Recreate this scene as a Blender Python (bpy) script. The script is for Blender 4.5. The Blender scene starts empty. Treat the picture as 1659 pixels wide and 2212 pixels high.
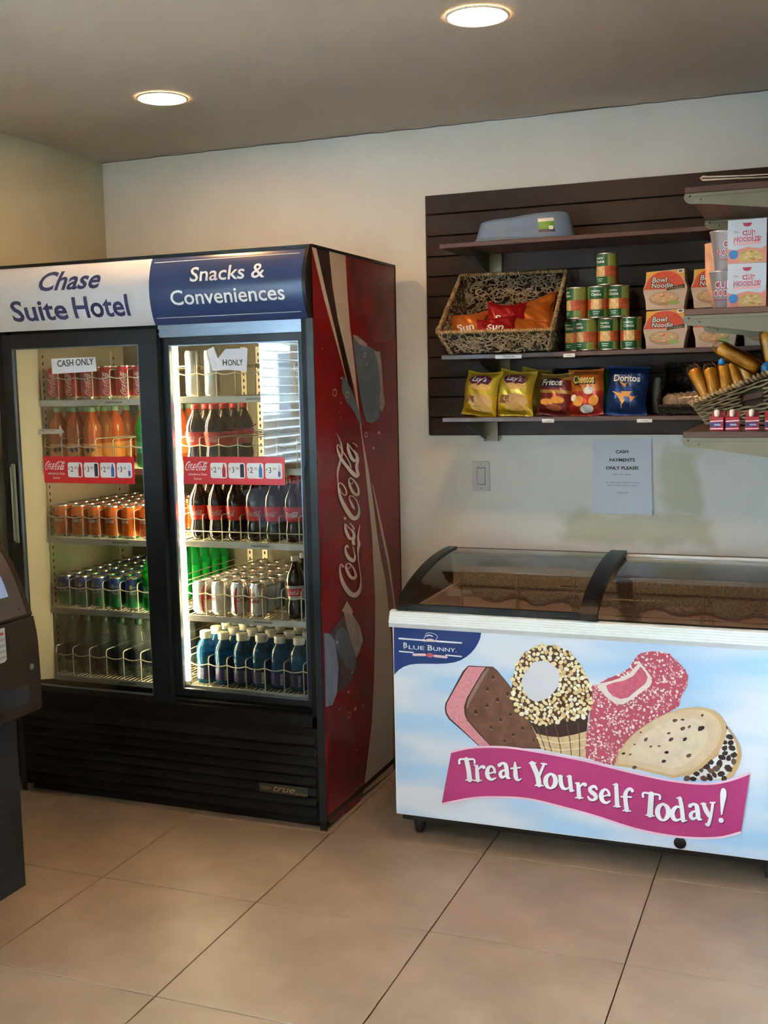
import bpy, math, random
from mathutils import Vector, Matrix
from math import sin, cos, pi, radians
random.seed(7)
S = bpy.context.scene
COL = S.collection

# ---------------------------------------------------------------- camera
cam_d = bpy.data.cameras.new('camera'); cam = bpy.data.objects.new('camera', cam_d); COL.objects.link(cam)
R_ = Vector((0.93144408, 0.36326196, -0.02127597)); U_ = Vector((-0.0214791, 0.1132536, 0.99333392)); F_ = Vector((-0.36325001, 0.92477801, -0.11329193))
cam.matrix_world = Matrix(((R_.x, U_.x, -F_.x, 1.3133), (R_.y, U_.y, -F_.y, -4.254), (R_.z, U_.z, -F_.z, 1.5362), (0, 0, 0, 1)))
cam_d.sensor_fit = 'VERTICAL'; cam_d.sensor_height = 36.0; cam_d.lens = 36.0 * 2422.1 / 2212.0
cam_d.clip_start = 0.05; cam_d.clip_end = 200
S.camera = cam
# ---------------------------------------------------------------- view, world
S.view_settings.view_transform = 'Standard'; S.view_settings.look = 'None'
S.view_settings.exposure = 0.35; S.view_settings.gamma = 1.0; S.view_settings.use_curve_mapping = False
W = bpy.data.worlds.new('sky'); S.world = W; W.use_nodes = True
bg = W.node_tree.nodes['Background']
bg.inputs[0].default_value = (0.66, 0.86, 1.0, 1); bg.inputs[1].default_value = 120.0
try:
    S.cycles.use_denoising = True; S.cycles.transparent_max_bounces = 32; S.cycles.max_bounces = 10
    S.cycles.diffuse_bounces = 5; S.cycles.glossy_bounces = 5; S.cycles.sample_clamp_indirect = 60.0; S.cycles.caustics_reflective = False
except Exception:
    pass
LAMP_WARM = (1.0, 0.60, 0.27)
LAMP_STRENGTH = 115.0
sun_d = bpy.data.lights.new('sun', 'SUN'); sun_d.energy = 14.0; sun_d.angle = 0.01; sun_d.color = (1.0, 0.95, 0.88)
sun = bpy.data.objects.new('sun', sun_d); COL.objects.link(sun); sun.rotation_euler = Vector((-0.25, -0.72, -0.65)).to_track_quat('-Z', 'Y').to_euler()
TUBE_STRENGTH = 62.0

# ---------------------------------------------------------------- materials
MATS = {}
def M(name, col, rough=0.5, metal=0.0, spec=0.5, noise=0.0, nscale=8.0, bump=0.0, bscale=60.0, emit=None, es=0.0, coat=0.0):
    if name in MATS: return MATS[name]
    m = bpy.data.materials.new(name); m.use_nodes = True; nt = m.node_tree; b = nt.nodes['Principled BSDF']
    b.inputs['Base Color'].default_value = (*col, 1); b.inputs['Roughness'].default_value = rough
    b.inputs['Metallic'].default_value = metal; b.inputs['Specular IOR Level'].default_value = spec
    if coat: b.inputs['Coat Weight'].default_value = coat; b.inputs['Coat Roughness'].default_value = 0.08
    if emit: b.inputs['Emission Color'].default_value = (*emit, 1); b.inputs['Emission Strength'].default_value = es
    tc = None
    if noise or bump: tc = nt.nodes.new('ShaderNodeTexCoord')
    if noise:
        n = nt.nodes.new('ShaderNodeTexNoise'); n.inputs['Scale'].default_value = nscale; n.inputs['Detail'].default_value = 4
        nt.links.new(tc.outputs['Object'], n.inputs['Vector'])
        r = nt.nodes.new('ShaderNodeValToRGB'); r.color_ramp.elements[0].position = 0.3; r.color_ramp.elements[1].position = 0.7
        r.color_ramp.elements[0].color = (*[max(0, c * (1 - noise)) for c in col], 1); r.color_ramp.elements[1].color = (*[min(1, c * (1 + noise)) for c in col], 1)
        nt.links.new(n.outputs[0], r.inputs[0]); nt.links.new(r.outputs[0], b.inputs['Base Color'])
    if bump:
        n2 = nt.nodes.new('ShaderNodeTexNoise'); n2.inputs['Scale'].default_value = bscale; n2.inputs['Detail'].default_value = 3
        nt.links.new(tc.outputs['Object'], n2.inputs['Vector'])
        bp = nt.nodes.new('ShaderNodeBump'); bp.inputs['Strength'].default_value = bump; bp.inputs['Distance'].default_value = 0.01
        nt.links.new(n2.outputs[0], bp.inputs['Height']); nt.links.new(bp.outputs[0], b.inputs['Normal'])
    MATS[name] = m
    return m
def glass(name, tint=(1, 1, 1), rough=0.0, refl=1.0, ior=1.5):
    m = bpy.data.materials.new(name); m.use_nodes = True; nt = m.node_tree; nt.nodes.remove(nt.nodes['Principled BSDF'])
    out = nt.nodes['Material Output']
    t = nt.nodes.new('ShaderNodeBsdfTransparent'); t.inputs[0].default_value = (*tint, 1)
    g = nt.nodes.new('ShaderNodeBsdfGlossy'); g.inputs['Roughness'].default_value = rough
    f = nt.nodes.new('ShaderNodeFresnel'); f.inputs[0].default_value = ior
    k = nt.nodes.new('ShaderNodeMath'); k.operation = 'MULTIPLY'; k.inputs[1].default_value = refl; k.use_clamp = True
    mx = nt.nodes.new('ShaderNodeMixShader')
    nt.links.new(f.outputs[0], k.inputs[0]); nt.links.new(k.outputs[0], mx.inputs[0]); nt.links.new(t.outputs[0], mx.inputs[1]); nt.links.new(g.outputs[0], mx.inputs[2])
    nt.links.new(mx.outputs[0], out.inputs[0]); MATS[name] = m
    return m
def soft_plastic(name, tint, alpha, col, rough=0.1):
    # thin clear plastic: tinted see-through with a surface sheen
    m = bpy.data.materials.new(name); m.use_nodes = True; nt = m.node_tree; b = nt.nodes['Principled BSDF']
    b.inputs['Base Color'].default_value = (*col, 1); b.inputs['Roughness'].default_value = rough
    out = nt.nodes['Material Output']; t = nt.nodes.new('ShaderNodeBsdfTransparent'); t.inputs[0].default_value = (*tint, 1)
    mx = nt.nodes.new('ShaderNodeMixShader'); mx.inputs[0].default_value = alpha
    nt.links.new(t.outputs[0], mx.inputs[1]); nt.links.new(b.outputs[0], mx.inputs[2]); nt.links.new(mx.outputs[0], out.inputs[0]); MATS[name] = m
    return m

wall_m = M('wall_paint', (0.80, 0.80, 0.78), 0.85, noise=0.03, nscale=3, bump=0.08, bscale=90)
def patch_wall():
    nt = wall_m.node_tree; b = nt.nodes['Principled BSDF']
    src = b.inputs['Base Color'].links[0].from_socket
    tc = nt.nodes.new('ShaderNodeTexCoord'); sp = nt.nodes.new('ShaderNodeSeparateXYZ'); nz = nt.nodes.new('ShaderNodeTexNoise'); nz.inputs['Scale'].default_value = 7
    ad = nt.nodes.new('ShaderNodeVectorMath'); ad.operation = 'MULTIPLY_ADD'; ad.inputs[1].default_value = (.14, .14, .14)
    nt.links.new(tc.outputs['Object'], nz.inputs['Vector']); nt.links.new(nz.outputs['Color'], ad.inputs[0]); nt.links.new(tc.outputs['Object'], ad.inputs[2]); nt.links.new(ad.outputs[0], sp.inputs[0])
    def rng(sock, a, c, w=0.02):
        def mr(x0, x1, inv):
            n = nt.nodes.new('ShaderNodeMapRange'); n.inputs[1].default_value = x0; n.inputs[2].default_value = x1
            n.inputs[3].default_value = 1 if inv else 0; n.inputs[4].default_value = 0 if inv else 1
            nt.links.new(sock, n.inputs[0]); return n.outputs[0]
        mu = nt.nodes.new('ShaderNodeMath'); mu.operation = 'MULTIPLY'
        nt.links.new(mr(a - w, a + w, False), mu.inputs[0]); nt.links.new(mr(c - w, c + w, True), mu.inputs[1]); return mu.outputs[0]
    def box(x0, x1, z0, z1):
        mu = nt.nodes.new('ShaderNodeMath'); mu.operation = 'MULTIPLY'
        nt.links.new(rng(sp.outputs['X'], x0, x1), mu.inputs[0]); nt.links.new(rng(sp.outputs['Z'], z0, z1), mu.inputs[1]); return mu.outputs[0]
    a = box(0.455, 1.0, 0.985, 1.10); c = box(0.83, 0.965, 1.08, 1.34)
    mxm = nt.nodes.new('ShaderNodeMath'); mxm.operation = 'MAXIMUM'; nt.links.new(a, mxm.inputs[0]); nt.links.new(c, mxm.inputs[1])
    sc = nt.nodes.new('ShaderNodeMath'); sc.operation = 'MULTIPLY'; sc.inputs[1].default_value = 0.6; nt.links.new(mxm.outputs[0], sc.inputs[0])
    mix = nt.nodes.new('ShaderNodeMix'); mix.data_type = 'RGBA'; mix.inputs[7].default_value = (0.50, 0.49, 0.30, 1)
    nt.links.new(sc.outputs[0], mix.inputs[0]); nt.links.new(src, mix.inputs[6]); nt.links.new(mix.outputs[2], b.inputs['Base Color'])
patch_wall()
wall_dim_m = M('wall_paint_dim', (0.50, 0.46, 0.33), 0.85, noise=0.03, nscale=3, bump=0.08, bscale=90)  # wall paint darkened and warmed; the dimmer warm light is in the colour
ceil_m = M('ceiling_paint', (0.53, 0.465, 0.385), 0.9, noise=0.02, nscale=4, bump=0.1, bscale=120)
tile_m = M('floor_tile', (0.37, 0.265, 0.19), 0.42, noise=0.15, nscale=4.5, bump=0.03, bscale=40)
grout_m = M('grout', (0.10, 0.07, 0.05), 0.9)
black = M('black_plastic', (0.006, 0.006, 0.007), 0.42, spec=0.4)
blackm = M('black_metal', (0.004, 0.004, 0.0045), 0.5, spec=0.2)
frame_m = M('door_frame', (0.008, 0.010, 0.014), 0.36, spec=0.35)
track_m = M('track_aluminium', (0.20, 0.24, 0.30), 0.35, metal=0.8)
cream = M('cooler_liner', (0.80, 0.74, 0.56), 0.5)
liner_shaded = M('cooler_liner_shaded', (0.16, 0.15, 0.10), 0.55)  # liner darkened for back, floor and top; lamp falloff put into the colour
wire_m = M('coated_wire', (0.72, 0.68, 0.52), 0.35)
strip_m = M('price_strip', (0.85, 0.85, 0.78), 0.4)
ink = M('ink', (0.015, 0.018, 0.03), 0.6)
greyink = M('grey_ink', (0.25, 0.25, 0.27), 0.6)
white = M('white_print', (0.86, 0.87, 0.90), 0.4)
whitep = M('paper', (0.70, 0.74, 0.86), 0.7)
signw = M('sign_white', (0.70, 0.71, 0.78), 0.35)
signb = M('sign_blue', (0.035, 0.06, 0.17), 0.3)
signt = M('sign_text_blue', (0.045, 0.055, 0.17), 0.35)
red = M('cola_red', (0.15, 0.004, 0.006), 0.35, noise=0.3, nscale=4, spec=.25)
dred = M('shade_red', (0.10, 0.004, 0.007), 0.3, noise=0.3, nscale=9)
sred = M('sticker_red', (0.62, 0.018, 0.025), 0.35)
tan = M('side_cream', (0.44, 0.35, 0.27), 0.35)
slate = M('side_slate', (0.09, 0.11, 0.13), 0.35, noise=0.25, nscale=14)
dslate = M('side_dark', (0.05, 0.025, 0.022), 0.35, noise=0.3, nscale=20)
bslate = M('side_blue_grey', (0.16, 0.19, 0.26), 0.35, noise=0.25, nscale=20)
tube_m = M('lamp_tube', (1, 1, 1), 0.5, emit=(1.0, 0.80, 0.46), es=TUBE_STRENGTH)
lens_m = M('downlight_lens', (1, 1, 1), 0.5, emit=LAMP_WARM, es=LAMP_STRENGTH)
trim_m = M('downlight_trim', (0.75, 0.72, 0.68), 0.5)
alu = M('can_aluminium', (0.75, 0.74, 0.72), 0.25, metal=1.0)
canred = M('can_red', (0.60, 0.012, 0.02), 0.3, metal=0.35)
canor = M('can_orange', (0.85, 0.19, 0.02), 0.3, metal=0.3)
canbl = M('can_blue', (0.03, 0.09, 0.36), 0.3, metal=0.3)
cangr = M('can_green', (0.03, 0.30, 0.12), 0.3, metal=0.3)
cansv = M('can_silver', (0.55, 0.55, 0.55), 0.3, metal=0.7)
capw = M('cap_white', (0.80, 0.76, 0.66), 0.45)
capg = M('cap_green', (0.05, 0.22, 0.10), 0.45)
capdg = M('cap_dark_green', (0.015, 0.07, 0.035), 0.45)
capr = M('cap_red', (0.5, 0.01, 0.015), 0.45)
cola_l = M('cola_liquid', (0.016, 0.006, 0.004), 0.12, spec=0.6)
org_l = M('orange_liquid', (0.62, 0.11, 0.015), 0.15, spec=0.6)
orglabel = M('orange_label', (0.85, 0.33, 0.08), 0.4)
grn_l = soft_plastic('green_bottle', (0.10, 0.85, 0.25), 0.35, (0.01, 0.35, 0.08))
clr_l = soft_plastic('clear_bottle', (0.78, 0.82, 0.80), 0.22, (0.30, 0.34, 0.32), 0.05)
blu_l = soft_plastic('blue_drink', (0.10, 0.45, 0.72), 0.55, (0.01, 0.12, 0.25), 0.08)
blulabel = M('dark_blue_label', (0.012, 0.015, 0.10), 0.4)
collabel = M('cola_label', (0.75, 0.03, 0.02), 0.4)
dietlabel = M('diet_label', (0.6, 0.57, 0.52), 0.35, metal=0.4)
pane_m = glass('door_glass', (0.86, 0.88, 0.86), 0.0, 2.6, 1.55)
lid_g = glass('lid_glass', (0.99, 0.99, 0.98), 0.0, 1.6, 1.5)
cello = glass('cellophane', (0.98, 0.98, 0.98), 0.15, 0.8, 1.5)
slat_m = M('slat_laminate', (0.034, 0.013, 0.007), 0.42, noise=0.10, nscale=2.5, spec=0.28)
shelf_m = M('shelf_laminate', (0.085, 0.034, 0.028), 0.30, noise=0.08, nscale=4)
groove_m = M('groove_dark', (0.015, 0.008, 0.006), 0.8)
chrome = M('bracket_metal', (0.20, 0.17, 0.12), 0.38, metal=0.5)
dmetal = M('bracket_dark', (0.07, 0.075, 0.06), 0.4, metal=0.6)
alur = M('rail_aluminium', (0.90, 0.94, 0.96), 0.35, metal=0.0)
frz = M('freezer_shell', (0.78, 0.80, 0.85), 0.35)
liner = M('freezer_liner', (0.86, 0.74, 0.74), 0.5)
frost = M('frost', (0.74, 0.88, 0.96), 0.6, bump=0.35, bscale=260, noise=0.45, nscale=150)
wireg = M('basket_wire_grey', (0.75, 0.72, 0.66), 0.45)
trayb = M('tray_blue', (0.16, 0.24, 0.36), 0.45)
twine = M('seagrass', (0.30, 0.24, 0.16), 0.8, noise=0.35, nscale=60)
twine2 = M('seagrass_rim', (0.45, 0.31, 0.16), 0.8, noise=0.3, nscale=60)
twined = M('dark_weave', (0.03, 0.022, 0.016), 0.7, noise=0.3, nscale=60)
wick = M('wicker', (0.30, 0.21, 0.11), 0.75, noise=0.35, nscale=50)
kiosk = M('kiosk_grey', (0.030, 0.019, 0.012), 0.6, spec=.15, bump=0.05, bscale=200)
kioskd = M('kiosk_dark', (0.02, 0.02, 0.022), 0.5)
screen = M('kiosk_screen', (0.10, 0.13, 0.19), 0.12, emit=(0.35, 0.45, 0.7), es=0.35)
rubber = M('rubber', (0.01, 0.01, 0.01), 0.6)

# ---------------------------------------------------------------- mesh builder
class MB:
    def __init__(s): s.v = []; s.f = []; s.m = []; s.sm = []
    def add(s, vs, fs, mi=0, sm=False):
        o = len(s.v); s.v += [tuple(p) for p in vs]
        for f in fs: s.f.append([i + o for i in f]); s.m.append(mi); s.sm.append(sm)
        return s
    def box(s, x0, x1, y0, y1, z0, z1, mi=0, bev=0.0):
        if bev <= 0:
            v = [(x, y, z) for x in (x0, x1) for y in (y0, y1) for z in (z0, z1)]
            f = [(0, 1, 3, 2), (4, 6, 7, 5), (0, 4, 5, 1), (2, 3, 7, 6), (0, 2, 6, 4), (1, 5, 7, 3)]
            return s.add(v, f, mi)
        b = bev; v = []; idx = {}
        for i, (x, sx) in enumerate(((x0, 1), (x1, -1))):
            for j, (y, sy) in enumerate(((y0, 1), (y1, -1))):
                for k, (z, sz) in enumerate(((z0, 1), (z1, -1))):
                    for a in range(3):
                        p = [x + sx * b, y + sy * b, z + sz * b]; p[a] = (x, y, z)[a]; idx[i, j, k, a] = len(v); v.append(tuple(p))
        f = []
        for a in range(3):
            o1, o2 = [q for q in range(3) if q != a]
            for e in (0, 1):
                cyc = []
                for (p1, p2) in ((0, 0), (0, 1), (1, 1), (1, 0)):
                    key = [0, 0, 0]; key[a] = e; key[o1] = p1; key[o2] = p2; cyc.append(idx[(*key, a)])
                f.append(cyc)
        for a in range(3):   # edges parallel to axis a
            o1, o2 = [q for q in range(3) if q != a]
            for p1 in (0, 1):
                for p2 in (0, 1):
                    k0 = [0, 0, 0]; k0[o1] = p1; k0[o2] = p2; k1 = list(k0); k1[a] = 1
                    f.append([idx[(*k0, o1)], idx[(*k1, o1)], idx[(*k1, o2)], idx[(*k0, o2)]])
        for i in (0, 1):
            for j in (0, 1):
                for k in (0, 1): f.append([idx[i, j, k, 0], idx[i, j, k, 1], idx[i, j, k, 2]])
        return s.add(v, f, mi)
    def lathe(s, prof, n=20, c=(0, 0, 0), mi=0, sm=True, mis=None, capb=True, capt=True):
        v = []
        for r, z in prof:
            for k in range(n): a = 2 * pi * k / n; v.append((c[0] + r * cos(a), c[1] + r * sin(a), c[2] + z))
        o = len(s.v); s.v += v
        for i in range(len(prof) - 1):
            for k in range(n):
                k2 = (k + 1) % n; s.f.append([o + i * n + k, o + i * n + k2, o + (i + 1) * n + k2, o + (i + 1) * n + k]); s.m.append(mis[i] if mis else mi); s.sm.append(sm)
        if capb and prof[0][0] > 1e-5: s.f.append([o + k for k in reversed(range(n))]); s.m.append(mis[0] if mis else mi); s.sm.append(False)
        if capt and prof[-1][0] > 1e-5: s.f.append([o + (len(prof) - 1) * n + k for k in range(n)]); s.m.append(mis[-1] if mis else mi); s.sm.append(False)
        return s
    def tube(s, pts, r, n=6, mi=0, closed=False, cap=True):
        pts = [Vector(p) for p in pts]; L = len(pts); o = len(s.v); prev = None
        for i, p in enumerate(pts):
            if closed: t = pts[(i + 1) % L] - pts[i - 1]
            else: t = pts[min(i + 1, L - 1)] - pts[max(i - 1, 0)]
            if t.length < 1e-9: t = Vector((0, 0, 1))
            t.normalize()
            if prev is None:
                a = Vector((0, 0, 1)) if abs(t.z) < 0.9 else Vector((1, 0, 0)); u = t.cross(a).normalized()
            else: u = (prev - t * prev.dot(t)); u = u.normalized() if u.length > 1e-6 else t.orthogonal().normalized()
            prev = u; w = t.cross(u); rr = r[i] if isinstance(r, (list, tuple)) else r
            for k in range(n): a = 2 * pi * k / n; s.v.append(tuple(p + (u * cos(a) + w * sin(a)) * rr))
        for i in range(L if closed else L - 1):
            j = (i + 1) % L
            for k in range(n): k2 = (k + 1) % n; s.f.append([o + i * n + k, o + i * n + k2, o + j * n + k2, o + j * n + k]); s.m.append(mi); s.sm.append(True)
        if cap and not closed:
            s.f.append([o + k for k in reversed(range(n))]); s.m.append(mi); s.sm.append(False)
            s.f.append([o + (L - 1) * n + k for k in range(n)]); s.m.append(mi); s.sm.append(False)
        return s
    def cyl(s, a, b, r, n=12, mi=0): return s.tube([a, b], r, n, mi)
    def prism(s, pts, fn, d0, d1, mi=0, mis=None):
        # pts 2D polygon; fn(u, v, d) -> 3D
        n = len(pts); v = [fn(p[0], p[1], d0) for p in pts] + [fn(p[0], p[1], d1) for p in pts]
        s.add(v, [list(range(n))[::-1], list(range(n, 2 * n))], mi)
        o = len(s.v) - 2 * n
        for i in range(n):
            j = (i + 1) % n; s.f.append([o + i, o + j, o + n + j, o + n + i]); s.m.append(mis if mis is not None else mi); s.sm.append(False)
        return s
    def poly(s, pts, fn, d=0.0, mi=0):
        return s.add([fn(p[0], p[1], d) for p in pts], [list(range(len(pts)))], mi)
    def ribbon(s, pts, fn, d=0.0, mi=0, sub=5, wk=1.0, caps=True):
        P = []
        n = len(pts)
        for i in range(n - 1):
            p0, p1, p2, p3 = pts[max(i - 1, 0)], pts[i], pts[i + 1], pts[min(i + 2, n - 1)]
            for k in range(sub):
                t = k / sub
                P.append([0.5 * (2 * p1[c] + (p2[c] - p0[c]) * t + (2 * p0[c] - 5 * p1[c] + 4 * p2[c] - p3[c]) * t * t + (-p0[c] + 3 * p1[c] - 3 * p2[c] + p3[c]) * t ** 3) for c in range(3)])
        P.append(list(pts[-1])); vs = []
        for i, p in enumerate(P):
            a = P[max(i - 1, 0)]; b = P[min(i + 1, len(P) - 1)]; dx, dy = b[0] - a[0], b[1] - a[1]; l = math.hypot(dx, dy) or 1
            w = max(p[2], 0) * wk / 2; vs += [(p[0] - dy / l * w, p[1] + dx / l * w), (p[0] + dy / l * w, p[1] - dx / l * w)]
        s.add([fn(a, b, d) for a, b in vs], [[2 * i, 2 * i + 1, 2 * i + 3, 2 * i + 2] for i in range(len(P) - 1)], mi)
        if caps:
            for e_, p in enumerate((P[0], P[-1])):
                r = p[2] * wk / 2
                if r > 0.0004: s.add([fn(p[0] + r * cos(a * pi / 4), p[1] + r * sin(a * pi / 4), d + 0.00005 + 0.00005 * e_) for a in range(8)], [list(range(8))], mi)
        return s
    def grid(s, fn, nu, nv, mi=0, sm=True, mif=None):
        o = len(s.v)
        for i in range(nu + 1):
            for j in range(nv + 1): s.v.append(tuple(fn(i / nu, j / nv)))
        for i in range(nu):
            for j in range(nv):
                a = o + i * (nv + 1) + j; s.f.append([a, a + nv + 1, a + nv + 2, a + 1]); s.m.append(mif((i + .5) / nu, (j + .5) / nv) if mif else mi); s.sm.append(sm)
        return s
    def mesh(s, name, mats, origin=(0, 0, 0)):
        me = bpy.data.meshes.new(name); ox, oy, oz = origin
        me.from_pydata([(x - ox, y - oy, z - oz) for x, y, z in s.v], [], s.f)
        for m in (mats if isinstance(mats, (list, tuple)) else [mats]): me.materials.append(m)
        me.polygons.foreach_set('material_index', s.m); me.polygons.foreach_set('use_smooth', s.sm); me.update()
        return me
    def build(s, name, mats, parent=None, origin=None, label=None, kind=None):
        if origin is None: origin = tuple(wloc(parent)) if parent else (0, 0, 0)
        o = bpy.data.objects.new(name, s.mesh(name, mats, origin)); COL.objects.link(o)
        if parent: o.parent = parent; o.location = Vector(origin) - wloc(parent)
        else: o.location = origin
        if label: o['label'] = label
        if kind: o['kind'] = kind
        return o
def wloc(o):
    l = Vector((0, 0, 0))
    while o: l += o.location; o = o.parent
    return l
def thing(name, label, cat, loc=(0, 0, 0), group=None):
    o = bpy.data.objects.new(name, None); COL.objects.link(o); o.location = loc; o['label'] = label; o['category'] = cat; o.empty_display_size = 0.05
    if group: o['group'] = group
    return o
def tag(o, label, cat, group=None):
    o['label'] = label; o['category'] = cat
    if group: o['group'] = group
    return o
def struct(o): o['kind'] = 'structure'; return o
def dup(root, loc=None, label=None, rot=None, group=None, skip=()):
    def cp(o, par):
        c = o.copy(); COL.objects.link(c); c.parent = par
        for ch in list(o.children):
            if ch.name.split('.')[0] not in skip: cp(ch, c)
        return c
    r = cp(root, None)
    if loc is not None: r.location = loc
    if rot is not None: r.rotation_euler = rot
    if label: r['label'] = label
    if group: r['group'] = group
    return r

# lettering ---------------------------------------------------------
_T = {}
def text2d(s, bold=0.0, shear=0.0, space=1.0, cuts=0, vcuts=0):
    key = (s, bold, shear, space, cuts, vcuts)
    if key in _T: return _T[key]
    c = bpy.data.curves.new('t', 'FONT'); c.body = s; c.size = 1; c.offset = bold; c.shear = shear; c.space_character = space; c.align_x = 'CENTER'; c.resolution_u = 3
    o = bpy.data.objects.new('t', c); COL.objects.link(o)
    dg = bpy.context.evaluated_depsgraph_get(); dg.update(); me = bpy.data.meshes.new_from_object(o.evaluated_get(dg))
    if cuts or vcuts:
        import bmesh
        bm = bmesh.new(); bm.from_mesh(me); ys = [v.co.y for v in bm.verts]; xs = [v.co.x for v in bm.verts]
        for k in range(1, cuts): bmesh.ops.bisect_plane(bm, geom=bm.verts[:] + bm.edges[:] + bm.faces[:], plane_co=(0, min(ys) + (max(ys) - min(ys)) * k / cuts, 0), plane_no=(0, 1, 0))
        for k in range(1, vcuts): bmesh.ops.bisect_plane(bm, geom=bm.verts[:] + bm.edges[:] + bm.faces[:], plane_co=(min(xs) + (max(xs) - min(xs)) * k / vcuts, 0, 0), plane_no=(1, 0, 0))
        bm.to_mesh(me); bm.free()
    vs = [(v.co.x, v.co.y) for v in me.vertices]; fs = [list(p.vertices) for p in me.polygons]
    bpy.data.objects.remove(o); bpy.data.curves.remove(c); bpy.data.meshes.remove(me)
    x0 = min(v[0] for v in vs); x1 = max(v[0] for v in vs); y0 = min(v[1] for v in vs); y1 = max(v[1] for v in vs)
    _T[key] = ([((x - x0) / (x1 - x0) - .5, (y - y0) / (y1 - y0) - .5) for x, y in vs], fs, (x1 - x0) / (y1 - y0))
    return _T[key]
def put_text(mb, s, fn, cu, cv, h, w=None, d=0.0, mi=0, bold=0.0, shear=0.0, space=1.0, cuts=0, vcuts=0):
    vs, fs, asp = text2d(s, bold, shear, space, cuts, vcuts)
    if w is None: w = h * asp
    return mb.add([fn(cu + x * w, cv + y * h, d) for x, y in vs], fs, mi)
# ================================================================ room
XL, XR, YF, ZC = -1.6445, 4.2, -7.2, 2.5253
PX = 1.27    # face of the short wall on the right of the freezer
def slab(name, x0, x1, y0, y1, z0, z1, m, parent=None):
    return struct(MB().box(x0, x1, y0, y1, z0, z1).build(name, m, parent))
fl = struct(MB().box(XL - .1, XR + .1, YF - .1, .1, -.12, -.009).build('floor', grout_m))
TS = 0.5481; TX = -0.7888; TY = -0.8676
g = 0.0035
tb = MB().box(g / 2, TS - g / 2, g / 2, TS - g / 2, -.0085, 0, bev=.0012).mesh('tile', tile_m)
rt = random.Random(3)
for i in range(-2, 10):
    for j in range(-2, 12):
        x0, y0 = TX + i * TS, TY - j * TS
        if x0 + TS < XL or y0 > -0.05 or x0 > XR - .1 or y0 < YF: continue
        if x0 < XL or y0 + TS > 0 or x0 + TS > XR:
            xa, xb, yb = max(x0, XL), min(x0 + TS, XR), min(y0 + TS, 0)
            o = MB().box(xa + g / 2, xb - g / 2, y0 + g / 2, yb - g / 2, -.0085, 0, bev=.0012).build('tile', tile_m, fl)
        else:
            o = bpy.data.objects.new('tile', tb); COL.objects.link(o); o.parent = fl; o.location = (x0, y0, rt.uniform(-.0003, .0003))
ce = slab('ceiling', XL - .1, XR + .1, YF - .1, .1, ZC, ZC + .1, ceil_m)
# thin ragged caulk line between ceiling and back wall
mb = MB(); rc = random.Random(5)
pts = [(XL + (PX - XL) * k / 60, -.002, ZC - .002 - rc.uniform(0, .003)) for k in range(61)]
mb.tube(pts, .002, 4); struct(mb.build('trim_1', M('caulk', (.2, .18, .15), .8)))
slab('wall_back', XL - .1, XR + .1, 0, .1, -.1, ZC, wall_m)
# left wall with a blinded window
WY0, WY1, WZ0, WZ1 = -6.90, -3.03, 0.74, 2.12
mb = MB()
mb.box(XL - .12, XL, WY1, .1, -.1, ZC).box(XL - .12, XL, YF - .1, WY0, -.1, ZC).box(XL - .12, XL, WY0, WY1, -.1, WZ0).box(XL - .12, XL, WY0, WY1, WZ1, ZC)
struct(mb.build('wall_left', wall_dim_m))
def window(name, axis, c, a0, a1, z0, z1, n, blinds):
    m = M('window_frame', (.75, .75, .72), .4)
    def bx(mb, s0, s1, d0, d1, za, zb):
        return mb.box(c + d0, c + d1, s0, s1, za, zb) if axis == 'x' else mb.box(s0, s1, c + d0, c + d1, za, zb)
    f = MB(); t = .045
    bx(f, a0, a1, -.10, -.04, z0, z0 + t); bx(f, a0, a1, -.10, -.04, z1 - t, z1)
    for k in range(n + 1): s = a0 + (a1 - a0 - t) * k / n; bx(f, s, s + t, -.10, -.04, z0 + t, z1 - t)
    r = struct(f.build(name, m, origin=(c, (a0 + a1) / 2, z0) if axis == 'x' else ((a0 + a1) / 2, c, z0)))
    for k in range(n):
        s = a0 + t + (a1 - a0 - t) * k / n
        bx(MB(), s, s + (a1 - a0 - t) / n - t, -.075, -.069, z0 + t, z1 - t).build('pane', glass_w, r)
    bx(MB(), a0 - .02, a1 + .02, -.12, .03, z0 - .03, z0).build('window_sill', m, r)
    return r
glass_w = glass('window_glass', (.96, .98, .98), 0, .8)
window('window_1', 'x', XL, WY0, WY1, WZ0, WZ1, 3, True)
bl = thing('window_blind', 'white two inch horizontal blind hanging in the side window', 'blind', (XL - .02, -3.69, WZ1))
MB().box(XL - .04, XL + .01, WY0 + .03, WY1 - .03, WZ1 - .045, WZ1 - .002).build('head_rail', white, bl)
z = WZ1 - .08
sm_ = MB().box(-.022, .022, WY0 + .035 + 3.69, WY1 - .035 + 3.69, -.0012, .0012).mesh('blind_slat', white)
while z > WZ0 + .03:
    o = bpy.data.objects.new('blind_slat', sm_); COL.objects.link(o); o.parent = bl; o.location = (0.0, 0, z - WZ1); o.rotation_euler = (0, radians(9), 0); z -= .050
MB().box(XL - .036, XL + .006, WY0 + .035, WY1 - .035, WZ0 + .004, WZ0 + .022).build('bottom_rail', white, bl)
for yy in (WY0 + .25, WY1 - .25): MB().cyl((XL - .02, yy, WZ1 - .05), (XL - .02, yy, WZ0 + .02), .0012, 5).build('cord', white, bl)
slab('wall_front', XL - .1, XR + .1, YF - .12, YF, -.1, ZC, wall_dim_m)
slab('wall_right', XR, XR + .1, YF, 0, -.1, ZC, wall_m)
slab('wall_return', PX + .02, PX + .12, -1.62, 0, -.1, ZC, wall_m)
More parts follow.
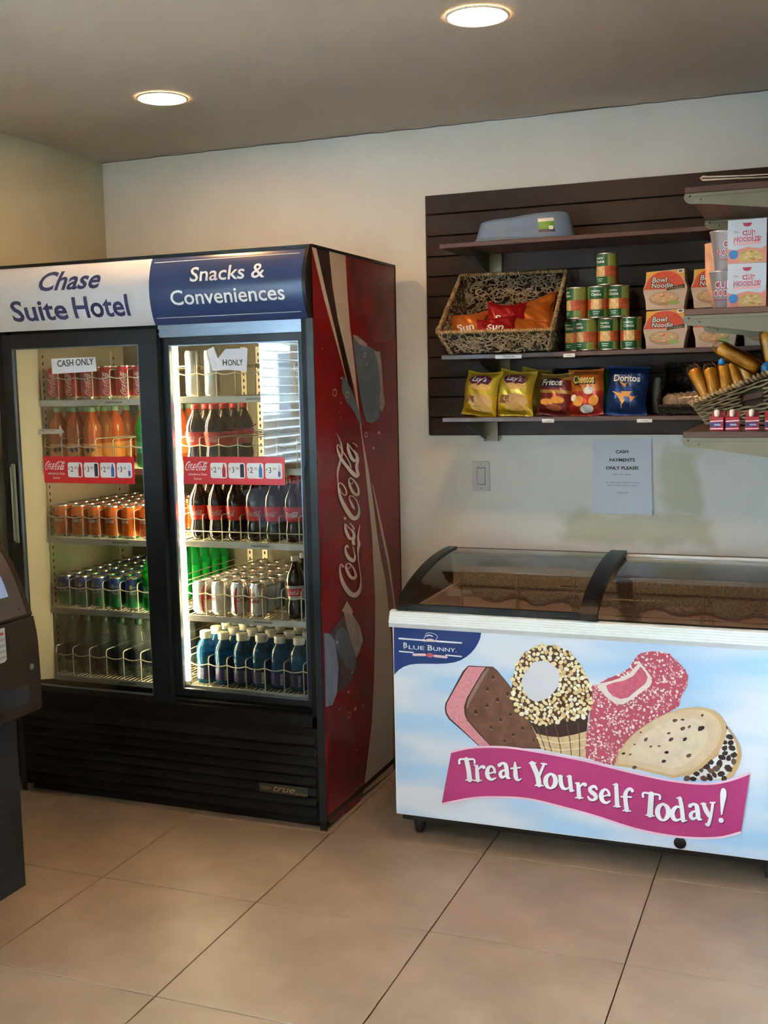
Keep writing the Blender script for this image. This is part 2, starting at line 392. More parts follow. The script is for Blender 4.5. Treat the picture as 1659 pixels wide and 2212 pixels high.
# outside, seen only as a reflection
struct(MB().box(-25, 25, -30, 12, -.3, -.13).build('ground', M('asphalt', (.10, .10, .105), .9, noise=.1, nscale=2)))
bd = thing('building', 'white clapboard building outside the side window', 'building', (-9, -15, -.13))
MB().box(-15, -3.6, -15.6, -15, -.13, 5.5).build('wall', M('siding', (.85, .87, .88), .7), bd)
for k in range(5):
    w_ = MB().box(-14.2 + k * 2.2, -13.2 + k * 2.2, -15, -14.95, .9, 2.2).build('window', M('far_frame', (.7, .7, .7), .5), bd)
    MB().box(-14.1 + k * 2.2, -13.3 + k * 2.2, -14.95, -14.94, 1.0, 2.1).build('pane', M('far_pane', (.1, .13, .16), .2), w_)
for k in range(16): MB().box(-15, -3.6, -15, -14.97, .1 + k * .33, .13 + k * .33).build('siding_board', MATS['siding'], bd)
cr = thing('car', 'dark parked car outside the side window', 'car', (-5.9, -11.2, -.13))
mb = MB(); prof = [(-2.2, .25), (-2.2, .72), (-1.3, .84), (-.8, 1.3), (.9, 1.3), (1.5, .86), (2.2, .76), (2.2, .25)]
mb.prism(prof, lambda u, v, d: (-5.9 + u, -11.2 + d, v - .13), -.85, .85).build('body', M('car_paint', (.05, .06, .08), .2, coat=1), cr)
mb = MB()
for s in (-.86, .86): mb.poly([(-1.15, .86), (-.74, 1.24), (.84, 1.24), (1.3, .88)], lambda u, v, d: (-5.9 + u, -11.2 + d, v - .13), s)
mb.build('side_window', M('car_glass', (.02, .025, .03), .1), cr)
for yy in (-1.4, 1.4):
    for xx in (-.8, .8): MB().cyl((-5.9 + yy, -11.2 + xx - .1, .19), (-5.9 + yy, -11.2 + xx + .1, .19), .32, 20).build('wheel', rubber, cr)
tr = thing('tree', 'leafy green tree outside the side window', 'tree', (-3.05, -6.4, -.13))
MB().tube([(-3.05, -6.4, -.13), (-3.0, -6.35, 1.2), (-3.05, -6.4, 2.3)], [.09, .07, .04], 8).build('trunk', M('bark', (.1, .07, .05), .9), tr)
mb = MB(); rl = random.Random(11)
for k in range(900):
    a, b, r = rl.uniform(0, 2 * pi), rl.uniform(-1, 1), rl.uniform(.3, .75) ; q = math.sqrt(1 - b * b)
    c = Vector((-3.05 + .6 * r * q * cos(a), -6.4 + .6 * r * q * sin(a), 2.5 + r * b * .8)); u = Vector((rl.gauss(0, 1), rl.gauss(0, 1), rl.gauss(0, 1))).normalized() * .06; w = u.orthogonal().normalized() * .03
    mb.add([c - u, c + w, c + u, c - w], [(0, 1, 2, 3)])
mb.build('foliage', M('leaf', (.08, .22, .05), .6), tr, kind='stuff')
# downlights
for (x, y, lab) in ((-.817, -.823, 'round recessed ceiling downlight above the drinks cooler, further from the camera'), (.415, -1.195, 'round recessed ceiling downlight in the middle of the ceiling, nearer the camera'),
                    (-.55, -3.1, 'round recessed ceiling downlight behind the camera by the side window'), (2.6, -3.4, 'round recessed ceiling downlight behind the camera on the right')):
    t = thing('recessed_light', lab, 'ceiling light', (x, y, ZC), 'recessed downlights')
    mb = MB(); mb.lathe([(.088, -.0010), (.0885, -.004), (.084, -.006), (.081, -.006), (.079, -.002)], 40, (x, y, ZC), capb=False, capt=False).build('trim_ring', trim_m, t)
    MB().lathe([(.0001, -.0055), (.04, -.0058), (.0795, -.0045)], 40, (x, y, ZC), capt=False).build('lens', lens_m, t)

# ================================================================ drinks cooler
X0, X1, F, B, H = -1.555, -.2589, -.8517, -.080, 1.997
ck = thing('drinks_cooler', 'tall black two-door glass drinks cooler with red side graphic against the back wall', 'cooler', (-.907, -.47, 0))
mb = MB()
mb.box(X0, X0 + .045, F, B, .03, H).box(X1 - .045, X1 - .0006, F, B, .03, H).box(X0 + .045, X1 - .045, F + .02, B, 1.735, H).box(X0 + .045, X1 - .045, B - .03, B, .03, 1.735)
mb.box(X0 + .045, X1 - .045, F + .075, B - .03, .36, .428).box(X0 + .045, X1 - .045, F + .021, F + .075, .36, .404)
mb.build('cabinet', blackm, ck)
mb = MB(); mb.box(X0 + .045, X0 + .05, F + .075, B - .03, .43, 1.735).box(X1 - .05, X1 - .045, F + .075, B - .03, .43, 1.735).build('liner', cream, ck)
MB().box(X0 + .05, X1 - .05, B - .035, B - .03, .43, 1.735).build('liner_back', liner_shaded, ck); mb = MB()
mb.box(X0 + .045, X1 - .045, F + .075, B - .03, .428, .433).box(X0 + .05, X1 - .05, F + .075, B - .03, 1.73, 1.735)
mb.build('liner_floor_and_top', liner_shaded, ck)
MB().prism([(-1.494, F + .028), (-1.434, F + .074), (-1.434, F + .080), (-1.505, F + .080), (-1.505, F + .028)], lambda u, v, d: (u, v, d), .433, 1.732).build('added_jamb', cream, ck)  # added slanted panel, angled to catch the lamp tube's light
# pilasters with slots
for (xx, yy, sx) in ((X0 + .05, F + .185, 1), (X0 + .05, B - .12, 1), (X1 - .05, F + .115, -1), (X1 - .05, B - .12, -1)):
    p_ = MB().box(min(xx, xx + sx * .008), max(xx, xx + sx * .008), yy - .012, yy + .012, .45, 1.70).build('shelf_standard', cream, ck)
    mb = MB()
    for k in range(46): mb.box(min(xx + sx * .0083, xx + sx * .0086), max(xx + sx * .0083, xx + sx * .0086), yy - .0035, yy + .0035, .47 + k * .0265, .482 + k * .0265)
    mb.build('slots', ink, p_, kind='stuff')
for xx in (-.86, -.93):
    p_ = MB().box(xx, xx + .024, B - .043, B - .035, .45, 1.70).build('shelf_standard', cream, ck); mb = MB()
    for k in range(46): mb.box(xx + .008, xx + .015, B - .0434, B - .0431, .47 + k * .0265, .482 + k * .0265)
    mb.build('slots', ink, p_, kind='stuff')
# centre lamp behind the mullion
lt = MB().box(-.893, -.868, F + .0585, F + .066, .45, 1.72).build('lamp_post', black, ck)
mb = MB(); mb.cyl((-.848, F + .082, .47), (-.848, F + .082, 1.70), .0165, 14).build('lamp_tube', tube_m, lt)
mb = MB(); mb.cyl((-.848, F + .082, .435), (-.848, F + .082, .47), .018, 14).cyl((-.848, F + .082, 1.70), (-.848, F + .082, 1.73), .018, 14).build('lamp_socket', white, lt)
# frame, tracks
MB().box(X0, X0 + .022, F - .004, F, .0, 1.757).build('frame_stile', frame_m, ck); MB().box(X1 - .026, X1, F - .004, F, .0, 1.757).build('frame_stile', frame_m, ck)
mb = MB(); mb.box(-.858, X1 - .026, F + .003, F + .010, 1.742, 1.756).box(-.858, X1 - .026, F + .006, F + .012, 1.722, 1.730).box(-.858, X1 - .026, F + .010, F + .03, 1.715, 1.757)
mb.build('door_track', track_m, ck)
def door(x0, x1, z0, z1, y, gl, lab):
    gx0, gx1, gz0, gz1 = gl
    mb = MB(); mb.box(x0, gx0, y, y + .028, z0, z1).box(gx1, x1, y, y + .028, z0, z1).box(gx0, gx1, y, y + .028, z0, gz0).box(gx0, gx1, y, y + .028, gz1, z1)
    d = mb.build('door', frame_m, ck, origin=((x0 + x1) / 2, y, z0), label=lab)
    mb = MB(); e = .004
    for (a, b_, c, dd) in ((gx0, gx0 + e, gz0, gz1), (gx1 - e, gx1, gz0, gz1), (gx0, gx1, gz0, gz0 + e), (gx0, gx1, gz1 - e, gz1)): mb.box(a, b_, y + .002, y + .012, c, dd)
    mb.build('glass_seal', track_m, d)
    MB().add([(gx0, y + .012, gz0), (gx1, y + .012, gz0), (gx1, y + .012, gz1), (gx0, y + .012, gz1)], [(0, 1, 2, 3)]).build('glass', pane_m, d)
    return d
dl = door(-1.531, -.862, .405, 1.745, F - .004, (-1.489, -.938, .425, 1.694), 'left sliding glass door')
dr = door(-.905, -.286, .428, 1.716, F + .030, (-.838, -.331, .449, 1.688), 'right sliding glass door')
# handles
mb = MB(); mb.box(-1.516, -1.496, F - .012, F - .0045, .97, 1.27, bev=.003); mb.box(-1.513, -1.507, F - .022, F - .012, .98, 1.26, bev=.002); mb.build('handle', M('handle_grey', (.22, .24, .16), .35), dl)
MB().box(-.318, -.300, F + .018, F + .030, .96, 1.265, bev=.004).build('handle', black, dr)
# header sign, bulging forward
def bulge(z): t = (z - 1.757) / (H - .012 - 1.757); return F - .004 - .046 * math.sin(pi * min(max(t, 0), 1)) ** .8
def sgn(u, v, d): return (u, bulge(v) - d, v)
hd = MB()
sx0, sx1, sb = X0 + .004, X1 - .014, -.866
n = 40
for (a, b_, mi) in ((sx0, sb, 0), (sb, sx1, 1)):
    hd.grid(lambda u, v: sgn(a + (b_ - a) * u, 1.757 + (H - .012 - 1.757) * v, 0), 8, n, mi)
hs = hd.build('header_sign', [signw, signb], ck, origin=(-.907, F, 1.757))
def arc_fill():   # blue field has a bowed left border
    mb = MB(); P = [(sb - .0004, 1.757), (sb + .008, 1.757), (sb - .012 + .016, 1.79)]
    L = [(-.861 + .009 * math.sin(pi * k / 30), 1.757 + (H - .012 - 1.757) * k / 30) for k in range(31)]
    for k in range(30):
        (a, z0), (b_, z1) = L[k], L[k + 1]
        mb.add([sgn(a, z0, .0006), sgn(-.84, z0, .0006), sgn(-.84, z1, .0006), sgn(b_, z1, .0006)], [(0, 1, 2, 3)], 1)
        mb.add([sgn(-.875, z0, .0004), sgn(a, z0, .0004), sgn(b_, z1, .0004), sgn(-.875, z1, .0004)], [(0, 1, 2, 3)], 0)
    return mb
arc_fill().build('sign_border', [signw, signb], hs)
for (u, v, h, w, s, mi, sh) in ((-1.184, 1.926, .070, .262, 'Chase', 0, .25), (-1.323, 1.826, .074, .243, 'Suite', 0, 0), (-1.058, 1.828, .074, .232, 'Hotel', 0, 0), (-.550, 1.918, .050, .283, 'Snacks &', 1, 0), (-.554, 1.843, .050, .432, 'Conveniences', 1, 0)):
    mb = MB(); put_text(mb, s, sgn, u, v, h, w, .0014, mi, bold=(.020 if mi == 0 else .012), shear=sh, cuts=12); mb.build('sign_lettering', [signt, white], hs)
for zz in (1.967, 1.778):
    mb = MB()
    for k in range(12): a = -.845 + (.845 - .292) * k / 12; b_ = -.845 + (.845 - .292) * (k + 1) / 12; mb.add([sgn(a, zz, .001), sgn(b_, zz, .001), sgn(b_, zz + .002, .001), sgn(a, zz + .002, .001)], [(0, 1, 2, 3)], 1)
    mb.build('sign_line', [signt, white], hs)
mb = MB()
capo = [(F + .004, 1.757)] + [(bulge(1.757 + (H - .006 - 1.757) * k / 12) - .003, 1.757 + (H - .006 - 1.757) * k / 12) for k in range(13)] + [(F + .004, H - .004)]
for (a, b_) in ((X1 - .014, X1 - .002), (X0, X0 + .004)): mb.prism(capo, lambda u, v, d: (d, u, v), a, b_)
mb.box(X0, X1 - .001, F - .006, F + .03, H - .012, H - .001)
mb.build('sign_end_cap', black, hs)
# lower grille
mb = MB(); mb.box(X0 + .022, X1 - .026, F + .004, F + .02, .03, .36)
gr = mb.build('grille_panel', blackm, ck, origin=(-.907, F, .03))
gs = MB().prism([(F - .010, .0), (F - .014, .006), (F + .003, .030), (F + .004, .0)], lambda u, v, d: (d, u, v), X0 + .03, X1 - .035).mesh('louvre', blackm, (-.907, F, 0))
for k in range(8):
    o = bpy.data.objects.new('louvre', gs); COL.objects.link(o); o.parent = gr; o.location = (0, 0, .018 + k * .036)
MB().box(X0 + .022, X1 - .026, F + .0, F + .02, .362, .404).build('sill_rail', blackm, ck)
MB().box(X0 + .03, X1 - .03, F + .03, B, .0, .03).build('plinth', black, ck)
MB().box(X1 - .026, X1, F - .0045, F, .0, .03).build('corner_foot', black, ck)
bdg = [(-0.5119,0.1509),(-0.3229,0.1523),(-0.3257,0.1187),(-0.5112,0.1205)]
mb = MB(); y_ = F - .0145
mb.prism([(a, b_) for a, b_ in bdg], lambda u, v, d: (u, y_ - d, v), 0, .003)
bo = mb.build('badge', M('badge_dark', (.03, .028, .02), .4), gr)
bx_ = sum(a for a, b_ in bdg) / 4; bz_ = sum(b_ for a, b_ in bdg) / 4
mb = MB(); put_text(mb, 'true', lambda u, v, d: (u, y_ - .0034 - d, v), bx_ + .005, bz_ + .001, .020, .085, 0, 0, bold=.01, shear=.4)
mb.box(bx_ + .045, bx_ + .095, y_ - .0036, y_ - .003, bz_ - .010, bz_ - .008); mb.box(bx_ - .085, bx_ - .045, y_ - .0036, y_ - .003, bz_ + .002, bz_ + .004); mb.box(bx_ - .085, bx_ - .052, y_ - .0036, y_ - .003, bz_ - .004, bz_ - .002)
mb.build('badge_lettering', M('badge_gold', (.35, .28, .12), .35, metal=.6), bo)

# ---- side graphic
SXF = lambda u, v, d: (X1 + d, u, v)
mb = MB(); mb.box(X1 - .0005, X1 + .0002, F + .001, B, .035, H - .006)
sg = mb.build('side_graphic', [red], ck, origin=(X1, -.47, 1.0))
mb = MB(); mb.box(X1, X1 + .0025, F + .002, B, H - .010, H).box(X1, X1 + .0025, B - .003, B, .03, H); mb.box(X1 - .0005, X1 + .0015, F, B, .0301, .05); mb.build('side_trim', black, sg)
A_ = (600, 500, 3.403); C_ = (600, 1150, 3.403)
def side(pts, m, name, d): mb = MB(); mb.poly(pts, SXF, d); return mb.build(name, m, sg)
side([(-0.8173,1.9911),(-0.711,1.9886),(-0.6902,1.8731),(-0.6512,1.7602),(-0.5871,1.6448),(-0.522,1.5007),(-0.4772,1.4015),(-0.5188,1.4519),(-0.5702,1.5255),(-0.6663,1.7086),(-0.7478,1.8555)], M('side_black', (.02, .006, .006), .35, noise=.5, nscale=12), 'dark_band', .0005)
side([(-0.8522,1.9928),(-0.8172,1.9929),(-0.7478,1.8555),(-0.6663,1.7086),(-0.5702,1.5255),(-0.4784,1.3818),(-0.5254,1.4473),(-0.647,1.6438),(-0.761,1.823)], tan, 'thin_stripe', .0008)
side([(-0.711,1.9886),(-0.5711,1.9905),(-0.5613,1.8589),(-0.5443,1.7412),(-0.5144,1.6219),(-0.4855,1.4756),(-0.4544,1.3509),(-0.4084,1.2377),(-0.3683,1.1169),(-0.331,0.9769),(-0.2922,0.8663),(-0.2539,0.7802),(-0.2281,0.6677),(-0.2078,0.5547),(-0.1962,0.4421),(-0.2093,0.0002),(-0.5299,0.0165),(-0.475,0.1429),(-0.4268,0.2604),(-0.3969,0.4113),(-0.3779,0.5654),(-0.3644,0.7206),(-0.372,0.8266),(-0.3832,0.9838),(-0.4063,1.0952),(-0.4349,1.2396),(-0.4772,1.4015),(-0.5205,1.525),(-0.5871,1.6448),(-0.6512,1.7602),(-0.6902,1.8731)], tan, 'wide_stripe', .001)
side([(-0.372,1.1685),(-0.359,1.1571),(-0.2647,0.9682),(-0.2085,0.8534),(-0.1495,0.6469),(-0.164,0.5793),(-0.1774,0.6918),(-0.2348,0.8575),(-0.2903,0.9716)], tan, 'outer_stripe', .0012)
side([(-0.3212,0.9756),(-0.2903,0.9716),(-0.2348,0.8575),(-0.1774,0.6918),(-0.1671,0.5799),(-0.1791,-0.01),(-0.2093,0.0002),(-0.1962,0.4421),(-0.2078,0.5547),(-0.2281,0.6677),(-0.2539,0.7802),(-0.2851,0.8652)], M('side_maroon', (.12, .02, .02), .35), 'maroon_band', .0006)
side([(-0.5409,1.9878),(-0.3897,1.9779),(-0.0882,1.9886),(-0.0908,1.7589),(-0.1268,1.7051),(-0.327,1.6895),(-0.4008,1.796),(-0.505,1.7715),(-0.5382,1.8367)], M('side_shade_red', (.12, .008, .009), .35, noise=.7, nscale=7), 'shade_patch', .0004)  # darker red patch; shading at the panel top put into the colour
side([(-0.5239,1.7108),(-0.4587,1.7007),(-0.3947,1.6803),(-0.3013,1.6598),(-0.2644,1.6247),(-0.252,1.5478),(-0.2424,1.4702),(-0.2884,1.4096),(-0.3585,1.3918),(-0.4119,1.399),(-0.4427,1.4349),(-0.4705,1.5097),(-0.5008,1.5977)], slate, 'splash', .0016)
side([(-0.6281,1.5687),(-0.5928,1.5544),(-0.5461,1.5156),(-0.4751,1.4359),(-0.4525,1.3807),(-0.526,1.4375),(-0.5977,1.478),(-0.6341,1.512)], slate, 'splash', .0014)
side([(-0.322,1.6594),(-0.2624,1.658),(-0.2462,1.5992),(-0.2374,1.5064),(-0.2212,1.4645),(-0.2519,1.429),(-0.279,1.4505),(-0.2668,1.5376),(-0.2835,1.6092)], M('side_beige', (.30, .24, .20), .35, noise=.3, nscale=20), 'splash_edge', .002)
side([(-0.5237,1.7132),(-0.4835,1.7121),(-0.3879,1.6829),(-0.4084,1.6725),(-0.4599,1.6811),(-0.5096,1.6992)], MATS['side_beige'], 'splash_edge', .002)
side([(-0.8379,0.697),(-0.791,0.6844),(-0.7468,0.6482),(-0.7238,0.5453),(-0.7412,0.4615),(-0.7845,0.4294),(-0.8392,0.4376)], bslate, 'bottle_print', .0010)
side([(-0.791,0.6844),(-0.6701,0.7245),(-0.5744,0.6649),(-0.5115,0.5954),(-0.5493,0.553),(-0.5714,0.5075),(-0.6056,0.4706),(-0.6995,0.4553),(-0.7405,0.4712),(-0.7238,0.5453),(-0.7468,0.6482)], dslate, 'bottle_print', .0011)
side([(-0.7327,0.6838),(-0.6726,0.6857),(-0.6022,0.6258),(-0.5629,0.541),(-0.5844,0.5057),(-0.646,0.526),(-0.7148,0.5921),(-0.7468,0.6482)], slate, 'bottle_print', .0014)
side([(-0.669,0.7415),(-0.5904,0.7134),(-0.5235,0.6542),(-0.4942,0.5967),(-0.5291,0.5636),(-0.5626,0.546),(-0.609,0.6173),(-0.6482,0.6855)], MATS['side_beige'], 'bottle_print', .0017)
side([(-0.6367,0.7696),(-0.6072,0.7442),(-0.5835,0.722),(-0.5969,0.7087),(-0.6454,0.7294),(-0.6871,0.7426)], tan, 'bottle_tip', .002)
side([(-0.8304,0.4327),(-0.6663,0.4014),(-0.5991,0.2704),(-0.5536,0.1685),(-0.5031,0.1257),(-0.5291,0.0294),(-0.5647,-0.0102),(-0.8345,0.0202)], dred, 'shade_patch', .0004)  # darker red patch; shadow low on the panel painted as colour
mb = MB(); rr_ = random.Random(2)
DOTS = [(-0.7918,1.6594,0.0055),(-0.6382,1.5602,0.0067),(-0.6437,1.4743,0.0067),(-0.6624,1.4418,0.0048),(-0.3965,1.6083,0.0081),(-0.3505,1.2988,0.0113),(-0.736,1.6079,0.0033),(-0.7331,0.6412,0.0125),(-0.6453,0.4392,0.0119),(-0.7296,0.4003,0.0068),(-0.5157,0.3552,0.0072),(-0.5643,0.4149,0.0051),(-0.5814,0.2043,0.0061),(-0.6062,0.502,0.009),(-0.5871,0.3599,0.0151),(-0.6553,1.4226,0.0048),(-0.2918,1.3531,0.0135)]
for (u, v, w) in DOTS: mb.poly([(u + w * .8 * cos(a * pi / 5), v + w * .5 * sin(a * pi / 5)) for a in range(10)], SXF, .0024)
RINGS = [(-0.5864,1.5018,0.0165),(-0.4214,1.3518,0.0141),(-0.4168,1.6427,0.0121),(-0.6966,1.5106,0.0189),(-0.6445,0.3535,0.017)]
for (u, v, w) in RINGS: mb.ribbon([(u + w * .9 * cos(a * pi / 6), v + w * .6 * sin(a * pi / 6), .004) for a in range(13)], SXF, .0024, sub=2)
mb.build('bubbles', tan, sg, kind='stuff')
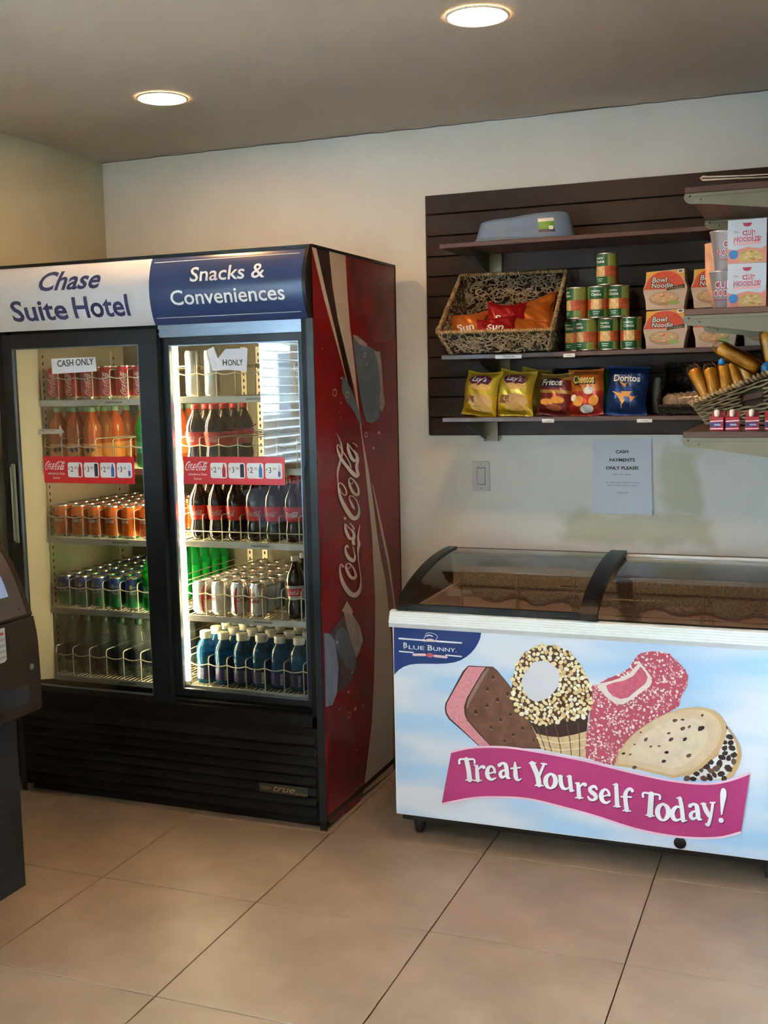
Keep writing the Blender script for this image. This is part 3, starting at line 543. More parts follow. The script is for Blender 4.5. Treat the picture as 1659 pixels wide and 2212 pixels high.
# script lettering, traced as brush strokes
K_ = (690, 920, 5.53)
SCRIPT = [
 [(-0.6568,0.8956,-0.6724,0.8963),(-0.6588,0.898,-0.6733,0.8987),(-0.6617,0.9017,-0.6744,0.9021),(-0.6653,0.9056,-0.6758,0.9053),(-0.67,0.9088,-0.677,0.9068),(-0.6767,0.9109,-0.678,0.9071),(-0.6835,0.9117,-0.6803,0.9074),(-0.6901,0.9111,-0.6827,0.9071),(-0.6948,0.909,-0.6847,0.9058),(-0.6977,0.9054,-0.6861,0.9028),(-0.6998,0.9006,-0.6868,0.8982),(-0.7011,0.8952,-0.6868,0.8929),(-0.7019,0.8898,-0.6859,0.8876),(-0.702,0.8846,-0.6842,0.8825),(-0.7015,0.8792,-0.6816,0.8773),(-0.7004,0.8734,-0.6783,0.8717),(-0.6986,0.8674,-0.6744,0.8659),(-0.6961,0.8609,-0.6698,0.8596),(-0.6929,0.854,-0.6646,0.8529),(-0.6888,0.8468,-0.6589,0.8462),(-0.6838,0.8394,-0.6525,0.8396),(-0.6777,0.832,-0.6454,0.833),(-0.6706,0.8244,-0.6376,0.8261),(-0.6627,0.8169,-0.6293,0.8195),(-0.6544,0.8098,-0.621,0.8133),(-0.6456,0.8029,-0.6125,0.8075),(-0.636,0.7962,-0.6038,0.802),(-0.6253,0.7896,-0.5957,0.7974),(-0.6135,0.7836,-0.5885,0.7939),(-0.6004,0.7783,-0.5818,0.7912),(-0.5864,0.7739,-0.5752,0.7891),(-0.5716,0.7704,-0.5697,0.7877),(-0.5561,0.7684,-0.5665,0.787),(-0.5418,0.7686,-0.5636,0.7867),(-0.5309,0.7705,-0.5586,0.787),(-0.5227,0.7733,-0.5522,0.7881),(-0.516,0.7764,-0.5458,0.7896),(-0.5104,0.7798,-0.5399,0.7914),(-0.506,0.7839,-0.5345,0.7936),(-0.5026,0.7884,-0.5295,0.7964),(-0.5002,0.7936,-0.5249,0.8),(-0.4987,0.7995,-0.5207,0.8046),(-0.4982,0.8062,-0.5171,0.8101),(-0.4983,0.8129,-0.5142,0.816),(-0.4987,0.8193,-0.5122,0.8217),(-0.4994,0.8252,-0.5112,0.827),(-0.5006,0.8308,-0.511,0.8322),(-0.5021,0.8363,-0.5115,0.8375),(-0.5037,0.8422,-0.5124,0.8433),(-0.5057,0.8484,-0.5138,0.8493),(-0.5078,0.8548,-0.5157,0.8556),(-0.5101,0.8615,-0.5179,0.8623),(-0.5121,0.8685,-0.52,0.8693),(-0.5141,0.8763,-0.5221,0.8771),(-0.516,0.8846,-0.5243,0.8855),(-0.5176,0.8929,-0.5264,0.8939),(-0.5189,0.9005,-0.5283,0.9016),(-0.5198,0.9074,-0.5299,0.9086),(-0.5203,0.9139,-0.5314,0.9152),(-0.5205,0.9199,-0.5326,0.9214),(-0.5201,0.9253,-0.5335,0.9272),(-0.5192,0.9303,-0.5341,0.9325),(-0.5179,0.9348,-0.5345,0.9374),(-0.5161,0.9388,-0.5345,0.942),(-0.514,0.9423,-0.5341,0.9464),(-0.511,0.945,-0.5328,0.9504),(-0.507,0.9473,-0.531,0.9537),(-0.503,0.9505,-0.5299,0.9562),(-0.5011,0.9551,-0.5295,0.9589),(-0.5029,0.9608,-0.53,0.9628),(-0.5067,0.9666,-0.5315,0.9679),(-0.5107,0.9722,-0.533,0.9736),(-0.5134,0.9772,-0.5337,0.9792),(-0.5145,0.9817,-0.5332,0.9842),(-0.5148,0.9862,-0.5319,0.9888),(-0.5145,0.9906,-0.53,0.9932),(-0.5139,0.995,-0.5279,0.9975),(-0.5126,0.9995,-0.5251,1.0019),(-0.5108,1.004,-0.5219,1.0063),(-0.5087,1.0084,-0.5185,1.0104),(-0.5068,1.0126,-0.5153,1.0144),(-0.5052,1.0169,-0.512,1.0183),(-0.5035,1.0212,-0.5086,1.0222),(-0.5021,1.0249,-0.5055,1.0256),(-0.5011,1.0275,-0.5034,1.028)],
 [(-0.6336,0.8998,-0.6394,0.9041),(-0.6293,0.9003,-0.635,0.9046),(-0.6235,0.9012,-0.6282,0.9053),(-0.6176,0.9016,-0.6197,0.9055),(-0.6128,0.901,-0.6101,0.9041),(-0.6071,0.8986,-0.6013,0.9007),(-0.6001,0.8947,-0.5928,0.8963),(-0.593,0.89,-0.5846,0.8913),(-0.5866,0.8851,-0.577,0.8862),(-0.5809,0.8801,-0.5699,0.8808),(-0.5757,0.8745,-0.563,0.875),(-0.5713,0.869,-0.5568,0.8691),(-0.5679,0.8639,-0.5517,0.8635),(-0.5654,0.8591,-0.5474,0.8581),(-0.5638,0.8545,-0.5439,0.8527),(-0.5635,0.8507,-0.5416,0.8476),(-0.5645,0.8484,-0.5417,0.8429),(-0.5666,0.8474,-0.5453,0.8391),(-0.5695,0.8468,-0.5519,0.8365),(-0.5723,0.8467,-0.5609,0.8352),(-0.5737,0.847,-0.5722,0.8357),(-0.5761,0.8477,-0.5838,0.838),(-0.5811,0.8494,-0.5946,0.8414),(-0.587,0.8519,-0.6047,0.8456),(-0.5924,0.8547,-0.6139,0.8504),(-0.5977,0.8583,-0.6215,0.8559),(-0.6034,0.863,-0.6279,0.8617),(-0.6092,0.8683,-0.6333,0.8675),(-0.6145,0.8734,-0.6379,0.8729),(-0.6195,0.8782,-0.642,0.8781),(-0.6241,0.8831,-0.6456,0.8834),(-0.6279,0.8875,-0.6483,0.8884),(-0.6305,0.891,-0.6498,0.8929),(-0.6318,0.8938,-0.6489,0.8968),(-0.6321,0.8965,-0.6463,0.8998),(-0.6317,0.8989,-0.6434,0.9018),(-0.6314,0.9007,-0.6416,0.9032)],
 [(-0.6264,0.8881,-0.6211,0.8894),(-0.6245,0.887,-0.6191,0.8883),(-0.6216,0.8853,-0.6165,0.8868),(-0.6174,0.8834,-0.6142,0.8857),(-0.6117,0.8823,-0.6136,0.8855),(-0.6067,0.8828,-0.6112,0.8857),(-0.6023,0.8839,-0.6074,0.8865),(-0.5985,0.8856,-0.6041,0.8877),(-0.5963,0.8878,-0.6024,0.8891),(-0.5969,0.8908,-0.6027,0.8912),(-0.5992,0.8941,-0.6048,0.8942),(-0.6018,0.8972,-0.6074,0.8972),(-0.6035,0.8993,-0.6091,0.8993)],
 [(-0.6098,0.9592,-0.6211,0.959),(-0.6111,0.961,-0.623,0.9609),(-0.6129,0.964,-0.6255,0.9636),(-0.6158,0.9672,-0.6279,0.9657),(-0.6225,0.9705,-0.627,0.9654),(-0.6316,0.9713,-0.6252,0.965),(-0.6377,0.9703,-0.6276,0.9647),(-0.6428,0.9685,-0.6304,0.9637),(-0.6464,0.9658,-0.6322,0.9622),(-0.6485,0.9626,-0.6327,0.9598),(-0.6497,0.9587,-0.6324,0.9564),(-0.6499,0.9542,-0.631,0.9525),(-0.649,0.9495,-0.6286,0.9484),(-0.6469,0.9442,-0.6248,0.9439),(-0.6437,0.9385,-0.6198,0.9389),(-0.6395,0.9326,-0.6141,0.9339),(-0.634,0.9269,-0.6084,0.9296),(-0.6269,0.9214,-0.6022,0.9257),(-0.6186,0.9161,-0.5952,0.9219),(-0.6099,0.9114,-0.5881,0.9184),(-0.6012,0.9075,-0.5822,0.9157),(-0.5924,0.9042,-0.5775,0.9138),(-0.5824,0.9015,-0.5745,0.9125),(-0.5704,0.8997,-0.5745,0.912),(-0.5584,0.9005,-0.5762,0.9115),(-0.5519,0.9036,-0.5742,0.9116),(-0.5487,0.9076,-0.5702,0.9135),(-0.5472,0.9122,-0.5666,0.9164),(-0.5471,0.917,-0.5641,0.9196),(-0.5488,0.9219,-0.5634,0.9234),(-0.5518,0.9272,-0.5642,0.928),(-0.5554,0.9324,-0.5658,0.933),(-0.5584,0.9375,-0.5675,0.938),(-0.5612,0.9429,-0.5694,0.9434),(-0.564,0.9486,-0.5718,0.949),(-0.5664,0.9536,-0.5741,0.9541),(-0.5681,0.9572,-0.5756,0.9576)],
 [(-0.6428,1.0498,-0.6324,1.0485),(-0.6442,1.0471,-0.6315,1.0454),(-0.6462,1.0431,-0.6301,1.0411),(-0.6479,1.0383,-0.6284,1.0364),(-0.6482,1.0334,-0.6261,1.0319),(-0.6469,1.0284,-0.6234,1.0276),(-0.6446,1.0233,-0.6202,1.023),(-0.6414,1.018,-0.6166,1.0183),(-0.6375,1.0127,-0.6123,1.0135),(-0.6328,1.007,-0.6071,1.0081),(-0.6272,1.0008,-0.6014,1.0025),(-0.6206,0.9947,-0.5958,0.9976),(-0.6123,0.9893,-0.5916,0.9946),(-0.6015,0.985,-0.5889,0.9932),(-0.5897,0.9824,-0.586,0.9921),(-0.5783,0.9815,-0.5835,0.9914),(-0.5684,0.9827,-0.5824,0.9909),(-0.563,0.9858,-0.5798,0.9912),(-0.5607,0.9898,-0.576,0.9933),(-0.5603,0.9943,-0.5731,0.9963),(-0.5616,0.9989,-0.5722,0.9997),(-0.5647,1.0037,-0.5739,1.0037),(-0.5694,1.0089,-0.5779,1.0085),(-0.5751,1.0141,-0.5832,1.0134),(-0.5812,1.019,-0.5888,1.0179),(-0.5879,1.0234,-0.5949,1.0219),(-0.5955,1.0275,-0.6019,1.0257),(-0.6029,1.0313,-0.6093,1.0295),(-0.6097,1.0349,-0.6163,1.0332),(-0.6163,1.0387,-0.6231,1.0371),(-0.623,1.0425,-0.6298,1.041),(-0.6288,1.0459,-0.6356,1.0443),(-0.6329,1.0483,-0.6396,1.0467)],
 [(-0.6007,1.0452,-0.5965,1.0464),(-0.5961,1.0427,-0.5913,1.0441),(-0.5896,1.0391,-0.5837,1.0407),(-0.5827,1.0351,-0.5754,1.0368),(-0.577,1.0313,-0.5682,1.0327),(-0.5724,1.0274,-0.5623,1.0283),(-0.5679,1.0229,-0.5571,1.0235),(-0.5641,1.0188,-0.553,1.0193),(-0.5614,1.0159,-0.5501,1.0165)],
 [(-0.5877,1.0223,-0.5817,1.0235),(-0.584,1.0195,-0.5767,1.021),(-0.5787,1.0155,-0.5692,1.0173),(-0.5736,1.0113,-0.5612,1.0129),(-0.5703,1.0075,-0.5547,1.0083),(-0.5685,1.0041,-0.5506,1.0037),(-0.5674,1.0005,-0.5481,0.9991),(-0.5672,0.997,-0.5468,0.9946),(-0.568,0.9938,-0.5465,0.9901),(-0.5704,0.9909,-0.548,0.9857),(-0.5744,0.988,-0.5508,0.9817),(-0.5788,0.9846,-0.5533,0.9783),(-0.5819,0.9807,-0.5545,0.9756),(-0.5828,0.9765,-0.5546,0.9728),(-0.5824,0.9723,-0.5542,0.9697),(-0.5806,0.9682,-0.5536,0.9673),(-0.5745,0.9632,-0.5557,0.9679),(-0.5594,0.9601,-0.5642,0.9695),(-0.5524,0.9616,-0.5619,0.9688),(-0.5488,0.9634,-0.5564,0.9685),(-0.5468,0.9646,-0.5522,0.9683)],
 [(-0.6492,1.0725,-0.635,1.0728),(-0.649,1.0715,-0.6337,1.0718),(-0.6488,1.07,-0.6318,1.0703),(-0.6483,1.0683,-0.6299,1.0688),(-0.6474,1.0667,-0.6286,1.0675),(-0.6458,1.0653,-0.6279,1.0663),(-0.6437,1.064,-0.6275,1.0651),(-0.6418,1.063,-0.6272,1.064),(-0.6406,1.0622,-0.627,1.0632)],
 [(-0.6709,1.2788,-0.6608,1.2776),(-0.6728,1.2765,-0.661,1.275),(-0.6756,1.2731,-0.6613,1.2712),(-0.6787,1.2693,-0.6619,1.2669),(-0.6818,1.2655,-0.6634,1.2625),(-0.6849,1.2619,-0.6661,1.2584),(-0.6883,1.2579,-0.6695,1.2543),(-0.6917,1.2536,-0.673,1.2502),(-0.6945,1.2489,-0.6762,1.246),(-0.6965,1.244,-0.6791,1.2415),(-0.698,1.2389,-0.6821,1.2367),(-0.6991,1.2336,-0.6847,1.2319),(-0.6996,1.2283,-0.6867,1.227),(-0.6994,1.223,-0.6878,1.2221),(-0.6985,1.2178,-0.6883,1.2171),(-0.6975,1.2126,-0.6883,1.212),(-0.6966,1.2074,-0.688,1.2069),(-0.6962,1.2023,-0.6874,1.2018),(-0.6958,1.1972,-0.6866,1.1967),(-0.6955,1.1921,-0.6853,1.1915),(-0.695,1.1866,-0.6835,1.1861),(-0.6946,1.1809,-0.6814,1.1803),(-0.6942,1.1749,-0.6788,1.1743),(-0.6935,1.1686,-0.6757,1.1682),(-0.6921,1.1623,-0.6721,1.1621),(-0.69,1.156,-0.668,1.1561),(-0.6873,1.1496,-0.6633,1.15),(-0.684,1.143,-0.6581,1.1439),(-0.6799,1.1363,-0.6523,1.1378),(-0.6749,1.1295,-0.6458,1.1315),(-0.6692,1.1225,-0.6386,1.1251),(-0.6629,1.1156,-0.6309,1.1187),(-0.6562,1.1088,-0.6231,1.1122),(-0.6491,1.102,-0.6151,1.1058),(-0.6414,1.0951,-0.607,1.0994),(-0.6331,1.0884,-0.5988,1.0931),(-0.6245,1.0819,-0.5904,1.0872),(-0.6153,1.0754,-0.5817,1.0811),(-0.6054,1.0689,-0.573,1.0752),(-0.5946,1.0626,-0.565,1.0703),(-0.5825,1.0571,-0.5588,1.0672),(-0.5688,1.0527,-0.5544,1.0656),(-0.5546,1.05,-0.5503,1.0645),(-0.541,1.0489,-0.5466,1.0639),(-0.5282,1.0493,-0.5438,1.0636),(-0.5176,1.0514,-0.5406,1.0637),(-0.51,1.0548,-0.5358,1.0647),(-0.5046,1.0587,-0.5306,1.0667),(-0.5008,1.0629,-0.5259,1.0692),(-0.4983,1.0674,-0.5219,1.0722),(-0.4971,1.0723,-0.5187,1.0758),(-0.4971,1.0776,-0.5165,1.0799),(-0.498,1.083,-0.5154,1.0845),(-0.5001,1.0887,-0.5156,1.0895),(-0.5032,1.0947,-0.5171,1.095),(-0.5071,1.1007,-0.5195,1.1007),(-0.5116,1.1065,-0.5228,1.1062),(-0.5167,1.1121,-0.5268,1.1115),(-0.5226,1.1177,-0.5318,1.1169),(-0.5289,1.1229,-0.5374,1.1219),(-0.5356,1.1277,-0.5432,1.1263),(-0.5429,1.1318,-0.5497,1.1301),(-0.5508,1.1356,-0.5567,1.1334),(-0.5587,1.1387,-0.5637,1.1362),(-0.5663,1.1411,-0.5699,1.1381),(-0.574,1.1427,-0.5755,1.1392),(-0.5818,1.1436,-0.5807,1.1397),(-0.589,1.1435,-0.5848,1.1395),(-0.5952,1.1424,-0.5868,1.139),(-0.5988,1.1399,-0.588,1.1377),(-0.6003,1.1367,-0.5886,1.1353),(-0.6006,1.1331,-0.5881,1.1323),(-0.5999,1.1295,-0.5866,1.1295),(-0.598,1.1258,-0.5837,1.1268),(-0.595,1.1221,-0.5794,1.1238),(-0.5916,1.1185,-0.5742,1.1205),(-0.5884,1.115,-0.5692,1.1168),(-0.5852,1.1113,-0.5646,1.113),(-0.5817,1.1073,-0.56,1.109),(-0.5777,1.1033,-0.5559,1.1051),(-0.5731,1.0995,-0.5526,1.1017),(-0.5673,1.0962,-0.5501,1.0983),(-0.5608,1.0931,-0.5481,1.0948),(-0.5548,1.0906,-0.5466,1.0918),(-0.5507,1.0889,-0.5454,1.0896)],
 [(-0.6859,1.1897,-0.6921,1.1918),(-0.6835,1.191,-0.6899,1.1931),(-0.6802,1.1928,-0.6867,1.1951),(-0.6768,1.1941,-0.6821,1.1972),(-0.6743,1.1944,-0.6754,1.198),(-0.6707,1.1938,-0.6679,1.197),(-0.6652,1.1923,-0.6605,1.1951),(-0.6592,1.19,-0.6531,1.1924),(-0.6532,1.1871,-0.6459,1.189),(-0.647,1.1831,-0.6388,1.1846),(-0.6404,1.1781,-0.6316,1.1793),(-0.6343,1.1728,-0.625,1.1738),(-0.6296,1.1682,-0.6199,1.1688),(-0.6266,1.1641,-0.6164,1.1643),(-0.6246,1.1603,-0.6141,1.16),(-0.6238,1.1569,-0.6132,1.1561),(-0.6241,1.1545,-0.6138,1.1528),(-0.6256,1.1528,-0.6165,1.1501),(-0.628,1.1515,-0.6212,1.1481),(-0.6308,1.1509,-0.6275,1.1471),(-0.6336,1.1509,-0.6349,1.1475),(-0.6381,1.152,-0.6422,1.1493),(-0.6443,1.1542,-0.6495,1.1521),(-0.651,1.1572,-0.6567,1.1556),(-0.6572,1.1606,-0.6633,1.1595),(-0.6633,1.1652,-0.6693,1.1645),(-0.6695,1.1709,-0.675,1.1703),(-0.6749,1.1762,-0.6799,1.1758),(-0.6787,1.1799,-0.6833,1.1795)],
 [(-0.5915,1.1985,-0.6013,1.202),(-0.5887,1.1999,-0.5984,1.2033),(-0.5852,1.2019,-0.594,1.2053),(-0.5817,1.2033,-0.5878,1.2073),(-0.5794,1.2036,-0.5792,1.2077),(-0.5755,1.2026,-0.5705,1.2061),(-0.5695,1.2004,-0.5623,1.2035),(-0.5628,1.1973,-0.5539,1.2),(-0.5558,1.1935,-0.5457,1.196),(-0.5483,1.1888,-0.5371,1.191),(-0.5402,1.1832,-0.5281,1.1851),(-0.5325,1.1772,-0.5195,1.1789),(-0.5265,1.1716,-0.5122,1.1728),(-0.5223,1.1663,-0.5064,1.167),(-0.5192,1.1609,-0.5017,1.1611),(-0.5173,1.156,-0.4982,1.1555),(-0.5167,1.1518,-0.4962,1.1504),(-0.5173,1.1484,-0.4961,1.1458),(-0.5189,1.1455,-0.4976,1.1415),(-0.5212,1.1437,-0.5011,1.1378),(-0.5221,1.1435,-0.5082,1.1348),(-0.5218,1.1438,-0.5194,1.134),(-0.5245,1.1445,-0.5306,1.1351),(-0.529,1.1458,-0.5411,1.1373),(-0.5338,1.1475,-0.5508,1.1404),(-0.5392,1.15,-0.5595,1.1443),(-0.5457,1.1535,-0.5675,1.1489),(-0.5524,1.1576,-0.5748,1.1538),(-0.5585,1.1618,-0.5812,1.1587),(-0.5641,1.1661,-0.5867,1.1638),(-0.5693,1.1708,-0.5916,1.1691),(-0.574,1.1756,-0.5956,1.1745),(-0.5783,1.1803,-0.5988,1.1798),(-0.5821,1.1855,-0.6008,1.1856),(-0.5855,1.1912,-0.6017,1.1916),(-0.5884,1.1964,-0.6021,1.1968),(-0.5904,1.2001,-0.6024,1.2004)],
 [(-0.5831,1.1869,-0.5778,1.1886),(-0.5809,1.1859,-0.5756,1.1876),(-0.5776,1.1843,-0.5726,1.1862),(-0.5731,1.1827,-0.5702,1.1853),(-0.5666,1.1822,-0.5702,1.1851),(-0.5622,1.1838,-0.5684,1.1858),(-0.559,1.1861,-0.5652,1.1878),(-0.5563,1.1885,-0.5621,1.19),(-0.5544,1.1901,-0.56,1.1915)],
 [(-0.5073,1.2091,-0.5147,1.2009),(-0.5113,1.2104,-0.5192,1.2013),(-0.5161,1.2121,-0.5264,1.202),(-0.5207,1.2139,-0.5359,1.2035),(-0.5254,1.216,-0.546,1.2061),(-0.5316,1.2186,-0.5554,1.2095),(-0.5393,1.2219,-0.5646,1.2134),(-0.5479,1.2258,-0.5739,1.2179),(-0.557,1.2301,-0.5835,1.2229),(-0.5671,1.2352,-0.5933,1.2287),(-0.578,1.2409,-0.6033,1.235),(-0.5894,1.247,-0.6133,1.2415),(-0.6006,1.2533,-0.6234,1.2481),(-0.612,1.2599,-0.6341,1.2546),(-0.6234,1.2666,-0.6456,1.2615),(-0.6341,1.2732,-0.6567,1.2685),(-0.6435,1.2794,-0.6663,1.2755),(-0.6516,1.2855,-0.674,1.2825),(-0.6591,1.2918,-0.6802,1.2894),(-0.6657,1.2978,-0.6851,1.2959),(-0.6714,1.3033,-0.6892,1.3018),(-0.6762,1.3082,-0.6924,1.3071),(-0.6801,1.3126,-0.6946,1.3119),(-0.6831,1.3166,-0.6959,1.3163),(-0.685,1.32,-0.6965,1.3201),(-0.6859,1.3231,-0.6963,1.3236),(-0.6858,1.3257,-0.6953,1.3267),(-0.6849,1.3276,-0.6935,1.3292),(-0.684,1.3285,-0.6905,1.3311),(-0.6836,1.3286,-0.6858,1.332),(-0.6827,1.3286,-0.6802,1.3316),(-0.6801,1.3279,-0.675,1.3302),(-0.6761,1.3261,-0.6698,1.3277),(-0.6712,1.3227,-0.6642,1.324),(-0.6654,1.3181,-0.658,1.3193),(-0.6589,1.3127,-0.6513,1.314),(-0.6516,1.3071,-0.644,1.3085),(-0.6432,1.3013,-0.6358,1.3028),(-0.6338,1.2951,-0.6266,1.2965),(-0.6243,1.2888,-0.6173,1.2902),(-0.6158,1.2827,-0.6087,1.284),(-0.6081,1.2769,-0.6008,1.278),(-0.601,1.2711,-0.5933,1.2722),(-0.5946,1.2655,-0.5865,1.2665),(-0.5892,1.2602,-0.5807,1.261),(-0.5849,1.2549,-0.5761,1.2554),(-0.5814,1.2496,-0.5725,1.2499),(-0.5788,1.2449,-0.5699,1.2451),(-0.5769,1.2416,-0.568,1.2418)],
 [(-0.7005,1.3725,-0.6987,1.3729),(-0.6969,1.3701,-0.6946,1.3707),(-0.6918,1.3668,-0.6888,1.3675),(-0.6863,1.3628,-0.6822,1.3637),(-0.6814,1.3588,-0.6763,1.3597),(-0.6772,1.3546,-0.6711,1.3554),(-0.6732,1.35,-0.6662,1.3508),(-0.6695,1.3453,-0.6615,1.346),(-0.6664,1.3405,-0.6573,1.3412),(-0.6638,1.3358,-0.6534,1.3364),(-0.6617,1.3309,-0.6498,1.3314),(-0.66,1.3261,-0.6466,1.3264),(-0.6586,1.3212,-0.6441,1.3213),(-0.6575,1.3161,-0.6422,1.3159),(-0.6568,1.3107,-0.6407,1.3103),(-0.6564,1.3056,-0.64,1.3049),(-0.6563,1.3011,-0.6402,1.2999),(-0.6568,1.2969,-0.6418,1.2953),(-0.6576,1.2929,-0.6446,1.2912),(-0.6587,1.2894,-0.6474,1.2878),(-0.6594,1.2869,-0.6493,1.2855)],
 [(-0.6024,1.3316,-0.5919,1.3311),(-0.6036,1.3282,-0.5905,1.3276),(-0.6055,1.3232,-0.5885,1.3225),(-0.6071,1.3175,-0.586,1.3169),(-0.6072,1.3119,-0.5834,1.312),(-0.6057,1.3068,-0.5806,1.3077),(-0.603,1.3019,-0.5776,1.3034),(-0.5996,1.297,-0.5741,1.299),(-0.5956,1.2921,-0.5701,1.2945),(-0.5911,1.287,-0.5653,1.2897),(-0.5859,1.2815,-0.5599,1.2847),(-0.5799,1.2762,-0.5543,1.2801),(-0.5733,1.2715,-0.5491,1.2763),(-0.5657,1.2672,-0.5435,1.2729),(-0.5572,1.2632,-0.5379,1.2699),(-0.5471,1.2598,-0.5342,1.2681),(-0.5328,1.2581,-0.5369,1.2679),(-0.5216,1.2607,-0.5378,1.2673),(-0.517,1.2647,-0.5331,1.2686),(-0.5151,1.2693,-0.5286,1.2712),(-0.5154,1.2739,-0.5263,1.2744),(-0.5181,1.2786,-0.5274,1.2782),(-0.5227,1.2838,-0.5313,1.2829),(-0.5283,1.289,-0.5367,1.2879),(-0.5343,1.294,-0.5425,1.2928),(-0.5407,1.2988,-0.5485,1.2974),(-0.5479,1.3035,-0.5555,1.3019),(-0.5554,1.308,-0.5629,1.3064),(-0.5627,1.3125,-0.5702,1.3109),(-0.5707,1.3174,-0.5781,1.3157),(-0.5792,1.3225,-0.5866,1.3207),(-0.5868,1.327,-0.5942,1.3252),(-0.5921,1.3301,-0.5994,1.3283)],
 [(-0.5551,1.3297,-0.5525,1.3311),(-0.5496,1.3277,-0.5463,1.3294),(-0.5415,1.3248,-0.5373,1.3269),(-0.5332,1.3216,-0.5277,1.3241),(-0.5269,1.319,-0.52,1.3215),(-0.5233,1.317,-0.5147,1.3191),(-0.5206,1.3152,-0.5112,1.3168),(-0.5186,1.3135,-0.5089,1.3149),(-0.517,1.3122,-0.5073,1.3137)],
 [(-0.5477,1.3019,-0.5402,1.3037),(-0.5429,1.2985,-0.534,1.3006),(-0.5359,1.2936,-0.5247,1.2961),(-0.529,1.2883,-0.5148,1.2908),(-0.5242,1.2835,-0.5069,1.2853),(-0.5212,1.2789,-0.5019,1.2798),(-0.5189,1.2741,-0.4987,1.2742),(-0.5179,1.2694,-0.4969,1.2686),(-0.5183,1.2651,-0.4964,1.2631),(-0.521,1.2614,-0.4979,1.2577),(-0.5258,1.2578,-0.5011,1.2528),(-0.5312,1.2535,-0.504,1.2487),(-0.5349,1.2485,-0.5055,1.2451),(-0.5355,1.2432,-0.506,1.2412),(-0.5343,1.238,-0.5059,1.237),(-0.5324,1.2331,-0.5053,1.2325),(-0.5305,1.2284,-0.5043,1.2283),(-0.5284,1.2237,-0.5021,1.2243),(-0.5259,1.2193,-0.4989,1.2202),(-0.524,1.2158,-0.4958,1.2158),(-0.5231,1.2136,-0.4948,1.2112),(-0.5227,1.212,-0.4981,1.2072),(-0.5232,1.21,-0.5037,1.2046),(-0.5245,1.2079,-0.5089,1.203),(-0.5257,1.2062,-0.5122,1.2021)],
]
mb = MB()
def pairs(mb, s_, fn, d=0, mi=0):
    mb.add([fn(q[k], q[k + 1], d) for q in s_ for k in (0, 2)], [[2 * i, 2 * i + 1, 2 * i + 3, 2 * i + 2] for i in range(len(s_) - 1)], mi)
for k_, s_ in enumerate(SCRIPT): pairs(mb, s_, SXF, .003 + k_ * 2e-5)
mb.build('script_lettering', M('script_cream', (.50, .42, .35), .35), sg)
# normalised copy of the strokes for the small stickers: along = z, up = -y
su0 = min(q[k] for s_ in SCRIPT for q in s_ for k in (1, 3)); su1 = max(q[k] for s_ in SCRIPT for q in s_ for k in (1, 3))
sv0 = min(-q[k] for s_ in SCRIPT for q in s_ for k in (0, 2)); sv1 = max(-q[k] for s_ in SCRIPT for q in s_ for k in (0, 2))
def script(mb, fn, cu, cv, w, h, d=0, mi=0, sub=3):
    f = lambda y, z: (cu + ((z - su0) / (su1 - su0) - .5) * w, cv + ((-y - sv0) / (sv1 - sv0) - .5) * h)
    for s_ in SCRIPT:
        pairs(mb, [f(q[0], q[1]) + f(q[2], q[3]) for q in (s_ if sub > 2 else s_[::2] + [s_[-1]])], fn, d, mi)
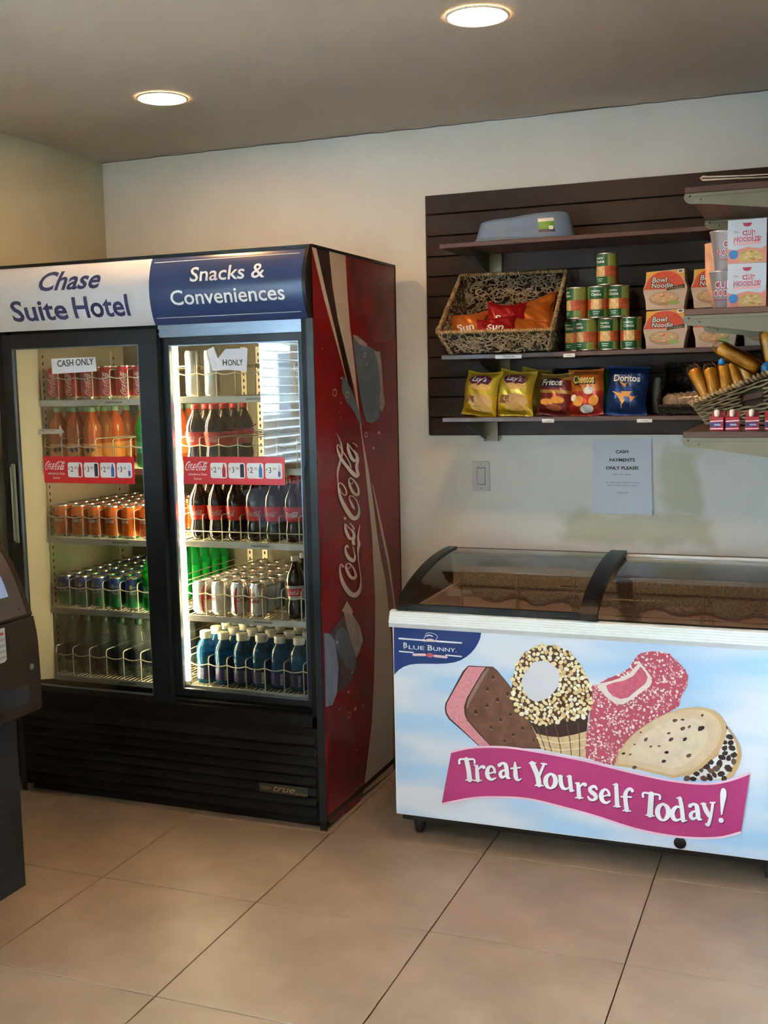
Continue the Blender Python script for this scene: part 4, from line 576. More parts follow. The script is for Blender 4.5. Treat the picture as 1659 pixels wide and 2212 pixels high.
# stickers, decals and notes on the doors
def rrect(x0, x1, z0, z1, r, k=4):
    P = []
    for (cx_, cz_, a0) in ((x1 - r, z1 - r, 0), (x0 + r, z1 - r, 90), (x0 + r, z0 + r, 180), (x1 - r, z0 + r, 270)):
        for i in range(k + 1): a = radians(a0 + 90 * i / k); P.append((cx_ + r * cos(a), cz_ + r * sin(a)))
    return P
def sticker(dd, y, x0, x1, z0, z1):
    FN = lambda u, v, d: (u, y - d, v)
    w = x1 - x0; h = z1 - z0
    st = MB().prism([(x0, z0), (x1, z0), (x1, z1), (x0, z1)], FN, 0, .0004).build('price_sticker', sred, dd)
    mb = MB(); script(mb, FN, x0 + w * .135, z0 + h * .66, w * .235, h * .34, .0008, 0)
    put_text(mb, 'refreshed at Chase', FN, x0 + w * .14, z0 + h * .36, h * .085, w * .19, .0008, 0); put_text(mb, 'Suites', FN, x0 + w * .14, z0 + h * .20, h * .085, w * .075, .0008, 0)
    for k, (p_, c_) in enumerate((('2', 3), ('3', 2), ('2', 4), ('3', 5))):
        a = x0 + w * (.272 + .180 * k); b_ = a + w * .163
        mb.poly(rrect(a, b_, z0 + h * .22, z0 + h * .78, h * .08), FN, .0006, 1)
        put_text(mb, '$', FN, a + w * .015, z0 + h * .55, h * .10, None, .0009, 2); put_text(mb, p_, FN, a + w * .045, z0 + h * .53, h * .20, None, .0009, 2)
        put_text(mb, '50' if p_ == '2' else '00', FN, a + w * .088, z0 + h * .58, h * .09, None, .0009, 2)
        bx = a + w * .134
        if k in (0, 2): P = [(-.010, -.5), (.010, -.5), (.011, .1), (.004, .38), (.004, .5), (-.004, .5), (-.004, .38), (-.011, .1)]
        else: P = [(-.012, -.5), (.012, -.5), (.012, .42), (.008, .5), (-.008, .5), (-.012, .42)]
        if k == 3: P = [(-.008, -.5), (.008, -.5), (.008, .15), (.003, .45), (-.003, .45), (-.008, .15)]
        mb.poly([(bx + q[0] * w * 1.6, z0 + h * .5 + q[1] * h * .48) for q in P], FN, .0009, c_)
        if k >= 2: mb.poly([(bx - .008 * w * 1.4, z0 + h * .30), (bx + .008 * w * 1.4, z0 + h * .30), (bx + .008 * w * 1.4, z0 + h * .48), (bx - .008 * w * 1.4, z0 + h * .48)], FN, .001, 4 if k == 2 else 6)
    mb.build('sticker_print', [white, M('sticker_white', (.80, .82, .88), .4), ink, M('mini_red', (.4, .01, .02), .4), M('mini_blue', (.03, .15, .5), .4), M('mini_clear', (.55, .62, .78), .4), M('mini_violet', (.12, .08, .4), .4)], st)
sticker(dl, F - .0045 + .012 - .0008, -1.378, -.983, 1.199, 1.297)
sticker(dr, F + .030 + .012 - .0012, -.800, -.400, 1.199, 1.296)
# slide-to-open arrows
def arrow(dd, y, P, txt, tc, m):
    FN = lambda u, v, d: (u, y - d, v)
    a = MB().prism(P, FN, 0, .0003).build('arrow_decal', m, dd)
    mb = MB(); put_text(mb, txt, FN, *tc, d=.0006); mb.build('decal_lettering', ink, a)
arrow(dl, F + .0072, [(-1.3951,1.3978),(-1.2997,1.3973),(-1.3011,1.4075),(-1.2777,1.3887),(-1.2995,1.3685),(-1.3008,1.3804),(-1.3964,1.379)], 'Slide To Open', (-1.352, 1.392, .009, .068), M('decal_beige', (.42, .37, .30), .5))
FN = lambda u, v, d: (u, F + .0412 - d, v)
mb = MB(); mb.ribbon([(-.505, 1.410, .004), (-.524, 1.392, .005), (-.504, 1.376, .004)], FN, 0); mb.ribbon([(-.52, 1.395, .0016), (-.62, 1.393, .0016)], FN, 0); mb.ribbon([(-.52, 1.389, .0016), (-.61, 1.380, .0016)], FN, 0)
mb.build('arrow_decal', M('decal_red', (.3, .02, .03), .5), dr)
# taped notes
nt_ = MB().prism([(-1.3177,1.654),(-1.1259,1.6552),(-1.1231,1.604),(-1.3173,1.5986)], lambda u, v, d: (u, F + .0066 - d, v), 0, .0005).build('paper_note', whitep, origin=(-1.29, F, 1.61))
tag(nt_, 'white CASH ONLY note taped on the left glass door of the cooler', 'note')
cq_ = [(-1.213,1.6378)][0]; mb = MB(); put_text(mb, 'CASH ONLY', lambda u, v, d: (u, F + .006 - d, v + (u - cq_[0]) * .03), cq_[0], cq_[1], .024, .158, .0003, bold=.012); mb.build('note_lettering', ink, nt_)
yy = F + .0412
pts = [(-0.6144,1.6681),(-0.528,1.6685),(-0.5347,1.59),(-0.6066,1.5965),(-0.6486,1.5943),(-0.6544,1.628)]
mb = MB(); mb.prism(pts, lambda u, v, d: (u, yy - d, v), 0, .0005)
fp = [(-0.6692,1.6666),(-0.6486,1.6771),(-0.635,1.6115),(-0.61,1.5998),(-0.645,1.5927),(-0.6614,1.5947)]
mb.add([(fp[0][0], yy - .030, fp[0][1]), (fp[1][0], yy - .020, fp[1][1]), (fp[2][0], yy - .004, fp[2][1]), (fp[3][0], yy - .001, fp[3][1]), (fp[4][0], yy - .003, fp[4][1]), (fp[5][0], yy - .012, fp[5][1])], [(0, 1, 2, 5), (5, 2, 3, 4)])
n2 = mb.build('paper_note', whitep, origin=(-.6, yy, 1.62)); tag(n2, 'curled folded paper note peeling off the right glass door', 'note')
mb = MB(); FN = lambda u, v, d: (u, yy - .0006 - d, v)
hq = [(-0.6182,1.6222),(-0.5766,1.6211)]; put_text(mb, 'H', FN, hq[0][0], hq[0][1], .021, .017, 0, bold=.02); put_text(mb, 'ONLY', FN, hq[1][0], hq[1][1], .021, .058, 0, bold=.012); mb.build('note_lettering', ink, n2)

# ---- shelves
PITCH = .0762
def shelf(x0, x1, z, posts, kind, lab):
    s = MB().box(x0, x1, F + .072, F + .078, z - .023, z - .001).build('shelf', strip_m, ck, origin=((x0 + x1) / 2, F + .075, z - .02), label=lab)
    mb = MB()
    for k in range(9): mb.cyl((x0, F + .085 + k * .08, z - .006), (x1, F + .085 + k * .08, z - .006), .0022, 5)
    n = int((x1 - x0) / .019)
    for k in range(n + 1): mb.cyl((x0 + (x1 - x0) * k / n, F + .078, z - .0022), (x0 + (x1 - x0) * k / n, B - .05, z - .0022), .0018, 5)
    mb.build('shelf_grid', wire_m, s, kind='stuff')
    mb = MB()
    for k in range(14): a = (x0 + x1) / 2 + .02 + k * .0052; mb.box(a, a + .0036, F + .0714, F + .0718, z - .015, z - .009)
    mb.build('strip_mark', greyink, s, kind='stuff')
    hh = .108 if kind != 'low' else .095
    for xx in posts:
        MB().tube([(xx, F + .08, z - .002), (xx, F + .08, z + hh - .008), (xx, F + .086, z + hh - .001), (xx, F + .10, z + hh), (xx, B - .06, z + hh)], .0021, 6).build('wire_divider', wire_m, s)
    mb = MB()
    wz = {'wave': .082, 'low': .034, 'tall': .080}[kind]
    if kind == 'low': mb.cyl((posts[0], F + .079, z + wz), (posts[-1] + .03, F + .079, z + wz), .0021, 6)
    else:
        pts = []
        for i in range(len(posts)):
            for t in range(8):
                u = t / 8; x = posts[i] + PITCH * u
                if x > x1: break
                pts.append((x, F + .079 - .004 * sin(pi * u), z + wz - .0065 * sin(pi * u)))
        mb.tube(pts, .0021, 6)
    mb.build('front_wire', wire_m, s)
    return s
ZS = [1.503, 1.250, .985, .714, .452]
PL = [-1.425 + PITCH * k for k in range(8)]; PR = [-.829 + PITCH * k for k in range(7)]
names_ = ['top', 'second', 'middle', 'fourth', 'bottom']
for k, z in enumerate(ZS):
    shelf(-1.432, -.885, z, PL if k != 9 else PL, 'wave', 'white wire shelf, ' + names_[k] + ' on the left')
    shelf(-.829, -.325, z + (.004 if k != 2 else .006), PR, 'low' if k == 2 else 'wave', 'white wire shelf, ' + names_[k] + ' on the right')

# ---------------------------------------------------------------- cans and bottles
N_ = 18
def can_proto(kind):
    bands = {'red': [(.0, 0)], 'orange': [(.0, 0)], 'ice': [(.0, 0)], 'silver': [(.0, 0)], 'tall': [(0, 0)]}
    h = .1215; R = .0330
    t = thing('soda_can', '', 'can')
    zs = [(.0245, .0), (.026, .003), (R, .011)]
    if kind == 'ice': body = [(.046, 1), (.072, 2), (.104, 0)]; mats = [canbl, cangr, M('can_pale', (.10, .22, .16), .3, metal=.3), alu]
    elif kind == 'red': body = [(.104, 0)]; mats = [canred, canred, canred, alu]
    elif kind == 'orange': body = [(.104, 0)]; mats = [canor, canor, canor, alu]
    else: body = [(.104, 0)]; mats = [cansv, canred, cansv, alu]
    prof = zs[:]; mis = [3, 3]
    for (z, mi) in body: prof.append((R, z)); mis.append(mi)
    prof += [(.0262, .1165), (.0268, .1205), (.0262, h), (.0245, h), (.024, h - .004), (.0001, h - .004)]
    mis += [body[-1][1], 3, 3, 3, 3, 3]
    MB().lathe(prof, N_, mis=mis, capt=False).build('body', mats, t)
    mb = MB(); mb.lathe([(.0001, h - .0025), (.008, h - .0025), (.0085, h - .0035)], 10, (0, -.006, 0)); mb.box(-.005, .005, -.002, .012, h - .0036, h - .0026); mb.build('pull_tab', alu, t)
    RR = R + .0004
    def cy(u, v, d): a = -pi / 2 + u / RR; return ((RR + d) * cos(a), (RR + d) * sin(a), v)
    mb = MB()
    if kind == 'red': 
        cyl_v = lambda u, v, d: cy(-v, u, d)
        script(mb, cyl_v, .058, .0, .088, .026, 0, 0, 2); mats = [white]
    elif kind == 'orange':
        for (u, v, r) in ((0, .066, .017),): mb.poly([(u + r * cos(a * pi / 6) * .95, v + r * sin(a * pi / 6)) for a in range(12)], cy, 0, 1)
        put_text(mb, 'fanta', cy, .004, .066, .015, .040, .0004, 0, bold=.02, shear=.2)
        mb.ribbon([(-.02, .028, .002), (0, .036, .006), (.022, .03, .002)], cy, .0002, 2); mats = [white, M('fanta_blue', (.01, .02, .09), .4), orglabel]
    elif kind == 'ice':
        put_text(mb, 'ICE', cy, .004, .068, .014, .030, .0004, 0, bold=.02); put_text(mb, 'Sprite', cy, .0, .088, .010, .034, .0004, 2, bold=.01, shear=.2)
        mb.poly([(-.012, .080), (.0, .083), (-.004, .098), (-.014, .094)], cy, .0002, 1); mats = [M('ice_text', (.55, .60, .62), .4), M('ice_yellow', (.45, .5, .06), .4), M('ice_text2', (.35, .42, .45), .4)]
    else:
        mb.ribbon([(-.010, .012, .007), (-.012, .06, .010), (-.006, .103, .006)], cy, .0002, 1)
        put_text(mb, 'Coke', cy, .010, .062, .018, .036, .0004, 1, bold=.02, shear=.3); put_text(mb, 'Diet', cy, .008, .084, .010, .018, .0004, 1, shear=.2); mats = [white, M('diet_red', (.55, .02, .03), .4)]
    mb.build('can_print', mats, t)
    return t
def bottle_proto(kind):
    t = thing('drink_bottle', '', 'bottle')
    n = 20
    if kind in ('cola', 'diet', 'tallcola'):
        prof = [(.020, 0), (.029, .004), (.0335, .022), (.0345, .040), (.031, .062), (.0295, .075), (.0335, .098), (.0365, .125), (.0355, .145), (.030, .165), (.020, .185), (.0135, .198), (.0125, .208)]
        MB().lathe(prof, n).build('bottle_body', cola_l, t)
        MB().lathe([(.0303, .074), (.0342, .098), (.0371, .122), (.0371, .126)] if kind != 'diet' else [(.0303, .074), (.0342, .098), (.0371, .122)], n, capb=False, capt=False).build('label', collabel if kind == 'cola' else dietlabel, t)
        RR = .0365
        def cy(u, v, d): a = -pi / 2 + u / RR; r = .0306 + (.0376 - .0306) * (v - .074) / .048; return ((r + d) * cos(a), (r + d) * sin(a), v)
        mb = MB()
        if kind == 'diet':
            mb.poly([(-.028, .086), (.03, .086), (.03, .112), (-.028, .112)][:4], cy, .0001, 0); mb = MB()
            mb.grid(lambda a, b_: cy(-.03 + .062 * a, .085 + .027 * b_, .0003), 10, 1, 0); script(mb, cy, 0, .0985, .046, .018, .0008, 1, 2)
        else: script(mb, cy, .002, .100, .052, .020, .0005, 1, 2)
        mb.build('label_print', [M('print_red', (.55, .01, .015), .4), white], t)
        MB().lathe([(.0142, .206), (.0146, .209), (.0146, .222), (.0135, .2245)], 16).build('cap', capr if kind == 'cola' else capw, t)
        if kind == 'diet': pass
    elif kind in ('orange', 'green'):
        prof = [(.022, 0), (.031, .005), (.0335, .02), (.0335, .085), (.0325, .10), (.0345, .120), (.035, .138), (.032, .158), (.022, .182), (.0138, .198), (.0128, .208)]
        MB().lathe(prof, n).build('bottle_body', org_l if kind == 'orange' else grn_l, t)
        if kind == 'orange':
            MB().lathe([(.0339, .030), (.0339, .088)], n, capb=False, capt=False).build('label', orglabel, t)
            RR = .0342
            def cy(u, v, d): a = -pi / 2 + u / RR; return ((RR + d) * cos(a), (RR + d) * sin(a), v)
            mb = MB(); mb.poly([(.015 * cos(a * pi / 5), .066 + .012 * sin(a * pi / 5)) for a in range(10)], cy, .0001, 1); put_text(mb, 'FANTA', cy, 0, .066, .012, .044, .0006, 1 if False else 2, bold=.02)
            mb.build('label_print', [white, M('fanta_blue', (.01, .02, .09), .4), M('fanta_ink', (.10, .05, .05), .4)], t)
        else:
            MB().lathe([(.0150, .006), (.0285, .012), (.0305, .03), (.0305, .10), (.031, .128)], n).build('drink', M('green_drink', (.02, .42, .10), .2), t)
            RR = .0342
            def cy(u, v, d): a = -pi / 2 + u / RR; return ((RR + d) * cos(a), (RR + d) * sin(a), v)
            mb = MB(); mb.grid(lambda a, b_: cy(-.028 + .056 * a, .052 + .044 * b_, .0002), 8, 1, 0); put_text(mb, 'Sprite', lambda u, v, d: cy(u, v, d), 0, .075, .017, .046, .0010, 1, bold=.02, shear=.2)
            mb.build('label_print', [M('sprite_green', (.01, .36, .12), .4), M('sprite_pale', (.45, .75, .45), .4)], t)
        MB().lathe([(.0142, .206), (.0146, .209), (.0146, .222), (.0135, .2245)], 16).build('cap', M('cap_pale_green', (.25, .42, .28), .45) if kind == 'orange' else capg, t)
    elif kind == 'clear':
        prof = [(.022, 0), (.031, .005), (.0325, .02), (.0310, .03), (.0325, .045), (.0325, .115), (.034, .125), (.033, .14), (.026, .168), (.016, .192), (.0128, .204)]
        MB().lathe(prof, n).build('bottle_body', clr_l, t)
        MB().lathe([(.0329, .050), (.0329, .108)], n, capb=False, capt=False).build('label', soft_plastic('water_label', (.4, .44, .5), .5, (.05, .07, .10), .4) if 'water_label' not in MATS else MATS['water_label'], t)
        MB().lathe([(.0148, .202), (.0152, .205), (.0152, .222), (.014, .2245)], 16).build('cap', capdg, t)
    elif kind == 'blue':
        prof = [(.026, 0), (.034, .005), (.036, .02), (.036, .060), (.0335, .070), (.036, .085), (.0372, .105), (.035, .130), (.027, .152), (.0185, .162), (.0180, .170)]
        MB().lathe(prof, n).build('bottle_body', blu_l, t)
        MB().lathe([(.018, .004), (.031, .008), (.033, .02), (.033, .09), (.034, .118)], n).build('drink', M('blue_liquid', (.01, .16, .30), .2), t)
        MB().lathe([(.0364, .018), (.0364, .062)], n, capb=False, capt=False).build('label', blulabel, t)
        RR = .037
        def cy(u, v, d): a = -pi / 2 + u / RR; return ((RR + d) * cos(a), (RR + d) * sin(a), v)
        mb = MB(); put_text(mb, 'POWERADE', lambda u, v, d: cy(.012 - v + .04, u + .04, d), 0, .04, .010, .040, .0006, 0, bold=.02); mb.build('label_print', M('power_print', (.5, .55, .65), .4), t)
        MB().lathe([(.0205, .166), (.0210, .168), (.0210, .190), (.0195, .193)], 18).build('cap', capw, t)
    elif kind == 'tall':
        prof = [(.024, 0), (.0275, .008), (.0275, .150), (.0255, .158), (.0255, .161), (.0235, .161), (.0235, .157), (.0001, .157)]
        MB().lathe(prof, n, capt=False).build('body', M('pale_can', (.62, .64, .60), .25, metal=.6), t)
    return t
ROWN = ['front row', 'second row', 'third row', 'fourth row', 'fifth row', 'sixth row', 'seventh row', 'rear row']
COLN = ['first', 'second', 'third', 'fourth', 'fifth', 'sixth', 'seventh']
SHN = ['top', 'second', 'middle', 'fourth', 'bottom']
used = {}
def put(kind, builder, x, y, z, side, sh, col, row, what, group, rz=0, dy=0):
    lab = f'{what}, {COLN[col]} column, {ROWN[row]}, {SHN[sh]} {side} cooler shelf'
    if kind not in used: o = builder(kind); used[kind] = o; o.location = (x, y, z); o.rotation_euler = (0, 0, rz)
    else: o = dup(used[kind], (x, y, z), rot=(0, 0, rz), skip=() if row == 0 else ('label_print', 'can_print'))
    o['label'] = lab; o['group'] = group
    return o
rb = random.Random(21)
def fill(kind, builder, side, sh, cols, rows, what, group, dp=.0685, rzs=.5, y0=F + .118):
    xs = PL if side == 'left' else PR
    z = ZS[sh] + (0 if side == 'left' else (.004 if sh != 2 else .006)) + .0005
    for c in cols:
        for r in (rows(c) if callable(rows) else rows):
            put(kind, builder, xs[c] + PITCH / 2 + rb.uniform(-.0015, .0015), y0 + r * dp + (rb.uniform(-.001, .001)), z, side, sh, c, r, what, group, rb.uniform(-rzs, rzs))
fill('red', can_proto, 'left', 0, range(6), range(2), 'red cola can', 'red cola cans')
fill('orange', bottle_proto, 'left', 1, range(5), lambda c: range(0, 4) if c < 3 else range(3, 7), 'orange soda bottle', 'orange soda bottles', .0735)
fill('green', bottle_proto, 'left', 1, [5], range(0, 2), 'green soda bottle', 'green soda bottles', .0735)
o_can = lambda k: can_proto('orange')
fill('ocan', lambda k: can_proto('orange'), 'left', 2, range(6), range(8), 'orange soda can', 'orange soda cans')
fill('ice', can_proto, 'left', 3, range(5), range(8), 'blue and green soda can', 'blue and green soda cans')
fill('green', bottle_proto, 'left', 3, [5], range(8), 'green soda bottle', 'green soda bottles', .0735)
fill('clear', bottle_proto, 'left', 4, range(6), range(4), 'clear bottle with dark green cap', 'clear bottles', .0735, y0=F + .135)
fill('tall', bottle_proto, 'right', 0, [0, 1], range(1), 'tall slim pale can', 'tall pale cans')
fill('cola', bottle_proto, 'right', 1, [0, 1], range(4), 'cola bottle with red label', 'cola bottles', .0735)
fill('cola', bottle_proto, 'right', 2, range(6), range(3), 'cola bottle with red label', 'cola bottles', .0735)
fill('silver', can_proto, 'right', 3, range(5), lambda c: range(0, 8) if c < 4 else range(2, 7), 'silver diet cola can', 'silver diet cola cans', rzs=1.2)
fill('diet', bottle_proto, 'right', 3, [5], range(2), 'diet cola bottle with silver label', 'diet cola bottles', .0735)
fill('blue', bottle_proto, 'right', 4, range(6), range(4), 'blue sports drink bottle with white cap', 'blue sports drinks', .080, y0=F + .128)
# ================================================================ ice cream freezer
FX0, FX1, FY, FB, FZ0, FZ1 = -.006, 1.242, -.840, -.20, .090, .738
fz = thing('ice_cream_freezer', 'low white chest freezer with curved sliding glass lids and ice cream front graphic', 'freezer', (.618, -.52, 0))
mb = MB()
mb.box(FX0, FX1, FY + .001, FY + .05, FZ0, .775).box(FX0, FX1, FB - .05, FB, FZ0, .86).box(FX0, FX0 + .05, FY + .05, FB - .05, FZ0, .775).box(FX1 - .05, FX1, FY + .05, FB - .05, FZ0, .775).box(FX0 + .05, FX1 - .05, FY + .05, FB - .05, FZ0, FZ0 + .06)
mb.build('body', frz, fz)
mb = MB(); e = .003
mb.box(FX0 + .05, FX0 + .05 + e, FY + .05, FB - .05, .15, .79).box(FX1 - .05 - e, FX1 - .05, FY + .05, FB - .05, .15, .79).box(FX0 + .05, FX1 - .05, FB - .05 - e, FB - .05, .15, .86).box(FX0 + .05, FX1 - .05, FY + .05, FY + .05 + e, .15, .78).box(FX0 + .05, FX1 - .05, FY + .05, FB - .05, .15, .153)
mb.build('liner', liner, fz)
# corner strip and chassis
MB().box(FX0 + .012, FX1 - .012, FY + .03, FB - .02, .062, FZ0).build('chassis', black, fz)
for (x, y) in ((FX0 + .055, FY + .085), (FX1 - .055, FY + .085), (FX0 + .055, FB - .07), (FX1 - .055, FB - .07)):
    c = MB().box(x - .022, x + .022, y - .03, y + .03, .055, .0635).build('caster', rubber, fz, origin=(x, y, .03))
    MB().lathe([(.0001, -.012), (.022, -.012), (.0262, -.008), (.0262, .008), (.022, .012), (.0001, .012)], 20).build('wheel', rubber, c, origin=(0, 0, 0)).rotation_euler = (0, pi / 2, 0)
    c.children[0].location = (0, 0, -.0035)
    mb = MB()
    for s in (-1, 1): mb.prism([(-.02, 0.0), (.02, 0), (.010, -.034), (-.010, -.034)], lambda u, v, d: (x + d, y + u, .056 + v), s * .015, s * .0175)
    mb.build('fork', dmetal, c)
# front panel
PF = lambda u, v, d: (u, FY - .0008 - d, v)
pan = M('panel_print', (.72, .80, .92), .3)
nt = pan.node_tree; b = nt.nodes['Principled BSDF']; tc = nt.nodes.new('ShaderNodeTexCoord'); mp = nt.nodes.new('ShaderNodeMapping'); mp.inputs['Rotation'].default_value = (0, radians(28), 0); mp.inputs['Scale'].default_value = (1.0, 1, 4.0)
nz = nt.nodes.new('ShaderNodeTexNoise'); nz.inputs['Scale'].default_value = 2.1; nz.inputs['Detail'].default_value = 1.0; cr_ = nt.nodes.new('ShaderNodeValToRGB')
cr_.color_ramp.elements[0].position = .36; cr_.color_ramp.elements[0].color = (.44, .66, .93, 1); cr_.color_ramp.elements[1].position = .58; cr_.color_ramp.elements[1].color = (.76, .81, .92, 1)
nt.links.new(tc.outputs['Object'], mp.inputs[0]); nt.links.new(mp.outputs[0], nz.inputs['Vector']); nt.links.new(nz.outputs[0], cr_.inputs[0]); nt.links.new(cr_.outputs[0], b.inputs['Base Color'])
fp_ = MB().box(FX0 + .004, FX1 - .004, FY - .0005, FY + .001, FZ0 + .003, FZ1).build('front_panel', pan, fz, origin=(.618, FY, .41))
MB().box(FX0, FX0 + .004, FY - .001, FY + .001, FZ0, FZ1).box(FX0, FX1, FY - .001, FY + .001, FZ0, FZ0 + .004).box(FX1 - .004, FX1, FY - .001, FY + .001, FZ0, FZ1).build('panel_edge', frz, fz)
# logo
mb = MB(); mb.poly([(-0.0016,0.7373),(0.0893,0.7369),(0.1953,0.7357),(0.3002,0.7335),(0.2969,0.7151),(0.2905,0.7005),(0.2811,0.6837),(0.2674,0.6665),(0.2505,0.6511),(0.2295,0.6374),(0.2063,0.6285),(0.1788,0.6229),(0.147,0.6195),(0.1085,0.6172),(0.0762,0.6144),(0.0523,0.6098),(0.0304,0.6007),(0.0127,0.5885),(-0.003,0.5716)], PF, .0003)
lg = mb.build('logo', M('logo_blue', (.006, .035, .19), .3), fp_)
mb = MB()
mb.ribbon([(0.0172,0.6967,0.0055),(0.0885,0.696,0.0055),(0.1631,0.6957,0.0055),(0.2334,0.6954,0.0054)], PF, .0007, 0, 2); mb.ribbon([(0.0173,0.653,0.0045),(0.0661,0.6523,0.0045)], PF, .0007, 0, 2); mb.ribbon([(0.1793,0.6513,0.0045),(0.2328,0.6503,0.0044)], PF, .0007, 0, 2)
mb.ribbon([(0.0671,0.6449,0.0086),(0.1069,0.6473,0.0086)], PF, .0008, 1, 2); mb.ribbon([(0.141,0.6459,0.0085),(0.1813,0.6446,0.0085)], PF, .0008, 1, 2)
e0 = [(0.1244,0.647)][0]; mb.poly([(e0[0] + .0125 * cos(a * pi / 8), e0[1] + .0075 * sin(a * pi / 8)) for a in range(16)], PF, .0011, 2)
mb.ribbon([(0.1014,0.6965,0.0018),(0.108,0.7072,0.0018),(0.112,0.7173,0.0018),(0.1189,0.7219,0.0018),(0.1317,0.722,0.0018),(0.1444,0.7187,0.0018),(0.1517,0.7103,0.0018),(0.1467,0.7024,0.0018),(0.1493,0.6954,0.0018)], PF, .0008, 3, 4)
mb.poly([(0.1002,0.6918),(0.1078,0.6979),(0.1207,0.7024),(0.1314,0.7025),(0.144,0.6982),(0.1503,0.6934)], PF, .0009, 1)
mb.ribbon([(0.1134,0.7106,0.0033),(0.1231,0.7143,0.0041),(0.1347,0.7113,0.0032)], PF, .0009, 3, 3)
tx = [(0.0352,0.6746),(0.0719,0.6728),(0.1074,0.6721),(0.1213,0.673),(0.2153,0.6721)]
def serif(mb, s, x0, x1, z, h, d, mi):   # lettering with small serifs: big initials, small caps
    put_text(mb, s, PF, (x0 + x1) / 2, z, h, x1 - x0, d, mi, bold=.012)
q = [(0.0322,0.6879),(0.0458,0.6628),(0.0494,0.6817),(0.1061,0.6627),(0.1162,0.6881),(0.1349,0.6595),(0.1363,0.6823),(0.2162,0.661)]
put_text(mb, 'B', PF, (q[0][0] + q[1][0]) / 2, (q[0][1] + q[1][1]) / 2, .0175, q[1][0] - q[0][0], .001, 3, bold=.015); put_text(mb, 'LUE', PF, (q[2][0] + q[3][0]) / 2, q[1][1] + .0065, .0130, q[3][0] - q[2][0] - .002, .001, 3, bold=.012)
put_text(mb, 'B', PF, (q[4][0] + q[5][0]) / 2, q[1][1] + .0088 + .0004, .0175, q[5][0] - q[4][0] - .002, .001, 3, bold=.015); put_text(mb, 'UNNY.', PF, (q[6][0] + q[7][0]) / 2, q[1][1] + .0068, .0130, q[7][0] - q[6][0], .001, 3, bold=.012)
for s_ in ((q[0][0] - .001, q[0][0] + .006), (q[4][0] - .001, q[4][0] + .006)):
    for zz in (q[1][1], q[1][1] + .0165): mb.add([PF(s_[0], zz, .001), PF(s_[1], zz, .001), PF(s_[1], zz + .0012, .001), PF(s_[0], zz + .0012, .001)], [(0, 1, 2, 3)], 3)
mb.build('logo_lettering', [white, M('logo_pink', (.85, .62, .62), .4), M('logo_red', (.65, .10, .14), .4), M('logo_white', (.82, .84, .88), .4)], lg)
# sandwich
brown = M('wafer_brown', (.17, .07, .04), .5, noise=.25, nscale=30); dbrown = M('choc_dark', (.045, .014, .010), .4); pinki = M('pink_ice', (.72, .28, .33), .5, noise=.12, nscale=120)
mb = MB()
mb.poly([(0.2542,0.6206),(0.2596,0.622),(0.3114,0.623),(0.338,0.6239),(0.351,0.6147),(0.3921,0.5679),(0.4135,0.541),(0.4626,0.4511),(0.4967,0.367),(0.3902,0.3598),(0.3263,0.3597),(0.2868,0.3558),(0.2295,0.4028),(0.1862,0.4364),(0.1755,0.4534),(0.1728,0.4711),(0.1753,0.4892),(0.1836,0.5042),(0.2359,0.6009)], PF, .0004, 1)
mb.poly([(0.2563,0.6186),(0.315,0.6211),(0.3005,0.6022),(0.2749,0.5579),(0.2492,0.5133),(0.2397,0.4841),(0.2412,0.4557),(0.2499,0.4369),(0.2909,0.3944),(0.3263,0.3605),(0.2897,0.3568),(0.2296,0.4082),(0.1899,0.4403),(0.1799,0.4574),(0.178,0.4751),(0.1816,0.4916),(0.2097,0.5421),(0.2394,0.594)], PF, .0006, 2)
mb.poly([(0.3185,0.6214),(0.338,0.6225),(0.351,0.613),(0.392,0.5665),(0.4128,0.5392),(0.4609,0.4492),(0.495,0.3686),(0.3299,0.3608),(0.2945,0.3965),(0.2536,0.4372),(0.2455,0.4561),(0.2451,0.481),(0.2527,0.5101),(0.2785,0.5564),(0.3041,0.6042)], PF, .0008, 0)
mb.ribbon([(0.322,0.6161,0.0069),(0.3039,0.5884,0.0105),(0.2784,0.5441,0.0119),(0.2581,0.507,0.0091),(0.2505,0.4814,0.0049)], PF, .001, 3, 3)
for (u, v, w) in [(0.3387,0.5893,0.0104),(0.3195,0.5491,0.0105),(0.3528,0.5167,0.0119),(0.3171,0.4943,0.0105),(0.2792,0.4697,0.012),(0.3865,0.5388,0.0111),(0.3954,0.4713,0.0098),(0.3628,0.4507,0.0098),(0.3295,0.4229,0.0099),(0.4346,0.4293,0.0098),(0.4036,0.4052,0.0091),(0.3745,0.3812,0.0085),(0.4709,0.3924,0.007)]:
    mb.poly([(u + w * .5 * cos(a * pi / 4), v + w * .6 * sin(a * pi / 4)) for a in range(8)], PF, .001, 1); mb.poly([(u + w * .4 * cos(a * pi / 4), v - w * .7 + w * .2 * sin(a * pi / 4)) for a in range(8)], PF, .0009, 3)
mb.build('sandwich_print', [brown, dbrown, pinki, M('wafer_light', (.30, .18, .15), .5)], fp_)
def inside(p, P):
    x, y = p; c = False; j = len(P) - 1
    for i in range(len(P)):
        if (P[i][1] > y) != (P[j][1] > y) and x < (P[j][0] - P[i][0]) * (y - P[i][1]) / (P[j][1] - P[i][1]) + P[i][0]: c = not c
        j = i
    return c
